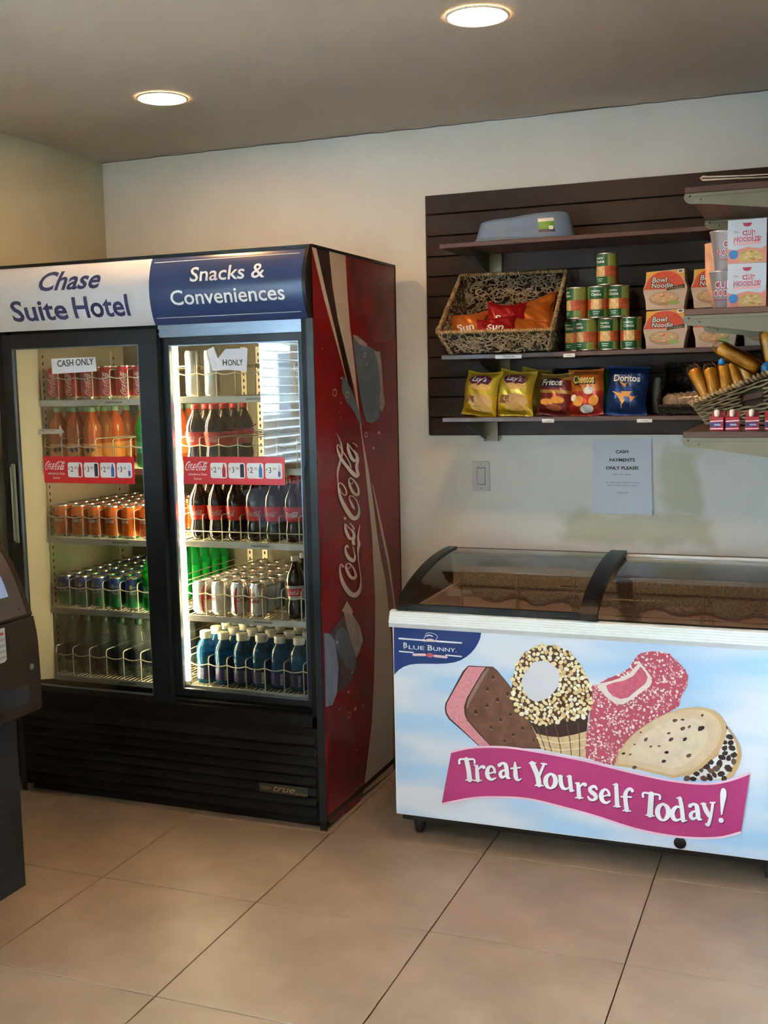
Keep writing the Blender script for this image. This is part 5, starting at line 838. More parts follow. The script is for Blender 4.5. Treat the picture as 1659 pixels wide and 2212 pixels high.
def scatter(mb, P, dens, r0, r1, mats, d, rnd, avoid=None, sides=(5, 7), asp=1.4):
    x0, x1 = min(p[0] for p in P), max(p[0] for p in P); z0, z1 = min(p[1] for p in P), max(p[1] for p in P)
    got = []; tries = 0
    while len(got) < dens and tries < dens * 30:
        tries += 1; p = (rnd.uniform(x0, x1), rnd.uniform(z0, z1)); r = rnd.uniform(r0, r1)
        if not inside(p, P) or (avoid and inside(p, avoid)): continue
        if any((p[0] - g_[0]) ** 2 + (p[1] - g_[1]) ** 2 < ((r + g_[2]) * .8) ** 2 for g_ in got): continue
        got.append((*p, r)); n = rnd.randint(*sides); a0 = rnd.uniform(0, 6); th = rnd.uniform(0, pi)
        Q = []
        for k in range(n):
            a = a0 + 2 * pi * k / n; rr = r * rnd.uniform(.8, 1.15); u, v = rr * cos(a) * asp ** .5, rr * sin(a) / asp ** .5
            Q.append((p[0] + u * cos(th) - v * sin(th), p[1] + u * sin(th) + v * cos(th)))
        mb.poly(Q, PF, d + len(got) * 2e-7, rnd.choice(mats))
# cone
BALL = [(0.4934,0.706),(0.541,0.7064),(0.5848,0.6933),(0.6082,0.6695),(0.6281,0.6438),(0.6481,0.6012),(0.6587,0.5612),(0.6547,0.52),(0.6447,0.4833),(0.6078,0.4748),(0.5707,0.4697),(0.5229,0.4497),(0.4816,0.4476),(0.4471,0.4637),(0.4054,0.4914),(0.396,0.5361),(0.4045,0.5891),(0.4154,0.6386),(0.4451,0.6804)]
HOLE = [(0.4965,0.6554),(0.5238,0.6526),(0.5475,0.6351),(0.5569,0.6077),(0.5514,0.5765),(0.5343,0.5527),(0.513,0.5327),(0.4786,0.5194),(0.4545,0.5305),(0.438,0.557),(0.4323,0.5843),(0.4412,0.6075),(0.4603,0.6332),(0.4725,0.6496)]
mb = MB()
CON = [(0.4609,0.4492),(0.6463,0.4834),(0.642,0.4402),(0.6392,0.3521),(0.5635,0.3582),(0.4967,0.3653),(0.4779,0.4124)]
mb.poly(CON, PF, .0010, 4)
mb.poly([(0.4609,0.4492),(0.6463,0.4834),(0.6413,0.4394),(0.601,0.4242),(0.5569,0.4113),(0.5158,0.4108),(0.4797,0.416)], PF, .0012, 1)
for L2 in ([(960, 880, 9), (1010, 1000, 9), (1040, 1090, 9)], [(1040, 870, 9), (1070, 1000, 9), (1100, 1100, 9)], [(1130, 850, 9), (1165, 980, 9), (1190, 1120, 9)], [(1240, 850, 9), (1270, 980, 9), (1285, 1140, 9)], [(1345, 830, 9), (1360, 940, 9), (1365, 1150, 9)], [(930, 880, 7), (1180, 905, 7), (1430, 850, 7)], [(960, 990, 9), (1180, 1025, 9), (1425, 985, 9)], [(990, 1060, 9), (1180, 1085, 9), (1425, 1060, 9)]):
    pass
WAF = [[(0.4815,0.4354,0.0031),(0.4986,0.3952,0.0031),(0.5087,0.3648,0.0031)], [(0.5091,0.4415,0.0031),(0.5192,0.3972,0.0031),(0.5294,0.3634,0.0031)], [(0.54,0.4513,0.0031),(0.5518,0.4073,0.0031),(0.5601,0.3595,0.0031)], [(0.5774,0.4548,0.0031),(0.5874,0.4108,0.0031),(0.5924,0.3559,0.0031)], [(0.6128,0.4649,0.0031),(0.6178,0.4276,0.0031),(0.6194,0.3553,0.0031)], [(0.4813,0.4022,0.0031),(0.5568,0.3922,0.0035),(0.6396,0.4142,0.0031)], [(0.4916,0.3753,0.0031),(0.5567,0.3696,0.0035),(0.6396,0.3867,0.0031)]]
for w_ in WAF[:5]: mb.ribbon(w_, PF, .0013, 5, 3)
for w_ in WAF[5:]: mb.ribbon(w_, PF, .0013, 6, 3)
mb.poly(BALL, PF, .0014, 0)
scatter(mb, BALL, 260, .0055, .0100, [2, 2, 3, 7], .0018, random.Random(5), HOLE)
mb.poly(HOLE, PF, .0022, 8)
mb.build('cone_print', [M('cone_choc', (.10, .035, .02), .4), dbrown, M('nut_a', (.86, .72, .42), .5), M('nut_b', (.90, .84, .66), .5), M('waffle', (.70, .50, .28), .5, noise=.15, nscale=60), M('waffle_line_choc', (.16, .06, .04), .5), M('waffle_line', (.86, .72, .48), .5), M('nut_c', (.72, .52, .24), .5), M('vanilla', (.68, .68, .76), .5)], fp_)
# strawberry bar
BAR = [(0.8081,0.7012),(0.8416,0.7094),(0.8683,0.7088),(0.8916,0.7035),(0.9099,0.6892),(0.9248,0.6764),(0.9414,0.6569),(0.9488,0.6367),(0.9468,0.6089),(0.929,0.5762),(0.9226,0.5443),(0.8763,0.5123),(0.8092,0.4637),(0.7582,0.4089),(0.7376,0.3709),(0.7272,0.3367),(0.6819,0.3435),(0.638,0.3534),(0.6405,0.4153),(0.6504,0.4884),(0.6539,0.5426),(0.6592,0.586),(0.6766,0.5909),(0.7026,0.6108),(0.7472,0.6336),(0.7745,0.6533),(0.7879,0.6806)]
BITE = [(0.8049,0.673),(0.8218,0.6533),(0.8387,0.6318),(0.8422,0.6146),(0.8356,0.5983),(0.8087,0.5768),(0.7748,0.5492),(0.7544,0.5351),(0.7303,0.5348),(0.6992,0.5571),(0.6749,0.5872),(0.6853,0.597),(0.7164,0.6065),(0.7473,0.6195),(0.7745,0.6357),(0.7931,0.6599)]
mb = MB(); mb.poly(BAR, PF, .0012, 0); scatter(mb, BAR, 650, .0026, .0058, [1, 2, 2, 3, 1], .0015, random.Random(9), BITE, (4, 6), 1.6)
mb.poly(BITE, PF, .0020, 4)
mb.poly([(0.8073,0.6592),(0.8219,0.6428),(0.8293,0.6276),(0.8227,0.6078),(0.7951,0.5827),(0.7714,0.5596),(0.7474,0.5522),(0.7234,0.5591),(0.7078,0.5756),(0.7026,0.5912),(0.7233,0.6017),(0.7576,0.6115),(0.7847,0.6277),(0.7982,0.6463)], PF, .0023, 5)
mb.build('bar_print', [M('crumb_base', (.50, .10, .15), .5), M('crumb_a', (.62, .06, .13), .5), M('crumb_b', (.90, .72, .70), .5), M('crumb_c', (.76, .34, .36), .5), M('bite_white', (.82, .72, .68), .5), M('bite_pink', (.64, .12, .20), .5, noise=.15, nscale=90)], fp_)
# cookie sandwich
mb = MB()
mb.poly([(1.0503,0.5106),(1.0731,0.4817),(1.0895,0.4591),(1.1026,0.4329),(1.1062,0.4056),(1.0971,0.3701),(1.0815,0.3389),(1.0525,0.3276),(0.9939,0.3211),(0.9378,0.3194),(0.9935,0.3624),(1.0417,0.4198)], PF, .0024, 0)
FIL = [(1.0569,0.494),(1.0732,0.4748),(1.089,0.4453),(1.0952,0.4149),(1.0888,0.3865),(1.0747,0.3607),(1.0574,0.3302),(0.9939,0.3218),(0.9394,0.3203),(0.9772,0.3431),(1.0387,0.4021),(1.0558,0.4559)]
mb.poly(FIL, PF, .0026, 1)
scatter(mb, FIL, 30, .0085, .0125, [2, 2, 3], .0028, random.Random(4), None, (6, 8), 1.3)
COOK = [(0.7307,0.3371),(0.7334,0.3597),(0.741,0.3821),(0.765,0.4203),(0.7889,0.4476),(0.816,0.4714),(0.8462,0.4955),(0.8763,0.514),(0.9293,0.5379),(0.9752,0.5468),(1.0046,0.5462),(1.0273,0.5396),(1.0469,0.5241),(1.06,0.5029),(1.0635,0.4808),(1.0574,0.4526),(1.0481,0.4274),(1.0322,0.4032),(0.9935,0.3596),(0.9608,0.335),(0.9112,0.3175),(0.8438,0.3268),(0.7756,0.3362)]
mb.poly(COOK, PF, .0036, 4)
cc = (sum(p[0] for p in COOK) / len(COOK), sum(p[1] for p in COOK) / len(COOK))
mb.poly([(cc[0] + (p[0] - cc[0]) * .93 - .004, cc[1] + (p[1] - cc[1]) * .93 + .001) for p in COOK], PF, .0038, 5); mb.poly([(cc[0] - .012 + (p[0] - cc[0]) * .72, cc[1] - .004 + (p[1] - cc[1]) * .72) for p in COOK], PF, .0039, 6)
rr_ = random.Random(8)
for (u, v, w) in [(0.9114,0.4996,0.0179),(0.9345,0.5042,0.0121),(0.9348,0.4763,0.0186),(0.9545,0.4844,0.0143),(0.9889,0.4824,0.025),(0.8934,0.4576,0.0122),(0.9002,0.4389,0.018),(0.9417,0.443,0.0172),(0.8246,0.4315,0.0166),(0.8093,0.4524,0.0086),(0.7907,0.4121,0.0087),(0.84,0.41,0.0108),(0.8652,0.4143,0.0108),(0.8872,0.397,0.0159),(0.7565,0.3801,0.0131),(0.7771,0.3786,0.0109),(0.9537,0.3933,0.018),(0.879,0.3679,0.0159),(0.791,0.3389,0.0167),(0.9918,0.5226,0.0107)]:
    th = rr_.uniform(.2, .9); Q = []
    for k in range(7): a = 2 * pi * k / 7; rr = w * .5 * rr_.uniform(.8, 1.15); Q.append((u + rr * cos(a) * cos(th) - rr * .6 * sin(a) * sin(th), v + rr * cos(a) * sin(th) + rr * .6 * sin(a) * cos(th)))
    mb.poly(Q, PF, .0042, rr_.choice([3, 2, 3]))
mb.build('cookie_print', [M('cookie_edge', (.62, .40, .18), .5), M('filling', (.80, .78, .78), .5), M('chip_dark', (.035, .014, .012), .4), M('chip', (.14, .07, .05), .4), M('cookie_rim', (.66, .44, .22), .5), M('cookie', (.74, .55, .36), .5, noise=.08, nscale=30), M('cookie_pale', (.78, .62, .46), .5, noise=.08, nscale=30)], fp_)
# ribbon
def smooth(P, sub=5):
    out = []; n = len(P)
    for i in range(n - 1):
        p0, p1, p2, p3 = P[max(i - 1, 0)], P[i], P[i + 1], P[min(i + 2, n - 1)]
        for k in range(sub):
            t = k / sub; out.append(tuple(.5 * (2 * p1[c] + (p2[c] - p0[c]) * t + (2 * p0[c] - 5 * p1[c] + 4 * p2[c] - p3[c]) * t * t + (-p0[c] + 3 * p1[c] - 3 * p2[c] + p3[c]) * t ** 3) for c in range(2)))
    return out + [P[-1][:2]]
TOP = smooth([(0.1941,0.3252),(0.2684,0.3479),(0.379,0.3598),(0.4871,0.3552),(0.6375,0.3417),(0.7836,0.3195),(0.9045,0.3067),(1.0086,0.3088),(1.0765,0.3282),(1.1312,0.3561)])
BOT = smooth([(0.1587,0.1478),(0.2663,0.1807),(0.3618,0.1952),(0.4554,0.1999),(0.5624,0.1869),(0.6671,0.1704),(0.7987,0.1434),(0.927,0.1352),(1.0379,0.1468),(1.109,0.1738)])
mb = MB()
for i in range(len(TOP) - 1): mb.add([PF(*BOT[i], .0046), PF(*BOT[i + 1], .0046), PF(*TOP[i + 1], .0046), PF(*TOP[i], .0046)], [(0, 1, 2, 3)], 0)
mb.ribbon([(p[0], p[1] + .002, .007) for p in TOP], PF, .0048, 1, 1, caps=False); mb.ribbon([(p[0], p[1] - .003, .007) for p in BOT], PF, .0048, 1, 1, caps=False)
rbn = mb.build('ribbon_print', [M('magenta', (.50, .045, .20), .35, noise=.10, nscale=3), M('ribbon_edge', (.90, .60, .75), .35)], fp_)
TY_ = [[(0.222,0.2912,0.0075),(0.2241,0.3052,0.0068),(0.2482,0.3078,0.0075),(0.2715,0.3102,0.0068),(0.2745,0.2981,0.0074)], [(0.2463,0.3076,0.0162),(0.2534,0.2727,0.0162),(0.2568,0.2399,0.0175)], [(0.2441,0.2372,0.005),(0.2694,0.24,0.005)],
 [(0.2813,0.2882,0.0112),(0.2829,0.2634,0.0137),(0.2845,0.2417,0.015)], [(0.2725,0.2385,0.005),(0.297,0.2419,0.005)], [(0.2874,0.2782,0.005),(0.2963,0.2879,0.0087),(0.3051,0.2876,0.0136)], [(0.2732,0.2904,0.005),(0.2851,0.2905,0.005)],
 [(0.3173,0.2666,0.0056),(0.3423,0.2755,0.0056)], [(0.3429,0.2743,0.0093),(0.3399,0.287,0.0087),(0.3294,0.2933,0.0074),(0.32,0.2843,0.0124),(0.3167,0.2684,0.0149),(0.3209,0.2545,0.0137),(0.3321,0.2489,0.0087),(0.3458,0.256,0.005)],
 [(0.3574,0.2994,0.0123),(0.3686,0.308,0.0086),(0.379,0.303,0.0135),(0.3825,0.2836,0.0148),(0.3848,0.2641,0.0136),(0.3927,0.26,0.0049)], [(0.3807,0.2871,0.0049),(0.3658,0.2805,0.0086),(0.3608,0.2701,0.0124),(0.3669,0.2602,0.0099),(0.3805,0.2685,0.0049)],
 [(0.4103,0.3143,0.0061),(0.4108,0.2928,0.0135),(0.413,0.2653,0.0148),(0.4209,0.257,0.0086),(0.4307,0.263,0.0037)], [(0.3967,0.2932,0.0055),(0.4273,0.2995,0.0055)],
 [(0.4675,0.3173,0.0171),(0.4782,0.294,0.0171),(0.4853,0.2734,0.0172),(0.4888,0.2493,0.0172)], [(0.506,0.3202,0.0085),(0.4975,0.2991,0.0086),(0.4889,0.2768,0.0086)], [(0.4578,0.3175,0.0049),(0.4783,0.3197,0.0049)], [(0.4964,0.3204,0.0049),(0.5144,0.3198,0.0049)], [(0.4767,0.246,0.0049),(0.502,0.2477,0.0049)],
 [(0.5262,0.2901,0.0073),(0.5142,0.2784,0.0135),(0.5105,0.2621,0.0159),(0.5152,0.248,0.0135),(0.526,0.2419,0.0074),(0.538,0.2518,0.0135),(0.5428,0.2682,0.0159),(0.5381,0.2835,0.0134),(0.5262,0.2901,0.0073)],
 [(0.5583,0.2845,0.0134),(0.5606,0.2605,0.0147),(0.5677,0.2473,0.0122),(0.5795,0.2468,0.0061),(0.5902,0.2577,0.0049)], [(0.5879,0.2866,0.0134),(0.5902,0.2638,0.0134),(0.5925,0.2428,0.0134)], [(0.5512,0.2855,0.0049),(0.5643,0.2858,0.0049)], [(0.5797,0.2875,0.0049),(0.5926,0.2877,0.0049)], [(0.5902,0.2401,0.0043),(0.602,0.2427,0.0043)],
 [(0.615,0.2666,0.0122),(0.6167,0.2456,0.0134),(0.6184,0.2234,0.0147)], [(0.6066,0.2202,0.0049),(0.6301,0.2218,0.0049)], [(0.6067,0.2681,0.0049),(0.6185,0.2694,0.0049)], [(0.6208,0.2564,0.0049),(0.629,0.267,0.0085),(0.6372,0.2667,0.0134)],
 [(0.6745,0.2553,0.0061),(0.6687,0.2631,0.0097),(0.6594,0.262,0.0097),(0.6524,0.254,0.0122),(0.657,0.2449,0.0146),(0.6687,0.2366,0.0146),(0.671,0.2272,0.0122),(0.6629,0.2196,0.0085),(0.6524,0.2202,0.0086),(0.6465,0.2279,0.0061)],
 [(0.6884,0.2329,0.0055),(0.7126,0.2417,0.0055)], [(0.7132,0.2406,0.0091),(0.7103,0.2522,0.0085),(0.7005,0.2583,0.0073),(0.6907,0.2488,0.0122),(0.6878,0.234,0.0146),(0.6925,0.2201,0.0134),(0.7035,0.2148,0.0085),(0.715,0.2216,0.0049)],
 [(0.7344,0.2765,0.0133),(0.7362,0.2445,0.0134),(0.738,0.21,0.0146)], [(0.7252,0.2767,0.0048),(0.739,0.2782,0.0048)], [(0.7277,0.2063,0.0049),(0.7477,0.2081,0.0049)],
 [(0.7678,0.1992,0.0146),(0.7643,0.2239,0.0134),(0.763,0.2476,0.0133),(0.7687,0.2632,0.0109),(0.7789,0.2691,0.0097),(0.7846,0.2632,0.0109)], [(0.7505,0.2402,0.0055),(0.7813,0.2426,0.0055)], [(0.7564,0.196,0.0049),(0.7792,0.197,0.0049)],
 [(0.8174,0.2481,0.0073),(0.8191,0.2607,0.0066),(0.8427,0.2605,0.0072),(0.8667,0.2592,0.0066),(0.8684,0.247,0.0072)], [(0.8427,0.2599,0.0169),(0.8406,0.2241,0.017),(0.8391,0.1925,0.0182)], [(0.8273,0.1904,0.0049),(0.8515,0.1905,0.0049)],
 [(0.878,0.2328,0.0073),(0.8658,0.2213,0.0133),(0.8615,0.2036,0.0158),(0.8666,0.1876,0.0134),(0.8784,0.1796,0.0073),(0.8905,0.1906,0.0133),(0.8949,0.2077,0.0157),(0.8903,0.2242,0.0133),(0.878,0.2328,0.0073)],
 [(0.9334,0.2253,0.0048),(0.9202,0.2284,0.0085),(0.9092,0.2165,0.0133),(0.906,0.2008,0.0158),(0.9139,0.1864,0.0121),(0.9271,0.1881,0.0061),(0.9359,0.1974,0.0048)], [(0.9287,0.2565,0.012),(0.9345,0.2266,0.0133),(0.9387,0.1872,0.0133)], [(0.9349,0.185,0.0042),(0.9491,0.1879,0.0042)], [(0.9199,0.256,0.0048),(0.9309,0.2579,0.0048)],
 [(0.9586,0.2354,0.0121),(0.9683,0.2424,0.0084),(0.9782,0.2378,0.0133),(0.9817,0.2195,0.0145),(0.9846,0.2,0.0133),(0.9928,0.1964,0.0048)], [(0.9794,0.2228,0.0048),(0.9664,0.2165,0.0085),(0.961,0.2053,0.0121),(0.9677,0.1955,0.0097),(0.9796,0.2029,0.0048)],
 [(0.9988,0.2461,0.012),(1.0055,0.2294,0.0145),(1.0154,0.212,0.0133)], [(1.0257,0.2523,0.0084),(1.0228,0.2257,0.0084),(1.0177,0.1989,0.0097),(1.0125,0.1825,0.0109),(1.007,0.1841,0.0073)], [(0.9912,0.2464,0.0048),(1.0053,0.248,0.0048)], [(1.0182,0.2531,0.0048),(1.0322,0.2548,0.0048)],
 [(1.0564,0.2964,0.0144),(1.056,0.2819,0.018),(1.0537,0.2527,0.012),(1.0519,0.2206,0.0042)], [(1.0506,0.2019,0.0157),(1.0506,0.2007,0.0157)]]
mb = MB()
for k_, s_ in enumerate(TY_): mb.ribbon([(q[0] + .0025, q[1] - .0035, q[2]) for q in s_], PF, .0049 + (k_ % 5) * .00008, 1, 4, 1.0)
for k_, s_ in enumerate(TY_): mb.ribbon(s_, PF, .0054 + (k_ % 5) * .00016, 0, 5, 1.0)
mb.build('ribbon_lettering', [M('letter_white', (.92, .93, .97), .4), M('letter_purple', (.16, .02, .12), .4)], rbn)
hc = [(0.9295,0.1124)][0]
MB().lathe([(.0001, 0), (.0185, 0), (.0185, .004), (.014, .0055), (.0001, .005)], 24).build('drain_plug', black, fz, origin=(0, 0, 0)).location = Vector((hc[0], FY - .0008, hc[1])) - Vector((.618, -.52, 0))
fz.children[-1].rotation_euler = (pi / 2, 0, 0)
for o in fz.children:
    if o.name.startswith('drain_plug'): o.rotation_euler = (pi / 2, 0, 0)
# ribbed bumper rail
mb = MB(); prof = [(FY + .004, FZ1), (FY - .016, FZ1), (FY - .018, FZ1 + .014)]
for k in range(5): z = FZ1 + .014 + k * .0075; prof += [(FY - .018 + k * .0028, z), (FY - .0215 + k * .0028, z + .002), (FY - .0215 + k * .0028, z + .005), (FY - .017 + k * .0028, z + .007)]
prof += [(FY + .012, FZ1 + .054), (FY + .02, FZ1 + .050), (FY + .02, FZ1)]
mb.prism(prof, lambda u, v, d: (d, u, v), FX0 - .006, FX1 + .006)
mb.build('bumper_rail', alur, fz, origin=(.618, FY, FZ1))
MB().box(FX0 - .006, FX1 + .006, FY - .0185, FY - .0160, FZ1 - .0005, FZ1 + .0125).build('rail_lower_band', M('rail_grey', (.55, .55, .58), .4), fz)
# curved lid
ARC = [(-.838, .790), (-.822, .812), (-.789, .834), (-.735, .856), (-.672, .8735), (-.60, .890), (-.52, .903), (-.44, .911), (-.36, .915), (-.285, .915)]
AR = smooth(ARC, 3)
def arc_off(k, o):
    a = AR[max(k - 1, 0)]; b_ = AR[min(k + 1, len(AR) - 1)]; dy, dz = b_[0] - a[0], b_[1] - a[1]; l = math.hypot(dy, dz); return (AR[k][0] - dz / l * o, AR[k][1] + dy / l * o)
def strip(x0, x1, o0, o1, k0=0, k1=None):
    k1 = len(AR) if k1 is None else k1; mb = MB()
    P = [arc_off(k, o1) for k in range(k0, k1)] + [arc_off(k, o0) for k in reversed(range(k0, k1))]
    return mb.prism(P, lambda u, v, d: (d, u, v), x0, x1)
for (a, b_, lab) in ((FX0 + .018, FX0 + .052, None), (FX1 - .052, FX1 - .018, None)): strip(a, b_, -.004, .012).build('lid_end_frame', black, fz)
for (a, b_) in ((FX0 + .020, FX0 + .026), (FX1 - .026, FX1 - .020)):   # clear end cheeks
    MB().prism([arc_off(k, -.006) for k in range(len(AR))] + [(-.25, .78), (-.83, .776)], lambda u, v, d: (d, u, v), a, b_).build('end_cheek', black, fz)
def lid(x0, x1, o, side):
    mb = MB()
    for k in range(len(AR) - 1):
        a, b_ = arc_off(k, o), arc_off(k + 1, o); mb.add([(x0, *a), (x1, *a), (x1, *b_), (x0, *b_)], [(0, 1, 2, 3)], 0, True)
    l = MB(); l = strip(x1 - .055 if side == 'l' else x0, x1 if side == 'l' else x0 + .03, o - .004, o + .012)
    l.build('lid_frame', black, fz)
    return mb.build('lid_glass', lid_g, fz, label=('left' if side == 'l' else 'right') + ' curved sliding glass lid')
lid(FX0 + .05, .675, .006, 'l'); lid(.640, FX1 - .05, -.004, 'r')
MB().box(FX0 + .05, .672, FY + .004, FY + .026, .788, .812).build('lid_front_rail', black, fz)
MB().box(.672, FX1 - .05, FY + .010, FY + .026, .786, .794).build('lid_front_rail', black, fz)
# rear rail of the lids
mb = MB(); mb.box(FX0 + .02, FX1 - .02, -.288, -.205, .900, .912); mb.build('rear_ledge', black, fz)
MB().box(FX0 + .02, .66, -.291, -.286, .908, .919).build('rear_rail_dark', M('rail_dark', (.10, .10, .11), .4), fz)
mb = MB(); mb.box(.655, FX1 - .02, -.296, -.282, .909, .921, bev=.003).box(.655, FX1 - .02, -.300, -.293, .895, .903, bev=.002); mb.build('rear_rail', alur, fz)
MB().box(FX0 + .02, FX1 - .02, -.262, -.252, .775, .905).build('rear_wall', M('rear_grey', (.75, .73, .62), .5), fz)
# frost on the back liner
rf = random.Random(6); FL = []
for k in range(121):
    x = FX0 + .06 + (FX1 - FX0 - .12) * k / 120
    FL.append((x, .735 - .03 * (k / 120) + .010 * sin(k * .35) + rf.uniform(-.004, .004)))
ny = 10; mb = MB()
def fr(u, v):
    i = min(int(u * 120), 120); x, zb = FL[i]; z = zb + (.835 - zb) * v; th = .014 * (sin(pi * min(1, v * 1.02 + .02)) ** .4) + rf.uniform(-.0008, .0008)
    return (x, -.2535 - max(.001, th), z + rf.uniform(-.0015, .0015))
mb.grid(fr, 120, ny, 0, False); mb.build('frost_layer', frost, fz, kind='stuff')
# wire basket dividers inside
xs_ = [FX0 + .075, .275, .283, .485, .493, .70, .708, .935, .943, 1.165]
for i in range(0, 10, 2):
    a, b_ = xs_[i], xs_[i + 1]; mb = MB()
    mb.tube([(a, -.30, .66), (a, -.30, .836), (b_, -.30, .836), (b_, -.30, .66)], .0026, 6)
    bk = mb.build('basket_frame', wireg, fz); mb = MB()
    n = 9
    for k in range(n + 1): x = a + (b_ - a) * k / n; mb.tube([(x, -.31, .70), (x, -.33, .42), (x, -.74, .42), (x, -.76, .70)], .0016, 5)
    for zz in (.70, .655, .60, .54, .48): mb.tube([(a, -.31, zz), (b_, -.31, zz), (b_, -.76, zz), (a, -.76, zz)], .0016, 5, closed=True)
    mb.build('basket_grid', wireg, bk, kind='stuff')
# handle knob inside seen as thin bar
MB().cyl((.44, -.29, .795), (.50, -.29, .795), .002, 6).build('hook_wire', M('hook_brown', (.2, .1, .05), .5), fz)
crd = MB().tube([(-.24, -.10, .012), (-.17, -.16, .008), (-.10, -.22, .006), (-.02, -.24, .006), (.05, -.20, .006)], .005, 8).build('power_cord', rubber, origin=(-.1, -.2, 0))
tag(crd, 'black power cord on the floor behind the drinks cooler', 'cord')

# ================================================================ slatwall and shelves
BWZ = [1.3284, 1.4002, 1.4805, 1.5557, 1.6357, 1.7137, 1.7912, 1.8721, 1.9489, 2.0255, 2.1037, 2.1866, 2.2625]
sw = thing('slatwall_panel', 'dark brown slatwall panel on the back wall holding the snack shelves', 'slatwall', (.55, 0, 1.33))
MB().box(-.150, PX - .001, -.008, -.0005, 1.3284, 2.2600).build('backing', groove_m, sw)
mb = MB()
for k in range(12): MB().box(-.150, PX - .001, -.020, -.008, BWZ[k] + .0025, BWZ[k + 1] - .0025, bev=.0012).build('slat', slat_m, sw)
mb = MB()
for k in range(1, 12): mb.box(-.1515, -.150, -.019, -.010, BWZ[k] - .004, BWZ[k] + .004)
mb.build('groove_insert', M('insert_grey', (.45, .42, .38), .4), sw, kind='stuff')
sr = thing('slatwall_panel', 'dark brown slatwall panel on the short return wall at the right', 'slatwall', (PX, -.8, 1.33))
MB().box(PX + .012, PX + .019, -1.6, -.022, 1.3284, 2.26).build('backing', groove_m, sr)
for k in range(12): MB().box(PX, PX + .012, -1.6, -.022, BWZ[k] + .0025, BWZ[k + 1] - .0025, bev=.0012).build('slat', slat_m, sr)
def bracket_y(x, z):   # bracket under a back-wall shelf
    t = MB().box(x - .028, x + .028, -.026, -.0205, z - .095, z - .001).build('bracket_plate', chrome, origin=(x, -.02, z))
    mb = MB(); mb.prism([(-.026, z - .001), (-.262, z - .001), (-.266, z - .014), (-.250, z - .022), (-.026, z - .080)], lambda u, v, d: (d, u, v), x - .003, x + .003)
    return t, mb
def bshelf(z, x1, lab, bx, gp='shelves on the back slatwall'):
    t = thing('wall_shelf', lab, 'shelf', (.6, -.16, z - .017), gp)
    MB().box(-.001, x1, -.300, -.0205, z - .0165, z, bev=.0015).build('board', shelf_m, t)
    for x in bx:
        zz = z - .0165
        p_ = MB().box(x - .027, x + .027, -.025, -.0205, zz - .085, zz).build('bracket', chrome, t); mb = MB()
        mb.box(x - .027, x - .023, -.030, -.025, zz - .085, zz).box(x + .023, x + .027, -.030, -.025, zz - .085, zz)
        mb.build('bracket_lip', chrome, p_)
        mb = MB().prism([(-.025, zz), (-.262, zz), (-.266, zz - .012), (-.252, zz - .02), (-.025, zz - .078)], lambda u, v, d: (d, u, v), x - .0255, x - .0225)
        mb.build('bracket_arm', dmetal, p_)
    return t
s1 = bshelf(2.0375, PX - .002, 'top dark shelf on the back slatwall, holding the blue plastic tray', (.130, 1.0))
s2 = bshelf(1.6370, PX - .002, 'middle dark shelf on the back slatwall, holding soup cans and a woven basket', (.160, 1.0))
s3 = bshelf(1.4080, PX - .002, 'lowest dark shelf on the back slatwall, holding the row of chip bags', (.108, 1.0))
def ptag(t, P, y=-.3015):
    mb = MB().prism(P, lambda u, v, d: (u, y - d, v), 0, .0006); o = mb.build('price_tag', M('tag_white', (.75, .73, .68), .5), t); mb = MB()
    x0, x1 = min(p[0] for p in P), max(p[0] for p in P); zc = sum(p[1] for p in P) / len(P); rnd = random.Random(int(x0 * 1000))
    x = x0 + (x1 - x0) * .3
    while x < x0 + (x1 - x0) * .72: w = rnd.uniform(.001, .003); mb.box(x, x + w, y - .001, y - .0007, zc - .0018, zc + .0018); x += w + .0012
    mb.build('tag_mark', greyink, o, kind='stuff')
ptag(s2, [(0.205,1.6318),(0.3026,1.6306),(0.3025,1.6175),(0.2048,1.6186)]); ptag(s2, [(0.4533,1.6294),(0.4944,1.6298),(0.4944,1.6169),(0.4532,1.6165)])
ptag(s3, [(0.3755,1.4003),(0.4192,1.3999),(0.4191,1.3868),(0.3754,1.3871)]); ptag(s3, [(0.7107,1.3974),(0.7627,1.397),(0.7628,1.3858),(0.7107,1.3846)])
# shelves on the return wall
def rshelf(z, lab, ys, y0=-1.15, m=shelf_m):
    t = thing('side_shelf', lab, 'shelf', (1.11, -.72, z - .017), 'shelves on the right return wall')
    MB().box(.962, PX - .001, y0, -.305, z - .0165, z, bev=.0015).build('board', m, t)
    zz = z - .0165
    for y in ys:
        P = [(.962, zz - .001), (PX - .001, zz - .001), (PX - .001, zz - .064), (1.02, zz - .030), (.974, zz - .027), (.964, zz - .021), (.959, zz - .010)]
        p_ = MB().prism(P, lambda u, v, d: (u, d, v), y - .001, y + .006).build('bracket', chrome, t); mb = MB()
        mb.box(.985, 1.27, y - .0016, y - .0009, zz - .0105, zz - .0098); mb.cyl((1.003, y - .0018, zz - .018), (1.003, y - .0009, zz - .018), .0024, 8); mb.cyl((.975, y - .0018, zz - .008), (.975, y - .0009, zz - .008), .003, 8)
        mb.build('bracket_hole', ink, p_)
    return t
lit_edge = M('side_shelf_lit', (.15, .065, .045), .32, noise=.08, nscale=4)  # shelf laminate made lighter and warmer; orange light on the edge painted in
rs1 = rshelf(2.032, 'empty dark upper shelf on the right return wall', (-1.153, -.60))
rs2 = rshelf(1.7165, 'dark shelf on the right return wall under the noodle cups', (-1.153, -.60), m=lit_edge)
rs3 = rshelf(1.392, 'lowest dark shelf on the right return wall, holding red candy boxes', (-1.140,))
hk = thing('display_hook', 'thin double wire peg hook near the top of the brown slatwall', 'hook', (1.0, -.33, 2.17))
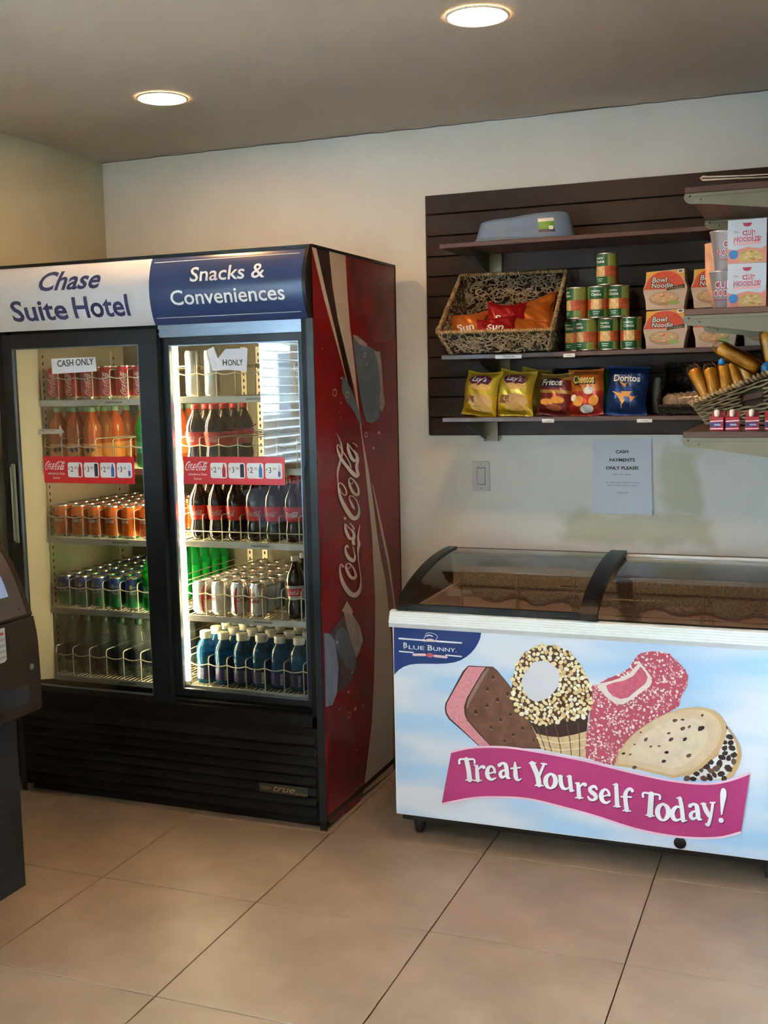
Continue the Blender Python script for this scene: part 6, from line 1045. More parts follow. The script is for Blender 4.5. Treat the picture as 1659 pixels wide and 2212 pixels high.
mb = MB(); mb.tube([(.925, -.33, 2.182), (.919, -.33, 2.189), (.927, -.33, 2.193), (.94, -.33, 2.191), (1.06, -.33, 2.185), (1.268, -.33, 2.180)], [.0035, .0035, .0035, .0028, .0022, .002], 6).tube([(.925, -.33, 2.182), (.95, -.33, 2.181), (1.02, -.33, 2.179), (1.268, -.33, 2.168)], [.0035, .0032, .0025, .002], 6)
mb.build('wire', M('hook_wire', (.75, .68, .62), .4), hk)

# ================================================================ shelf goods
# blue tray, upside down
ty0, ty1 = 2.038, 2.124
def tray_r(t, k):   # kidney outline, half sizes
    c, s = cos(t), sin(t); x = .185 * math.copysign(abs(c) ** .75, c); y = .085 * math.copysign(abs(s) ** .8, s)
    if s < 0: y += .024 * math.exp(-(x + .045) ** 2 / .0035)
    return x, y
tr_ = thing('plastic_tray', 'blue plastic double bowl tray turned upside down on the top shelf', 'tray', (.290, -.19, ty0))
mb = MB(); lv = [(1.03, .0), (1.03, .004), (1.005, .006), (1.0, .012), (.985, .014), (.97, .018), (.90, .072), (.87, .082), (.80, .086)]
NT = 56
for s_, z in lv:
    for k in range(NT): x, y = tray_r(2 * pi * k / NT, s_); mb.v.append((.290 + x * s_, -.19 + y * s_, ty0 + z * (1.0 + .10 * (x / .185 if z > .03 else 0))))
for i in range(len(lv) - 1):
    for k in range(NT): k2 = (k + 1) % NT; mb.f.append([i * NT + k, i * NT + k2, (i + 1) * NT + k2, (i + 1) * NT + k]); mb.m.append(0); mb.sm.append(True)
mb.f.append([(len(lv) - 1) * NT + k for k in range(NT)]); mb.m.append(0); mb.sm.append(False)
mb.build('shell', trayb, tr_)
mb = MB()
def tf(u, v, d):   # on the front flank
    best = None; t = -pi / 2 + u * 3.2
    x, y = tray_r(t, 1); s_ = .97 - (v - .018) / .054 * .07; return (.290 + x * s_, -.19 + y * s_ - .001 - d, ty0 + v * (1 + .10 * x / .185))
for (v0, v1, mi) in ((.020, .030, 2), (.030, .055, 0), (.055, .066, 1)):
    mb.grid(lambda a, b_: tf(.09 + .125 * a, v0 + (v1 - v0) * b_, 0), 8, 1, mi)
mb.grid(lambda a, b_: tf(.165 + .035 * a, .028 + .012 * b_, .0006), 3, 1, 1)
mb.build('label', [M('label_green', (.08, .30, .02), .4), M('label_white', (.75, .75, .70), .4), M('label_dark', (.02, .03, .08), .4)], tr_)
# woven basket on the middle shelf
def rope(mb, P, r, coils, mi=0, seg=7):
    P = [Vector(p) for p in P]; L = [0]
    for a, b_ in zip(P, P[1:]): L.append(L[-1] + (b_ - a).length)
    tot = L[-1]; n = int(coils); pts = []
    mb.tube(P, r * .75, 6, mi)
    for k in range(n * seg + 1):
        s = tot * k / (n * seg); i = 0
        while i < len(L) - 2 and L[i + 1] < s: i += 1
        a, b_ = P[i], P[i + 1]; t = (s - L[i]) / max(1e-9, L[i + 1] - L[i]); c = a.lerp(b_, t); d = (b_ - a).normalized(); u = d.orthogonal().normalized(); w = d.cross(u); an = 2 * pi * k / seg
        pts.append(c + (u * cos(an) + w * sin(an)) * r)
    mb.tube(pts, r * .45, 4, mi)
def basket(name, lab, cat, C8, m1, m2, dens, loc, curl=.019, tr=.0024, dense_back=False):
    # C8: four bottom corners then four rim corners, order: front-left, front-right, back-right, back-left
    t = thing(name, lab, cat, loc); b_, rm = C8[:4], C8[4:]
    rnd = random.Random(int(abs(loc[0]) * 1000) + 3)
    for i in range(4):
        j = (i + 1) % 4; A, Bq, Cq, D = Vector(b_[i]), Vector(b_[j]), Vector(rm[j]), Vector(rm[i])
        nrm = (Bq - A).cross(D - A).normalized(); mb = MB(); area = ((Bq - A).length + (Cq - D).length) / 2 * ((D - A).length + (Cq - Bq).length) / 2
        def Pt(u, v): return A.lerp(Bq, u).lerp(D.lerp(Cq, u), v)
        if i != 2 or dense_back: mb.add([A - nrm * .004, Bq - nrm * .004, Cq - nrm * .004, D - nrm * .004], [(0, 1, 2, 3)], 1)
        for k in range(int(area * dens)):
            u, v = rnd.random(), rnd.random(); ctr = Pt(u, v); ux = (Bq - A).normalized(); uy = nrm.cross(ux); a0 = rnd.uniform(0, 2 * pi); arc = rnd.uniform(1.5, 4); R = rnd.uniform(.5, 1.1) * curl; pts = []
            for q in range(7):
                a = a0 + arc * q / 6; du, dv = R * cos(a), R * .75 * sin(a)
                pp = ctr + ux * du + uy * dv
                pts.append(pp + nrm * (-.0025 if (q + k) % 2 else .0025))
            # keep inside the panel
            lo, hi = min(A.z, Bq.z), max(D.z, Cq.z)
            if all(min(A.x, D.x, Bq.x, Cq.x) - .004 < p.x < max(A.x, D.x, Bq.x, Cq.x) + .004 or i in (1, 3) for p in pts) and all(lo - .002 < p.z < hi + .004 for p in pts): mb.tube(pts, tr, 4, 0)
        mb.build('woven_side', [m1, twined], t, kind='stuff')
        mb = MB(); rope(mb, [D, Cq], .0058, (Cq - D).length / .0085); mb.build('rim', m2, t)
    for i in range(4): mb = MB(); rope(mb, [b_[i], rm[i]], .0045, (Vector(rm[i]) - Vector(b_[i])).length / .009); mb.build('corner_post', m2, t)
    MB().add([tuple(Vector(p) + Vector((0, 0, .002))) for p in b_], [(0, 1, 2, 3)]).build('base', m1, t)
    return t
basket('woven_basket', 'open grey-brown seagrass basket tilted forward with chip bags on the middle shelf', 'basket',
       [(.055, -.345, 1.640), (.408, -.345, 1.640), (.385, -.10, 1.640), (.055, -.10, 1.640), (.010, -.375, 1.716), (.430, -.375, 1.712), (.412, -.055, 1.940), (.004, -.055, 1.945)], twine, twine2, 6500, (.22, -.22, 1.638))
# chip bag: puffed pillow with crimped ends
def bag(name, lab, w, h, th, loc, rot, mats, band, texts=(), wob=1.0, seed=1, group=None, shapes=()):
    t = thing(name, lab, 'snack bag', loc, group); t.rotation_euler = rot; rnd = random.Random(seed)
    ph = [rnd.uniform(0, 6) for _ in range(8)]
    def dep(u, v):
        e = min(1, max(0, (v - .05) / .18)) * min(1, max(0, (.95 - v) / .18)); e = e ** .6 if e > 0 else 0
        c = max(0, 1 - (2 * u - 1) ** 4) ** .7
        wr = 1 + .10 * wob * sin(9 * v + ph[0] + 3 * u) + .07 * wob * sin(14 * u + ph[1] + 5 * v) + .05 * wob * sin(23 * (u + v) + ph[2])
        return th / 2 * e * c * wr + .0012 + .0016 * wob * sin(26 * u + ph[3]) * (1 - e)
    def wid(v): e = min(1, max(0, (v - .02) / .2)) * min(1, max(0, (.98 - v) / .2)); return w * (1.0 - .07 * e * 1.0)
    def top(u, v): return h * v + .006 * wob * sin(4 * u + ph[4]) * (v - .5) - .012 * wob * sin(pi * u) * max(0, v - .85) / .15 * .6
    def front(u, v, d=0): return ((u - .5) * wid(v) + .003 * wob * sin(7 * v + ph[5]), -dep(u, v) - d, top(u, v))
    def back(u, v): return ((u - .5) * wid(v) + .003 * wob * sin(7 * v + ph[5]), dep(1 - u, v), top(u, v))
    mb = MB(); mb.grid(lambda a, b_: front(a, b_), 22, 26, 0, True, band); mb.grid(lambda a, b_: back(a, b_), 14, 18, 0, True, (lambda a, b_: band(.5, .99) if True else 0))
    mb.build('pouch', mats, t, origin=(0, 0, 0))
    c_ = t.children[0]; c_.location = (0, 0, 0)
    if texts or shapes:
        mb = MB(); tm = []
        def fn(u, v, d): return front(min(1, max(0, u / w + .5)), min(1, max(0, v / h)), .0008 + d)
        for P, m_ in shapes:
            if m_ not in tm: tm.append(m_)
            xs = [p[0] for p in P]; zs = [p[1] for p in P]; c0 = (sum(xs) / len(P), sum(zs) / len(P)); o = len(mb.v); N = len(P)
            # two rings so the patch follows the pouch
            for f_ in (1, .66, .33): mb.v += [fn(c0[0] + (p[0] - c0[0]) * f_, c0[1] + (p[1] - c0[1]) * f_, .0004 * len(tm)) for p in P]
            mb.v.append(fn(*c0, .0004 * len(tm)))
            for q in range(2):
                for k in range(N): mb.f.append([o + q * N + k, o + q * N + (k + 1) % N, o + (q + 1) * N + (k + 1) % N, o + (q + 1) * N + k]); mb.m.append(tm.index(m_)); mb.sm.append(False)
            for k in range(N): mb.f.append([o + 2 * N + k, o + 2 * N + (k + 1) % N, o + 3 * N]); mb.m.append(tm.index(m_)); mb.sm.append(False)
        for (s, cu, cv, hh, ww, m_, sh) in texts:
            if m_ not in tm: tm.append(m_)
            put_text(mb, s, fn, cu, cv, hh, ww, .0030 + .0005 * tm.index(m_), tm.index(m_), bold=.025, shear=sh)
        o = mb.build('bag_print', tm, t, origin=(0, 0, 0)); o.location = (0, 0, 0)
    return t
def oval(cx_, cz_, rx, rz, n=14, ph=0): return [(cx_ + rx * cos(2 * pi * k / n + ph), cz_ + rz * sin(2 * pi * k / n + ph)) for k in range(n)]
foil = lambda n, c: M(n, tuple(q * .72 for q in c), .30, metal=.35, spec=.6, bump=.35, bscale=22)
yel = foil('bag_yellow', (.78, .56, .04)); yel2 = foil('bag_yellow_low', (.95, .60, .03)); rdb = foil('bag_red', (.50, .012, .02)); orb = foil('bag_orange', (.75, .20, .03)); blb = foil('bag_blue', (.012, .06, .24)); mar = foil('bag_maroon', (.28, .03, .03)); gold = foil('bag_gold', (.60, .38, .10)); drkb = foil('bag_dark', (.02, .025, .03))
prp = M('print_maroon', (.16, .01, .06), .4); wt = M('print_white', (.82, .80, .78), .4); chipy = M('print_chip', (.72, .44, .12), .5); chipl = M('print_chip_pale', (.62, .38, .16), .5); blk = ink; orn = M('print_orange', (.80, .35, .06), .5); grn = M('print_green', (.02, .12, .04), .5)
GR = 'snack bags standing on the lowest shelf'
def lays(lab, loc, rot, seed):
    return bag('chip_bag', lab, .150, .172, .065, loc, rot, [yel, yel2], lambda u, v: 1 if v < .45 else 0, [("Lay's", .003, .134, .026, .062, wt, .15)], seed=seed, group=GR, shapes=[(oval(.004, .133, .050, .021), prp), (oval(.010, .108, .046, .012), chipy), (oval(.014, .055, .052, .026), chipl), (oval(-.030, .058, .026, .022, 4, .7), M('print_brown', (.22, .10, .04), .5)), (oval(.018, .030, .045, .014), chipy)])
lays('first yellow potato chip bag from the left, leaning left on the lowest shelf', (.112, -.215, 1.409), (radians(-9), radians(6), radians(-14)), 3)
lays('second yellow potato chip bag from the left on the lowest shelf', (.248, -.215, 1.409), (radians(-8), radians(4), radians(-10)), 14)
bag('chip_bag', 'plain olive yellow bag standing behind the second yellow chip bag', .12, .176, .045, (.300, -.120, 1.409), (radians(-4), radians(6), radians(22)), [yel, yel], lambda u, v: 0, seed=8, group=GR)
bag('chip_bag', 'dark corn chip bag with pale lettering peeking over the maroon corn chip bag', .13, .178, .04, (.425, -.095, 1.409), (radians(-3), radians(2), radians(-4)), [drkb, drkb], lambda u, v: 0, [('Fritos', 0, .135, .022, .08, wt, .2)], seed=10, group=GR, shapes=[(oval(.0, .135, .05, .016), prp)])
bag('chip_bag', 'maroon and gold corn chip bag between the yellow and the orange bags', .132, .158, .060, (.396, -.215, 1.409), (radians(-9), radians(3), radians(-12)), [mar, gold], lambda u, v: 1 if v > .80 or .58 > v > .50 else 0, [('Fritos', .0, .117, .022, .090, wt, .2)], seed=5, group=GR, shapes=[(oval(.0, .116, .055, .018), M('print_navy', (.04, .02, .05), .4)), (oval(-.02, .045, .030, .013), orn), (oval(.022, .055, .028, .013), orn), (oval(.01, .028, .034, .012), M('print_rust', (.42, .12, .04), .5))])
bag('chip_bag', 'orange and red cheese puff bag on the lowest shelf', .132, .168, .062, (.520, -.225, 1.409), (radians(-8), radians(-2), radians(-8)), [orb, foil('bag_red_low', (.62, .04, .02))], lambda u, v: 1 if v < .5 else 0, [('Cheetos', .001, .1235, .034, .094, blk, .3), ('Cheetos', .0, .125, .028, .086, M('print_gold', (.75, .55, .12), .4), .3)], seed=6, group=GR, shapes=[(oval(-.03, .124, .016, .018), M('print_dark_green', (.03, .10, .04), .4)), (oval(.016, .086, .020, .014), wt), (oval(-.02, .05, .022, .018), orn), (oval(.012, .022, .026, .014), wt), (oval(.038, .050, .018, .02), orn), (oval(-.042, .062, .012, .012), wt)])
bag('chip_bag', 'dark green bag edge showing between the orange and the blue bags', .10, .170, .045, (.600, -.120, 1.409), (radians(-3), 0, radians(30)), [grn, grn], lambda u, v: 0, seed=16, group=GR)
bag('chip_bag', 'blue tortilla chip bag, rightmost of the bags on the lowest shelf', .150, .176, .066, (.660, -.225, 1.409), (radians(-8), radians(2), radians(-4)), [blb, blb], lambda u, v: 0, [('Doritos', .0, .126, .024, .098, wt, 0)], seed=9, group=GR, shapes=[([(-.030, .116), (-.008, .102), (.014, .116), (-.006, .094)], orn), ([(-.048, .080), (.030, .080), (-.012, .022)], orn), ([(.008, .076), (.050, .064), (.022, .024)], orn)])
SN = 'snack bags in the tilted basket'
def sun(lab, loc, rot, seed, m, txt=True, w=.155, h=.16):
    return bag('snack_bag', lab, w, h, .042, loc, rot, [m, m], lambda u, v: 0, [('Sun', .0, h * .44, .032, .068, wt, .1)] if txt else (), 1.5, seed, SN, shapes=[([( .042 * cos(a * pi / 8), h * .52 + .036 * sin(a * pi / 8)) for a in range(9)] + [(.034 * cos(a * pi / 8), h * .52 + .028 * sin(a * pi / 8)) for a in range(8, -1, -1)], orn)] if False else [])
sun('orange whole grain snack bag lying leftmost in the woven basket', (.098, -.285, 1.668), (radians(-38), radians(-8), radians(10)), 31, orb)
sun('upper dark red snack bag in the middle of the woven basket', (.205, -.245, 1.690), (radians(-30), radians(4), radians(-4)), 32, rdb)
sun('lower dark red snack bag in front of the woven basket, white letters over the rim', (.205, -.315, 1.672), (radians(-40), radians(-3), radians(3)), 33, rdb, True, .15, .13)
sun('upper orange snack bag lying rightmost in the woven basket', (.325, -.165, 1.720), (radians(-35), radians(-16), radians(-8)), 34, orb, False)
sun('lower orange snack bag lying at the right front of the woven basket', (.330, -.300, 1.666), (radians(-45), radians(8), radians(6)), 35, orb, False, .16, .13)
sun('middle orange snack bag in the right half of the woven basket', (.325, -.225, 1.700), (radians(-36), radians(-6), radians(4)), 36, orb, False, .15, .15)
# soup cans
soupg = M('soup_green', (.012, .11, .035), .3); soupl = M('soup_lime', (.20, .26, .06), .35); soupr = M('soup_red', (.42, .08, .025), .45, noise=.4, nscale=80); soupy = M('soup_tan', (.62, .42, .16), .45, noise=.3, nscale=80)
def soup():
    t = thing('soup_can', '', 'can'); R = .0370; h = .111
    MB().lathe([(.034, 0), (R + .001, .001), (R + .001, .004), (R, .005)], 24, capt=False).build('bottom_rim', alu, t)
    MB().lathe([(R, .106), (R + .001, .107), (R + .001, h), (.035, h), (.0345, h - .003), (.0001, h - .003)], 24, capb=False, capt=False).build('top_rim', alu, t)
    mb = MB(); n = 24
    for k in range(n):
        a0, a1 = 2 * pi * k / n, 2 * pi * (k + 1) / n; am = (math.degrees((a0 + a1) / 2) - 270 + 540) % 360 - 180
        for (z0, z1, mf) in ((.005, .030, 0), (.030, .066, 2), (.066, .1065, 1)):
            if mf == 0: mi = 0 if abs(am) < 40 else (1 if -90 < am < 90 else 2)
            elif mf == 2: mi = 2 if abs(am) > 30 else 3
            else: mi = 0 if abs(am) < 52 else 1
            mb.add([(R * cos(a0), R * sin(a0), z0), (R * cos(a1), R * sin(a1), z0), (R * cos(a1), R * sin(a1), z1), (R * cos(a0), R * sin(a0), z1)], [(0, 1, 2, 3)], mi, True)
    mb.build('label', [soupg, soupl, soupr, soupy], t)
    def cy(u, v, d): a = -pi / 2 + u / R; return ((R + .0004 + d) * cos(a), (R + .0004 + d) * sin(a), v)
    mb = MB(); put_text(mb, 'Healthy', cy, -.002, .093, .0085, .034, .0002, 0, bold=.02); put_text(mb, 'Choice', cy, .0, .082, .010, .036, .0002, 0, bold=.02)
    mb.poly(oval(0, .050, .023, .014), cy, .0001, 1) if False else None
    mb.grid(lambda a, b_: cy(-.019 + .038 * a, .036 + .026 * b_ * (1 - .5 * abs(2 * a - 1) ** 2), .0001), 8, 1, 1)
    for k in range(9): x = -.016 + .004 * k; z = .043 + .007 * sin(k * 2.1) ; mb.grid(lambda a, b_: cy(x + .005 * a, z + .006 * b_, .0004), 1, 1, 3 if k % 2 else 4)
    for zz, ww in ((.021, .026), (.014, .020)): mb.grid(lambda a, b_: cy(-ww / 2 + ww * a, zz + .003 * b_, .0003), 6, 1, 2)
    mb.build('can_print', [wt, M('soup_bowl', (.70, .50, .26), .45), M('soup_pale', (.40, .60, .45), .45), M('soup_orange', (.72, .26, .05), .45), M('soup_leaf', (.55, .45, .15), .45)], t)
    return t
sp = soup(); SG = 'stacked soup cans'
SC = [(.475, -.20, 1.6375, -12, 'soup can at the far left of the bottom row, beside the woven basket'), (.529, -.262, 1.6375, -20, 'second soup can from the left in the bottom row'), (.605, -.262, 1.6375, 8, 'third soup can from the left in the bottom row'), (.683, -.262, 1.6375, 14, 'rightmost soup can in the bottom row, beside the noodle bowls'),
      (.492, -.250, 1.749, -36, 'left soup can in the middle row of the stack'), (.568, -.256, 1.749, 16, 'centre soup can in the middle row of the stack'), (.640, -.258, 1.749, -4, 'right soup can in the middle row of the stack'), (.598, -.255, 1.8605, -14, 'single soup can on the very top of the stack')]
for k, (x, y, z, a, lab) in enumerate(SC):
    o = sp if k == 0 else dup(sp); o.location = (x, y, z); o.rotation_euler = (0, 0, radians(a - 18)); o['label'] = 'green ' + lab; o['group'] = SG
# bowl noodle boxes
def bowlbox():
    t = thing('noodle_bowl', '', 'noodle bowl'); P = [(-.064, 0), (.062, 0), (.0655, .028), (.074, .066), (.071, .080), (.0655, .092), (.064, .134), (-.064, .128), (-.066, .092), (-.073, .074), (-.074, .062), (-.066, .03)]
    fr_ = lambda u, v, d: (u, -.055 - d, v)
    MB().prism(P, lambda u, v, d: (u, d, v), -.055, .045).build('sleeve', M('noodle_side', (.62, .52, .44), .5), t)
    MB().lathe([(.030, .004), (.040, .05), (.0425, .066), (.0425, .07), (.0001, .07)], 24, capt=False).build('bowl', M('bowl_white', (.7, .68, .62), .4), t)
    mb = MB(); mb.poly(P, fr_, .0003, 0)
    mb.poly([(-.073, .068)] + [(-.066 + (1 - cos(a)) * .066 * 1.0, .073 + .056 * sin(a)) for a in [radians(q) for q in range(10, 171, 12)]] + [(.066, .075), (.0655, .068)], fr_, .0005, 1)
    mb.add([fr_(-.063, .095, .0004), fr_(-.063, .127, .0004), fr_(-.02, .129, .0004)], [(0, 1, 2)], 2); mb.add([fr_(.063, .100, .0004), fr_(.063, .132, .0004), fr_(.02, .130, .0004)], [(0, 1, 2)], 3)
    mb.poly([(p[0] * .98, p[1]) for p in oval(-.004, .036, .052, .024)], fr_, .0006, 4); mb.poly(oval(-.004, .040, .046, .017), fr_, .0008, 5)
    rnd = random.Random(3)
    for k in range(40): a, r = rnd.uniform(0, 6.3), rnd.random() ** .5; mb.poly(oval(-.004 + .042 * r * cos(a), .040 + .015 * r * sin(a), .005, .0018, 5, rnd.uniform(0, 3)), fr_, .0010 + k * 1e-6, rnd.choice([6, 7, 5, 8]))
    mb.poly(oval(.028, .022, .020, .008), fr_, .0011, 9)
    put_text(mb, 'Bowl', fr_, -.018, .100, .022, .058, .0012, 11, bold=.07, shear=.15); put_text(mb, 'Bowl', fr_, -.018, .100, .018, .052, .0016, 10, bold=.01, shear=.15)
    put_text(mb, 'Noodle', fr_, -.010, .081, .020, .078, .0013, 11, bold=.07, shear=.15); put_text(mb, 'Noodle', fr_, -.010, .081, .016, .072, .0016, 10, bold=.01, shear=.15)
    mb.poly([(.004, .062), (.064, .070), (.066, .082), (.010, .073)], fr_, .0018, 11); put_text(mb, 'Chicken', lambda u, v, d: fr_(u, v + (u - .036) * .12, d), .036, .072, .008, .048, .0022, 12)
    mb.poly([(.020, .100), (.040, .112), (.036, .116), (.016, .104)], fr_, .0012, 13)
    mb.box(-.028, .018, -.0565, -.056, .119, .122, 13); mb.poly([(.040, .120), (.062, .121), (.062, .132), (.040, .131)], fr_, .0012, 14); mb.box(.045, .057, -.0569, -.0565, .124, .129, 11)
    mb.build('sleeve_print', [M('nb_pale', (.58, .44, .34), .45), M('nb_orange', (.66, .07, .010), .4), M('nb_yellow', (.74, .38, .03), .4), M('nb_yellow2', (.70, .33, .04), .4), M('nb_bowl', (.42, .26, .14), .45), M('nb_broth', (.62, .38, .20), .45), M('nb_noodle', (.80, .62, .36), .45), M('nb_leaf', (.35, .42, .12), .45), M('nb_red', (.60, .16, .06), .45), M('nb_herb', (.30, .42, .10), .45), wt, blk, M('nb_gold', (.45, .36, .06), .4), M('nb_pepper', (.62, .03, .02), .4), M('nb_tag', (.70, .64, .58), .4)], t)
    return t
bb = bowlbox(); BG = 'bowl noodle boxes on the middle shelf'
for k, (x, y, z, lab) in enumerate([(.799, -.205, 1.6375, 'lower box of the left bowl noodle stack, orange and white, right of the soup cans'), (.798, -.205, 1.7715, 'upper box of the left bowl noodle stack, orange and white, right of the soup cans'),
        (.966, -.205, 1.6375, 'lower box of the middle bowl noodle stack, partly behind the shelf brackets'), (.958, -.205, 1.7715, 'upper box of the middle bowl noodle stack, beside the silver cups'), (1.125, -.205, 1.6375, 'lower box of the right bowl noodle stack, at the picture edge'), (1.122, -.205, 1.7715, 'upper box of the right bowl noodle stack, hidden mostly by the pink boxes')]):
    o = bb if k == 0 else dup(bb); o.location = (x, y, z); o['label'] = lab; o['group'] = BG
# cup noodle boxes and cups on the return wall shelf
def cupbox():
    t = thing('noodle_box', '', 'box'); w, h = .049, .114; fr_ = lambda u, v, d: (u, -.035 - d, v)
    MB().box(-w, w, -.035, .05, 0, h, bev=.001).build('carton', M('carton_white', (.60, .60, .65), .45), t)
    mb = MB(); mb.poly([(-w, .001), (w, .001), (w, .045), (.035, .036), (0, .042), (-.03, .034), (-w, .040)], fr_, .0004, 0)
    mb.poly([(-.018, .003), (.038, .003), (.042, .018), (.030, .032), (.01, .036), (-.014, .030), (-.022, .016)], fr_, .0008, 1); rnd = random.Random(9)
    for k in range(30): mb.poly(oval(.011 + rnd.uniform(-.024, .024), .019 + rnd.uniform(-.012, .012), .004, .0025, 5, rnd.uniform(0, 3)), fr_, .0012 + k * 1e-6, rnd.choice([2, 3, 1, 4]))
    mb.poly(oval(-.034, .024, .012, .012), fr_, .0012, 5); mb.poly(oval(.046, .028, .006, .014), fr_, .0012, 6) if False else None
    put_text(mb, 'CUP', fr_, .004, .078, .017, .036, .0008, 7, bold=.07); put_text(mb, 'CUP', fr_, .004, .078, .017, .036, .0012, 8, bold=.0)
    put_text(mb, 'NOODLES', fr_, .0, .062, .016, .070, .0008, 7, bold=.07); put_text(mb, 'NOODLES', fr_, .0, .062, .016, .070, .0012, 9, bold=.0)
    put_text(mb, 'The', fr_, -.028, .082, .006, .012, .0008, 7); mb.poly([(-.034, .047), (.034, .049), (.034, .054), (-.034, .052)], fr_, .0008, 6)
    mb.poly([(-.012, .104), (.012, .104), (.008, .096), (.0, .094), (-.008, .096)], fr_, .0008, 7); mb.box(-w, w, -.0354, -.0351, .103, .1035, 3) if False else None
    mb.build('carton_print', [M('cn_salmon', (.74, .26, .20), .45), M('cn_noodle', (.62, .38, .14), .45), M('cn_noodle2', (.74, .52, .22), .45), M('cn_shrimp', (.50, .16, .06), .45), M('cn_pea', (.35, .35, .10), .45), M('cn_blue', (.05, .22, .52), .4), M('cn_pink', (.85, .40, .40), .45), M('cn_crimson', (.50, .03, .08), .4), M('cn_pale', (.85, .70, .72), .45), M('cn_pinkish', (.86, .55, .60), .45)], t)
    return t
cb = cupbox(); CG = 'pink and white noodle cartons'
cb.location = (1.118, -1.075, 1.717); cb['label'] = 'lower pink and white noodle carton at the end of the right shelf'; cb['group'] = CG
o = dup(cb, (1.117, -1.073, 1.8315), 'upper pink and white noodle carton stacked on the right shelf')
def cup():
    t = thing('noodle_cup', '', 'cup')
    MB().lathe([(.030, 0), (.032, .003), (.0355, .040), (.0365, .042), (.044, .100), (.0465, .104), (.0465, .108), (.044, .108), (.0001, .106)], 28, capt=False, mis=[0] * 8).build('cup_body', M('cup_silver', (.36, .34, .35), .3, metal=.5), t)
    mb = MB(); R0 = .0365
    def cy(u, v, d): r = .0355 + (v - .03) * .13 + .0012; a = -pi / 2 + u / r; return ((r + d) * cos(a), (r + d) * sin(a), v)
    mb.grid(lambda a, b_: cy(-.03 + .06 * a, .028 + .002 * b_, .0), 10, 1, 0)
    put_text(mb, 'CUP', cy, 0, .070, .018, .042, .0004, 0, bold=.05); put_text(mb, 'CUP', cy, 0, .070, .018, .042, .0008, 1, bold=-.01)
    put_text(mb, 'NOODLES', cy, 0, .048, .018, .074, .0004, 0, bold=.05); put_text(mb, 'NOODLES', cy, 0, .048, .018, .074, .0008, 1, bold=-.01)
    mb.build('cup_print', [MATS['cn_crimson'], MATS['cn_pale']], t)
    return t
cu = cup(); cu.location = (1.055, -.97, 1.717); cu.rotation_euler = (0, 0, radians(-10)); cu['label'] = 'lower silver noodle cup left of the pink cartons'; cu['group'] = 'silver noodle cups'
dup(cu, (1.055, -.97, 1.8255), 'upper silver noodle cup left of the pink cartons', rot=(0, 0, radians(20)))
t = thing('noodle_tub', 'orange edged noodle tub standing behind the upper silver cup', 'tub', (1.045, -.88, 1.717)); t.rotation_euler = (0, 0, 0)
MB().lathe([(.030, 0), (.052, .085), (.055, .105), (.057, .19), (.058, .194), (.0001, .196)], 28, (0, 0, 0), capt=False).build('tub_body', M('tub_orange', (.72, .36, .20), .4, noise=.25, nscale=30), t, origin=(0, 0, 0))
t.children[0].location = (0, 0, 0)
# items on the lower return shelf: red candy boxes
def rbox():
    t = thing('candy_box', '', 'box'); w = .0175; fr_ = lambda u, v, d: (u, -.012 - d, v)
    MB().box(-w, w, -.012, .02, 0, .036, bev=.0008).build('carton', M('rb_red', (.42, .012, .02), .4), t)
    mb = MB(); mb.poly([(-w + .001, .010), (w - .006, .010), (w - .004, .022), (-w + .001, .021)], fr_, .0003, 0); mb.poly([(-w, .003), (w, .004), (w, .0065), (-w, .006)], fr_, .0003, 1); mb.poly([(-w, .023), (w, .025), (w, .028), (-w, .026)], fr_, .0003, 1)
    for k in range(5): mb.box(-.006 + k * .0035, -.004 + k * .0035, -.0128, -.0124, .013, .018, 1)
    mb.build('carton_print', [M('rb_blue', (.015, .03, .16), .4), M('rb_white', (.78, .58, .60), .4)], t)
    tp = MB().lathe([(.0055, 0), (.007, .004), (.0075, .014), (.006, .019), (.0001, .021)], 12).build('stopper', M('rb_cream', (.72, .64, .50), .5), t, origin=(0, 0, 0)); tp.location = (-.002, .004, .036)
    MB().box(-w, w, .018, .021, .034, .050).build('flap', MATS['rb_red'], t)
    return t
rbx = rbox(); RG = 'small red candy boxes'
for k, (x, y, lab) in enumerate([(1.046, -1.09, 'leftmost small red and blue box on the lowest side shelf'), (1.086, -1.09, 'second small red and blue box from the left on the lowest side shelf'), (1.136, -1.095, 'third small red and blue box from the left on the lowest side shelf'), (1.186, -1.095, 'small red and blue box cut by the right picture edge')]):
    o = rbx if k == 0 else dup(rbx); o.location = (x, y, 1.3925); o['label'] = lab; o['group'] = RG; o.rotation_euler = (0, 0, radians(-4 + 3 * k))
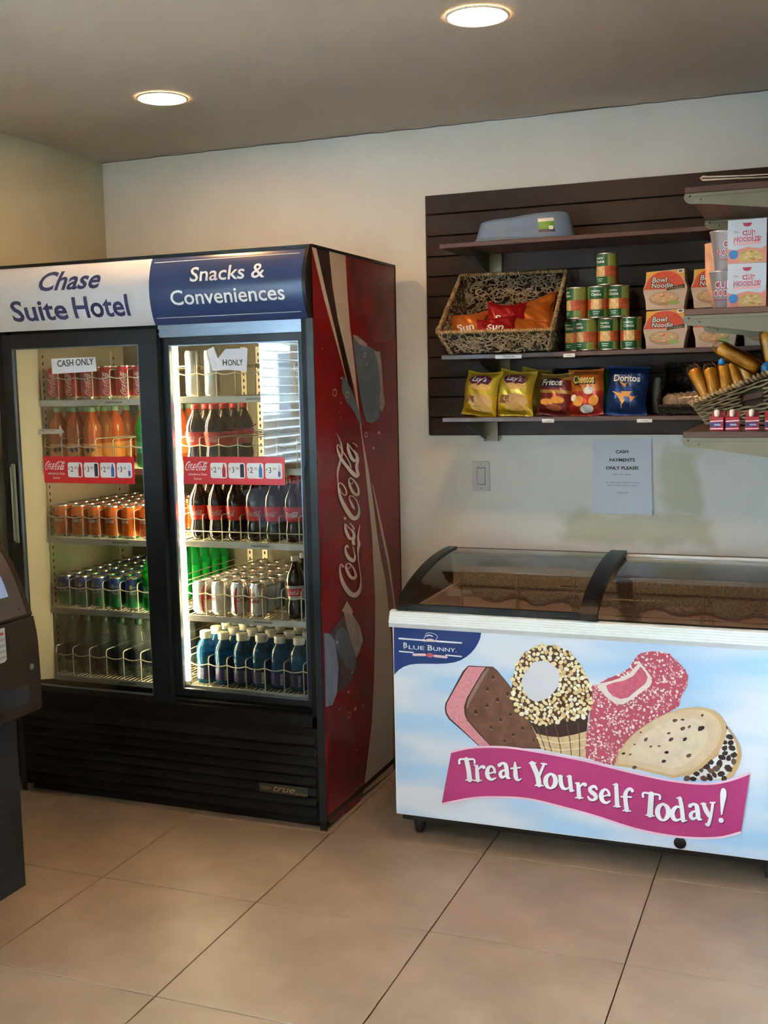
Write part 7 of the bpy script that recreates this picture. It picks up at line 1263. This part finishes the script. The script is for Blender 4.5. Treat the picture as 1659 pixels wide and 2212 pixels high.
# wicker basket tipped to the left, on the lowest return shelf
C2 = [(1.0, -.83, 1.396), (1.255, -.83, 1.396), (1.255, -.52, 1.396), (1.0, -.52, 1.396), (.955, -.86, 1.462), (1.262, -.86, 1.585), (1.262, -.50, 1.585), (.955, -.50, 1.462)]
wb = thing('wicker_basket', 'tan wicker basket sloping down to the left on the lowest side shelf', 'basket', (1.12, -.68, 1.394))
for i in range(4):
    j = (i + 1) % 4; A, Bq, Cq, D = [Vector(C2[q]) for q in (i, j, j + 4, i + 4)]; mb = MB(); n = 13
    nrm = (Bq - A).cross(D - A).normalized()
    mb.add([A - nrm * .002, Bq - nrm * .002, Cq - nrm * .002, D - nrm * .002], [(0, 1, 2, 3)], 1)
    for k in range(n):
        v = (k + .5) / n; pts = []; m_ = 24
        for q in range(m_ + 1): u = q / m_; pts.append(A.lerp(Bq, u).lerp(D.lerp(Cq, u), v) + nrm * (.0032 * (1 if (q // 2 + k) % 2 else -1) + .001))
        hole = i == 0 and 6 <= k <= 9
        if hole: mb.tube(pts[:11], .0036, 5, 0).tube(pts[15:], .0036, 5, 0)
        else: mb.tube(pts, .0036, 5, 0)
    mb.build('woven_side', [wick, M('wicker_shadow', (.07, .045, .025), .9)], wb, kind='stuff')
    mb = MB(); rope(mb, [D, Cq], .0075, (Cq - D).length / .012); mb.build('rim', M('wicker_rim', (.46, .31, .15), .75, noise=.25, nscale=50), wb)
MB().add([tuple(Vector(p) + Vector((0, 0, .001))) for p in C2[:4]], [(0, 1, 2, 3)]).build('base', wick, wb)
u, v = .52, .62; A, Bq, Cq, D = [Vector(C2[q]) for q in (0, 1, 5, 4)]; c_ = A.lerp(Bq, u).lerp(D.lerp(Cq, u), v)
MB().prism([(c_.x - .028, c_.z - .012), (c_.x + .026, c_.z + .000), (c_.x + .030, c_.z + .016), (c_.x - .020, c_.z + .006)], lambda a, b_, d: (a, c_.y - .006 - d, b_), 0, .001).build('handle_hole', M('handle_dark', (.10, .035, .018), .6), wb)
# cellophane wrapped snack cakes
cake = M('cake_yellow', (.90, .34, .015), .55, noise=.15, nscale=50)
def snack_cake():
    t = thing('snack_cake', '', 'snack cake'); L = .068
    MB().lathe([(.001, -L), (.012, -L + .002), (.0185, -L + .008), (.0195, 0), (.0185, L - .008), (.012, L - .002), (.001, L)], 14).build('cake', cake, t)
    mb = MB(); mb.grid(lambda a, b_: (.0245 * cos(2 * pi * a) * (1 - .55 * abs(2 * b_ - 1) ** 6), .0215 * sin(2 * pi * a) * (1 - .93 * abs(2 * b_ - 1) ** 6), (2 * b_ - 1) * .084 + .002 * sin(9 * a * pi)), 18, 14, 0)
    mb.build('wrapper', cello, t)
    return t
sc_ = snack_cake(); GC = 'wrapped yellow snack cakes'
def at(px_, py_, y): return None
CK = [(.962, -.62, 1.505, -14, 30, 'leftmost upright wrapped yellow snack cake in the wicker basket'), (1.000, -.66, 1.500, -8, 14, 'second upright wrapped yellow snack cake in the wicker basket'), (1.036, -.66, 1.510, -10, 8, 'third upright wrapped yellow snack cake in the wicker basket'), (1.072, -.66, 1.515, -10, 22, 'fourth upright wrapped yellow snack cake in the wicker basket'), (1.108, -.66, 1.520, -10, 30, 'fifth upright wrapped yellow snack cake in the wicker basket'), (1.075, -.74, 1.592, 0, 60, 'wrapped yellow snack cake lying slanted on top of the upright ones'), (1.165, -.72, 1.60, 0, 12, 'wrapped yellow snack cake at the right edge of the picture')]
for k, (x, y, z, rx, ry, lab) in enumerate(CK):
    o = sc_ if k == 0 else dup(sc_); o.location = (x, y, z); o.rotation_euler = (radians(rx), radians(-ry), 0); o['label'] = lab; o['group'] = GC
def ball(x, y, z, r, lab):
    o = MB().lathe([(r * sin(pi * k / 10), -r * cos(pi * k / 10)) for k in range(11)], 16, (x, y, z), capb=False, capt=False).build('candy_ball', M('ball_blue', (.02, .20, .50), .2, coat=.5), origin=(x, y, z)); tag(o, lab, 'candy')
ball(1.033, -.80, 1.580, .0115, 'small shiny blue candy ball above the yellow cakes'); ball(1.160, -.80, 1.558, .020, 'larger shiny blue candy ball at the right picture edge')
# dark woven basket on the lowest back shelf with wrapped cookies
basket('woven_basket', 'dark brown rectangular basket at the right end of the lowest back shelf', 'basket',
       [(.790, -.285, 1.411), (.985, -.285, 1.411), (.985, -.045, 1.411), (.790, -.045, 1.411), (.778, -.300, 1.440), (1.0, -.300, 1.440), (1.0, -.035, 1.585), (.778, -.035, 1.585)], twined, twined, 12000, (.88, -.17, 1.4085), .016, .0022)
cookie_g = []
def ck_pack():
    t = thing('cookie_pack', '', 'cookie')
    MB().lathe([(.0001, 0), (.030, .001), (.034, .006), (.030, .011), (.0001, .012)], 18).build('cookie', M('oat', (.32, .22, .15), .7, noise=.3, nscale=60), t)
    mb = MB(); rnd = random.Random(2)
    mb.grid(lambda a, b_: (.044 * (2 * a - 1), .042 * (2 * b_ - 1), .008 + (.006 + .006 * sin(11 * a) * cos(9 * b_)) * (1 - max(abs(2 * a - 1), abs(2 * b_ - 1)) ** 3)), 10, 10, 0, True); mb.build('wrapper', cello, t); return t
cp_ = ck_pack()
for k in range(7):
    o = cp_ if k == 0 else dup(cp_); o.location = (.815 + .022 * k, -.235 - .004 * k, 1.448 + .0015 * k); o.rotation_euler = (radians(68), radians(20), radians(-30))
    o['label'] = ['leftmost', 'second', 'third', 'fourth', 'fifth', 'sixth', 'rightmost'][k] + ' clear wrapped cookie leaning in the dark basket'; o['group'] = 'wrapped cookies'
o = MB().box(.880, .935, -.16, -.10, 1.435, 1.545, bev=.003).build('snack_packet', [M('pk_blue', (.02, .04, .22), .4)], origin=(.9, -.13, 1.43)); tag(o, 'dark blue packet standing in the dark basket', 'packet')
o = MB().box(.925, .965, -.20, -.165, 1.435, 1.505, bev=.003).build('snack_packet', [M('pk_red', (.35, .02, .03), .4)], origin=(.94, -.18, 1.43)); tag(o, 'small dark red packet standing beside the blue packet', 'packet')
# pale mug like bottle seen left of the dark basket
t = thing('white_bottle', 'pale bottle standing behind the dark basket rim', 'bottle', (.752, -.10, 1.4085))
MB().lathe([(.014, 0), (.018, .004), (.018, .10), (.012, .125), (.012, .13), (.0001, .131)], 18, capt=False).build('bottle_body', M('pale_bottle', (.45, .52, .52), .4), t, origin=(0, 0, 0)); t.children[0].location = (0, 0, 0)

# ================================================================ wall bits
sw_ = thing('light_switch', 'white rocker light switch plate on the wall right of the cooler', 'light switch', (.0595, 0, 1.167))
q = .0595
mb = MB(); fr_ = lambda u, v, d: (u, -.0005 - d, v)
mb.box(q - .0355, q + .0355, -.006, -.0005, 1.108, 1.2265, bev=.002); mb.build('plate', M('switch_white', (.58, .57, .58), .4), sw_)
MB().box(q - .0175, q + .0175, -.0064, -.0058, 1.1335, 1.2015).build('rocker_gap', M('gap_grey', (.15, .14, .14), .6), sw_)
MB().add([(q - .0155, -.0066, 1.136), (q + .0155, -.0066, 1.136), (q + .0155, -.0066, 1.199), (q - .0155, -.0066, 1.199), (q - .0155, -.0075, 1.1675), (q + .0155, -.0075, 1.1675), (q - .0155, -.0105, 1.1365), (q + .0155, -.0105, 1.1365), (q - .0155, -.0070, 1.1985), (q + .0155, -.0070, 1.1985)], [(0, 1, 7, 6), (6, 7, 5, 4), (4, 5, 9, 8), (8, 9, 2, 3), (0, 6, 4, 8, 3), (1, 2, 9, 5, 7)]).build('rocker', MATS['switch_white'], sw_)
mb = MB()
for zz in (1.119, 1.2155): mb.cyl((q, -.0068, zz), (q, -.0058, zz), .0028, 10)
mb.build('screw', greyink, sw_)
PP = [(0.5006,1.3095),(0.7197,1.3125),(0.7247,1.0279),(0.4988,1.03)]
mb = MB(); nP = 14
def pap(u, v, d=0):
    a = (PP[3][0] + (PP[2][0] - PP[3][0]) * u, PP[3][1] + (PP[2][1] - PP[3][1]) * u); b_ = (PP[0][0] + (PP[1][0] - PP[0][0]) * u, PP[0][1] + (PP[1][1] - PP[0][1]) * u)
    lift = .012 * max(0, (u - .8) / .2) ** 2 * (.3 + .7 * (1 - v)); return (a[0] + (b_[0] - a[0]) * v, -.0015 - lift - d, a[1] + (b_[1] - a[1]) * v)
mb.grid(lambda a, b_: pap(a, b_), nP, 10, 0); pn = mb.build('paper_notice', whitep, origin=(.61, 0, 1.17)); tag(pn, 'white letter size CASH PAYMENTS ONLY PLEASE notice taped on the wall', 'notice')
pf = lambda u, v, d: pap((u + .1095) / .219, (v + .14) / .28, .0006)
for (s, z, h, w, bo) in (('CASH', .094, .0125, .046, .03), ('PAYMENTS', .063, .0125, .094, .03), ('ONLY PLEASE!', .033, .0125, .120, .03), ('(FOR ALL ITEMS)', .008, .0055, .068, 0), ('NO CREDIT CARDS, NO DEBIT CARDS, NO', -.022, .0042, .120, 0), ('PRE PAID CARDS, & NO GIFT CARDS', -.033, .0042, .110, 0), ('THANK YOU!', -.060, .0042, .040, 0)):
    mb = MB(); put_text(mb, s, pf, .0, z, h, w, 0, 0, bold=bo); mb.build('notice_lettering', ink, pn)

# ================================================================ cash kiosk at the left
kt = thing('cash_machine', 'grey cash machine with curved front on a dark pedestal at the left', 'cash machine', (-1.25, -1.95, 0))
KY = -1.535; KY0 = -2.35
PR_ = [(-1.06, 1.16), (-1.0149, 1.0915), (-.99, 1.055), (-.9678, 1.022), (-.943, .97), (-.9235, .9171), (-.9063, .868)]
mb = MB(); mb.prism([(-1.60, 1.16), (-1.60, .874)] + [(-.906, .866)] + PR_[::-1], lambda u, v, d: (u, d, v), KY, KY0, 0); mb.build('upper_housing', kiosk, kt)
MB().box(-1.60, -.912, KY0, KY - .002, .858, .874).build('seam', kioskd, kt)
LOW = [(-1.60, .862), (-.9025, .862), (-.8945, .82), (-.8911, .7902), (-.8888, .72), (-.8878, .6536), (-.8893, .60), (-.8905, .578), (-.9005, .572), (-1.60, .520)]
mb = MB(); mb.prism(LOW, lambda u, v, d: (u, d, v), KY, KY0, 0); mb.build('lower_housing', kiosk, kt)
MB().box(-1.60, -.985, KY0 + .02, KY - .008, 0, .56).build('pedestal', M('pedestal_dark', (.008, .007, .007), .55), kt)
# sloping screen and its bezel
def kp(t, y, off):   # point on upper front profile
    L = [(PR_[i][0], PR_[i][1]) for i in range(1, len(PR_))]; f = t * (len(L) - 1); i = min(int(f), len(L) - 2); a, b_ = L[i], L[i + 1]; g_ = f - i; x, z = a[0] + (b_[0] - a[0]) * g_, a[1] + (b_[1] - a[1]) * g_; dx, dz = b_[0] - a[0], b_[1] - a[1]; l = math.hypot(dx, dz); return (x - dz / l * off, y, z + dx / l * off)
mb = MB(); mb.grid(lambda a, b_: kp(.02 + .96 * b_, -1.560 + a * -.75, .0015), 8, 12, 0); mb.build('bezel', M('bezel_grey', (.07, .055, .045), .5), kt)
mb = MB(); mb.grid(lambda a, b_: kp(.0 + .74 * b_, -1.612 - a * .66, .003), 4, 12, 0); mb.build('screen', screen, kt)
mb = MB(); p0 = kp(.90, -1.585, .002); mb.cyl(p0, (p0[0] + .002, p0[1], p0[2] + .001), .004, 8); mb.build('sensor', kioskd, kt)
FK = lambda u, v, d: (-.8905 + d + (0 if v < .8 else -(v - .8) * .15), u, v)
mb = MB(); mb.poly([(-1.6738,0.8553),(-1.8152,0.8604),(-1.8244,0.7568),(-1.6904,0.7575),(-1.6819,0.7637)], lambda u, v, d: FK(u, v, .004), 0, 0); lq = [(-1.6738,0.8553)][0]; lb = mb.build('sticker_label', M('label_pale', (.42, .38, .36), .5), kt)
mb = MB()
for k in range(5): mb.add([FK(lq[0] - .012, lq[1] - .018 - k * .017, .006), FK(lq[0] - .08, lq[1] - .018 - k * .017, .006), FK(lq[0] - .08, lq[1] - .011 - k * .017, .006), FK(lq[0] - .012, lq[1] - .011 - k * .017, .006)], [(0, 1, 2, 3)], 0 if k else 1)
mb.build('label_marks', [greyink, M('label_red', (.3, .05, .04), .5)], lb)
for k in range(3):
    z = .600 + k * .016; s_ = MB().add([FK(-1.543, z, .001), FK(-1.573, z, .001), FK(-1.573, z + .013, .001), FK(-1.543, z + .013, .001)], [(0, 1, 2, 3)]).build('small_sticker', M('small_sticker', (.42, .38, .33), .5), kt)
    MB().add([FK(-1.549, z + .004, .0016), FK(-1.567, z + .004, .0016), FK(-1.567, z + .009, .0016), FK(-1.549, z + .009, .0016)], [(0, 1, 2, 3)]).build('sticker_mark', ink, s_)
MB().lathe([(.010, 0), (.010, .002), (.006, .003), (.0001, .003)], 14).build('lock', M('lock_grey', (.16, .14, .12), .35, metal=.5), kt, origin=(0, 0, 0))
for o in kt.children:
    if o.name.startswith('lock'): o.location = Vector((-.8885, -1.575, .715)) - Vector((-1.25, -1.95, 0)); o.rotation_euler = (0, pi / 2, 0)
MB().box(-.93, -.8865, KY0, -1.592, .612, .668).build('dispenser_slot', kioskd, kt)
for o in list(bpy.data.objects):
    if o.parent is None and o.type == 'EMPTY' and 'label' not in o: print('unlabelled', o.name)
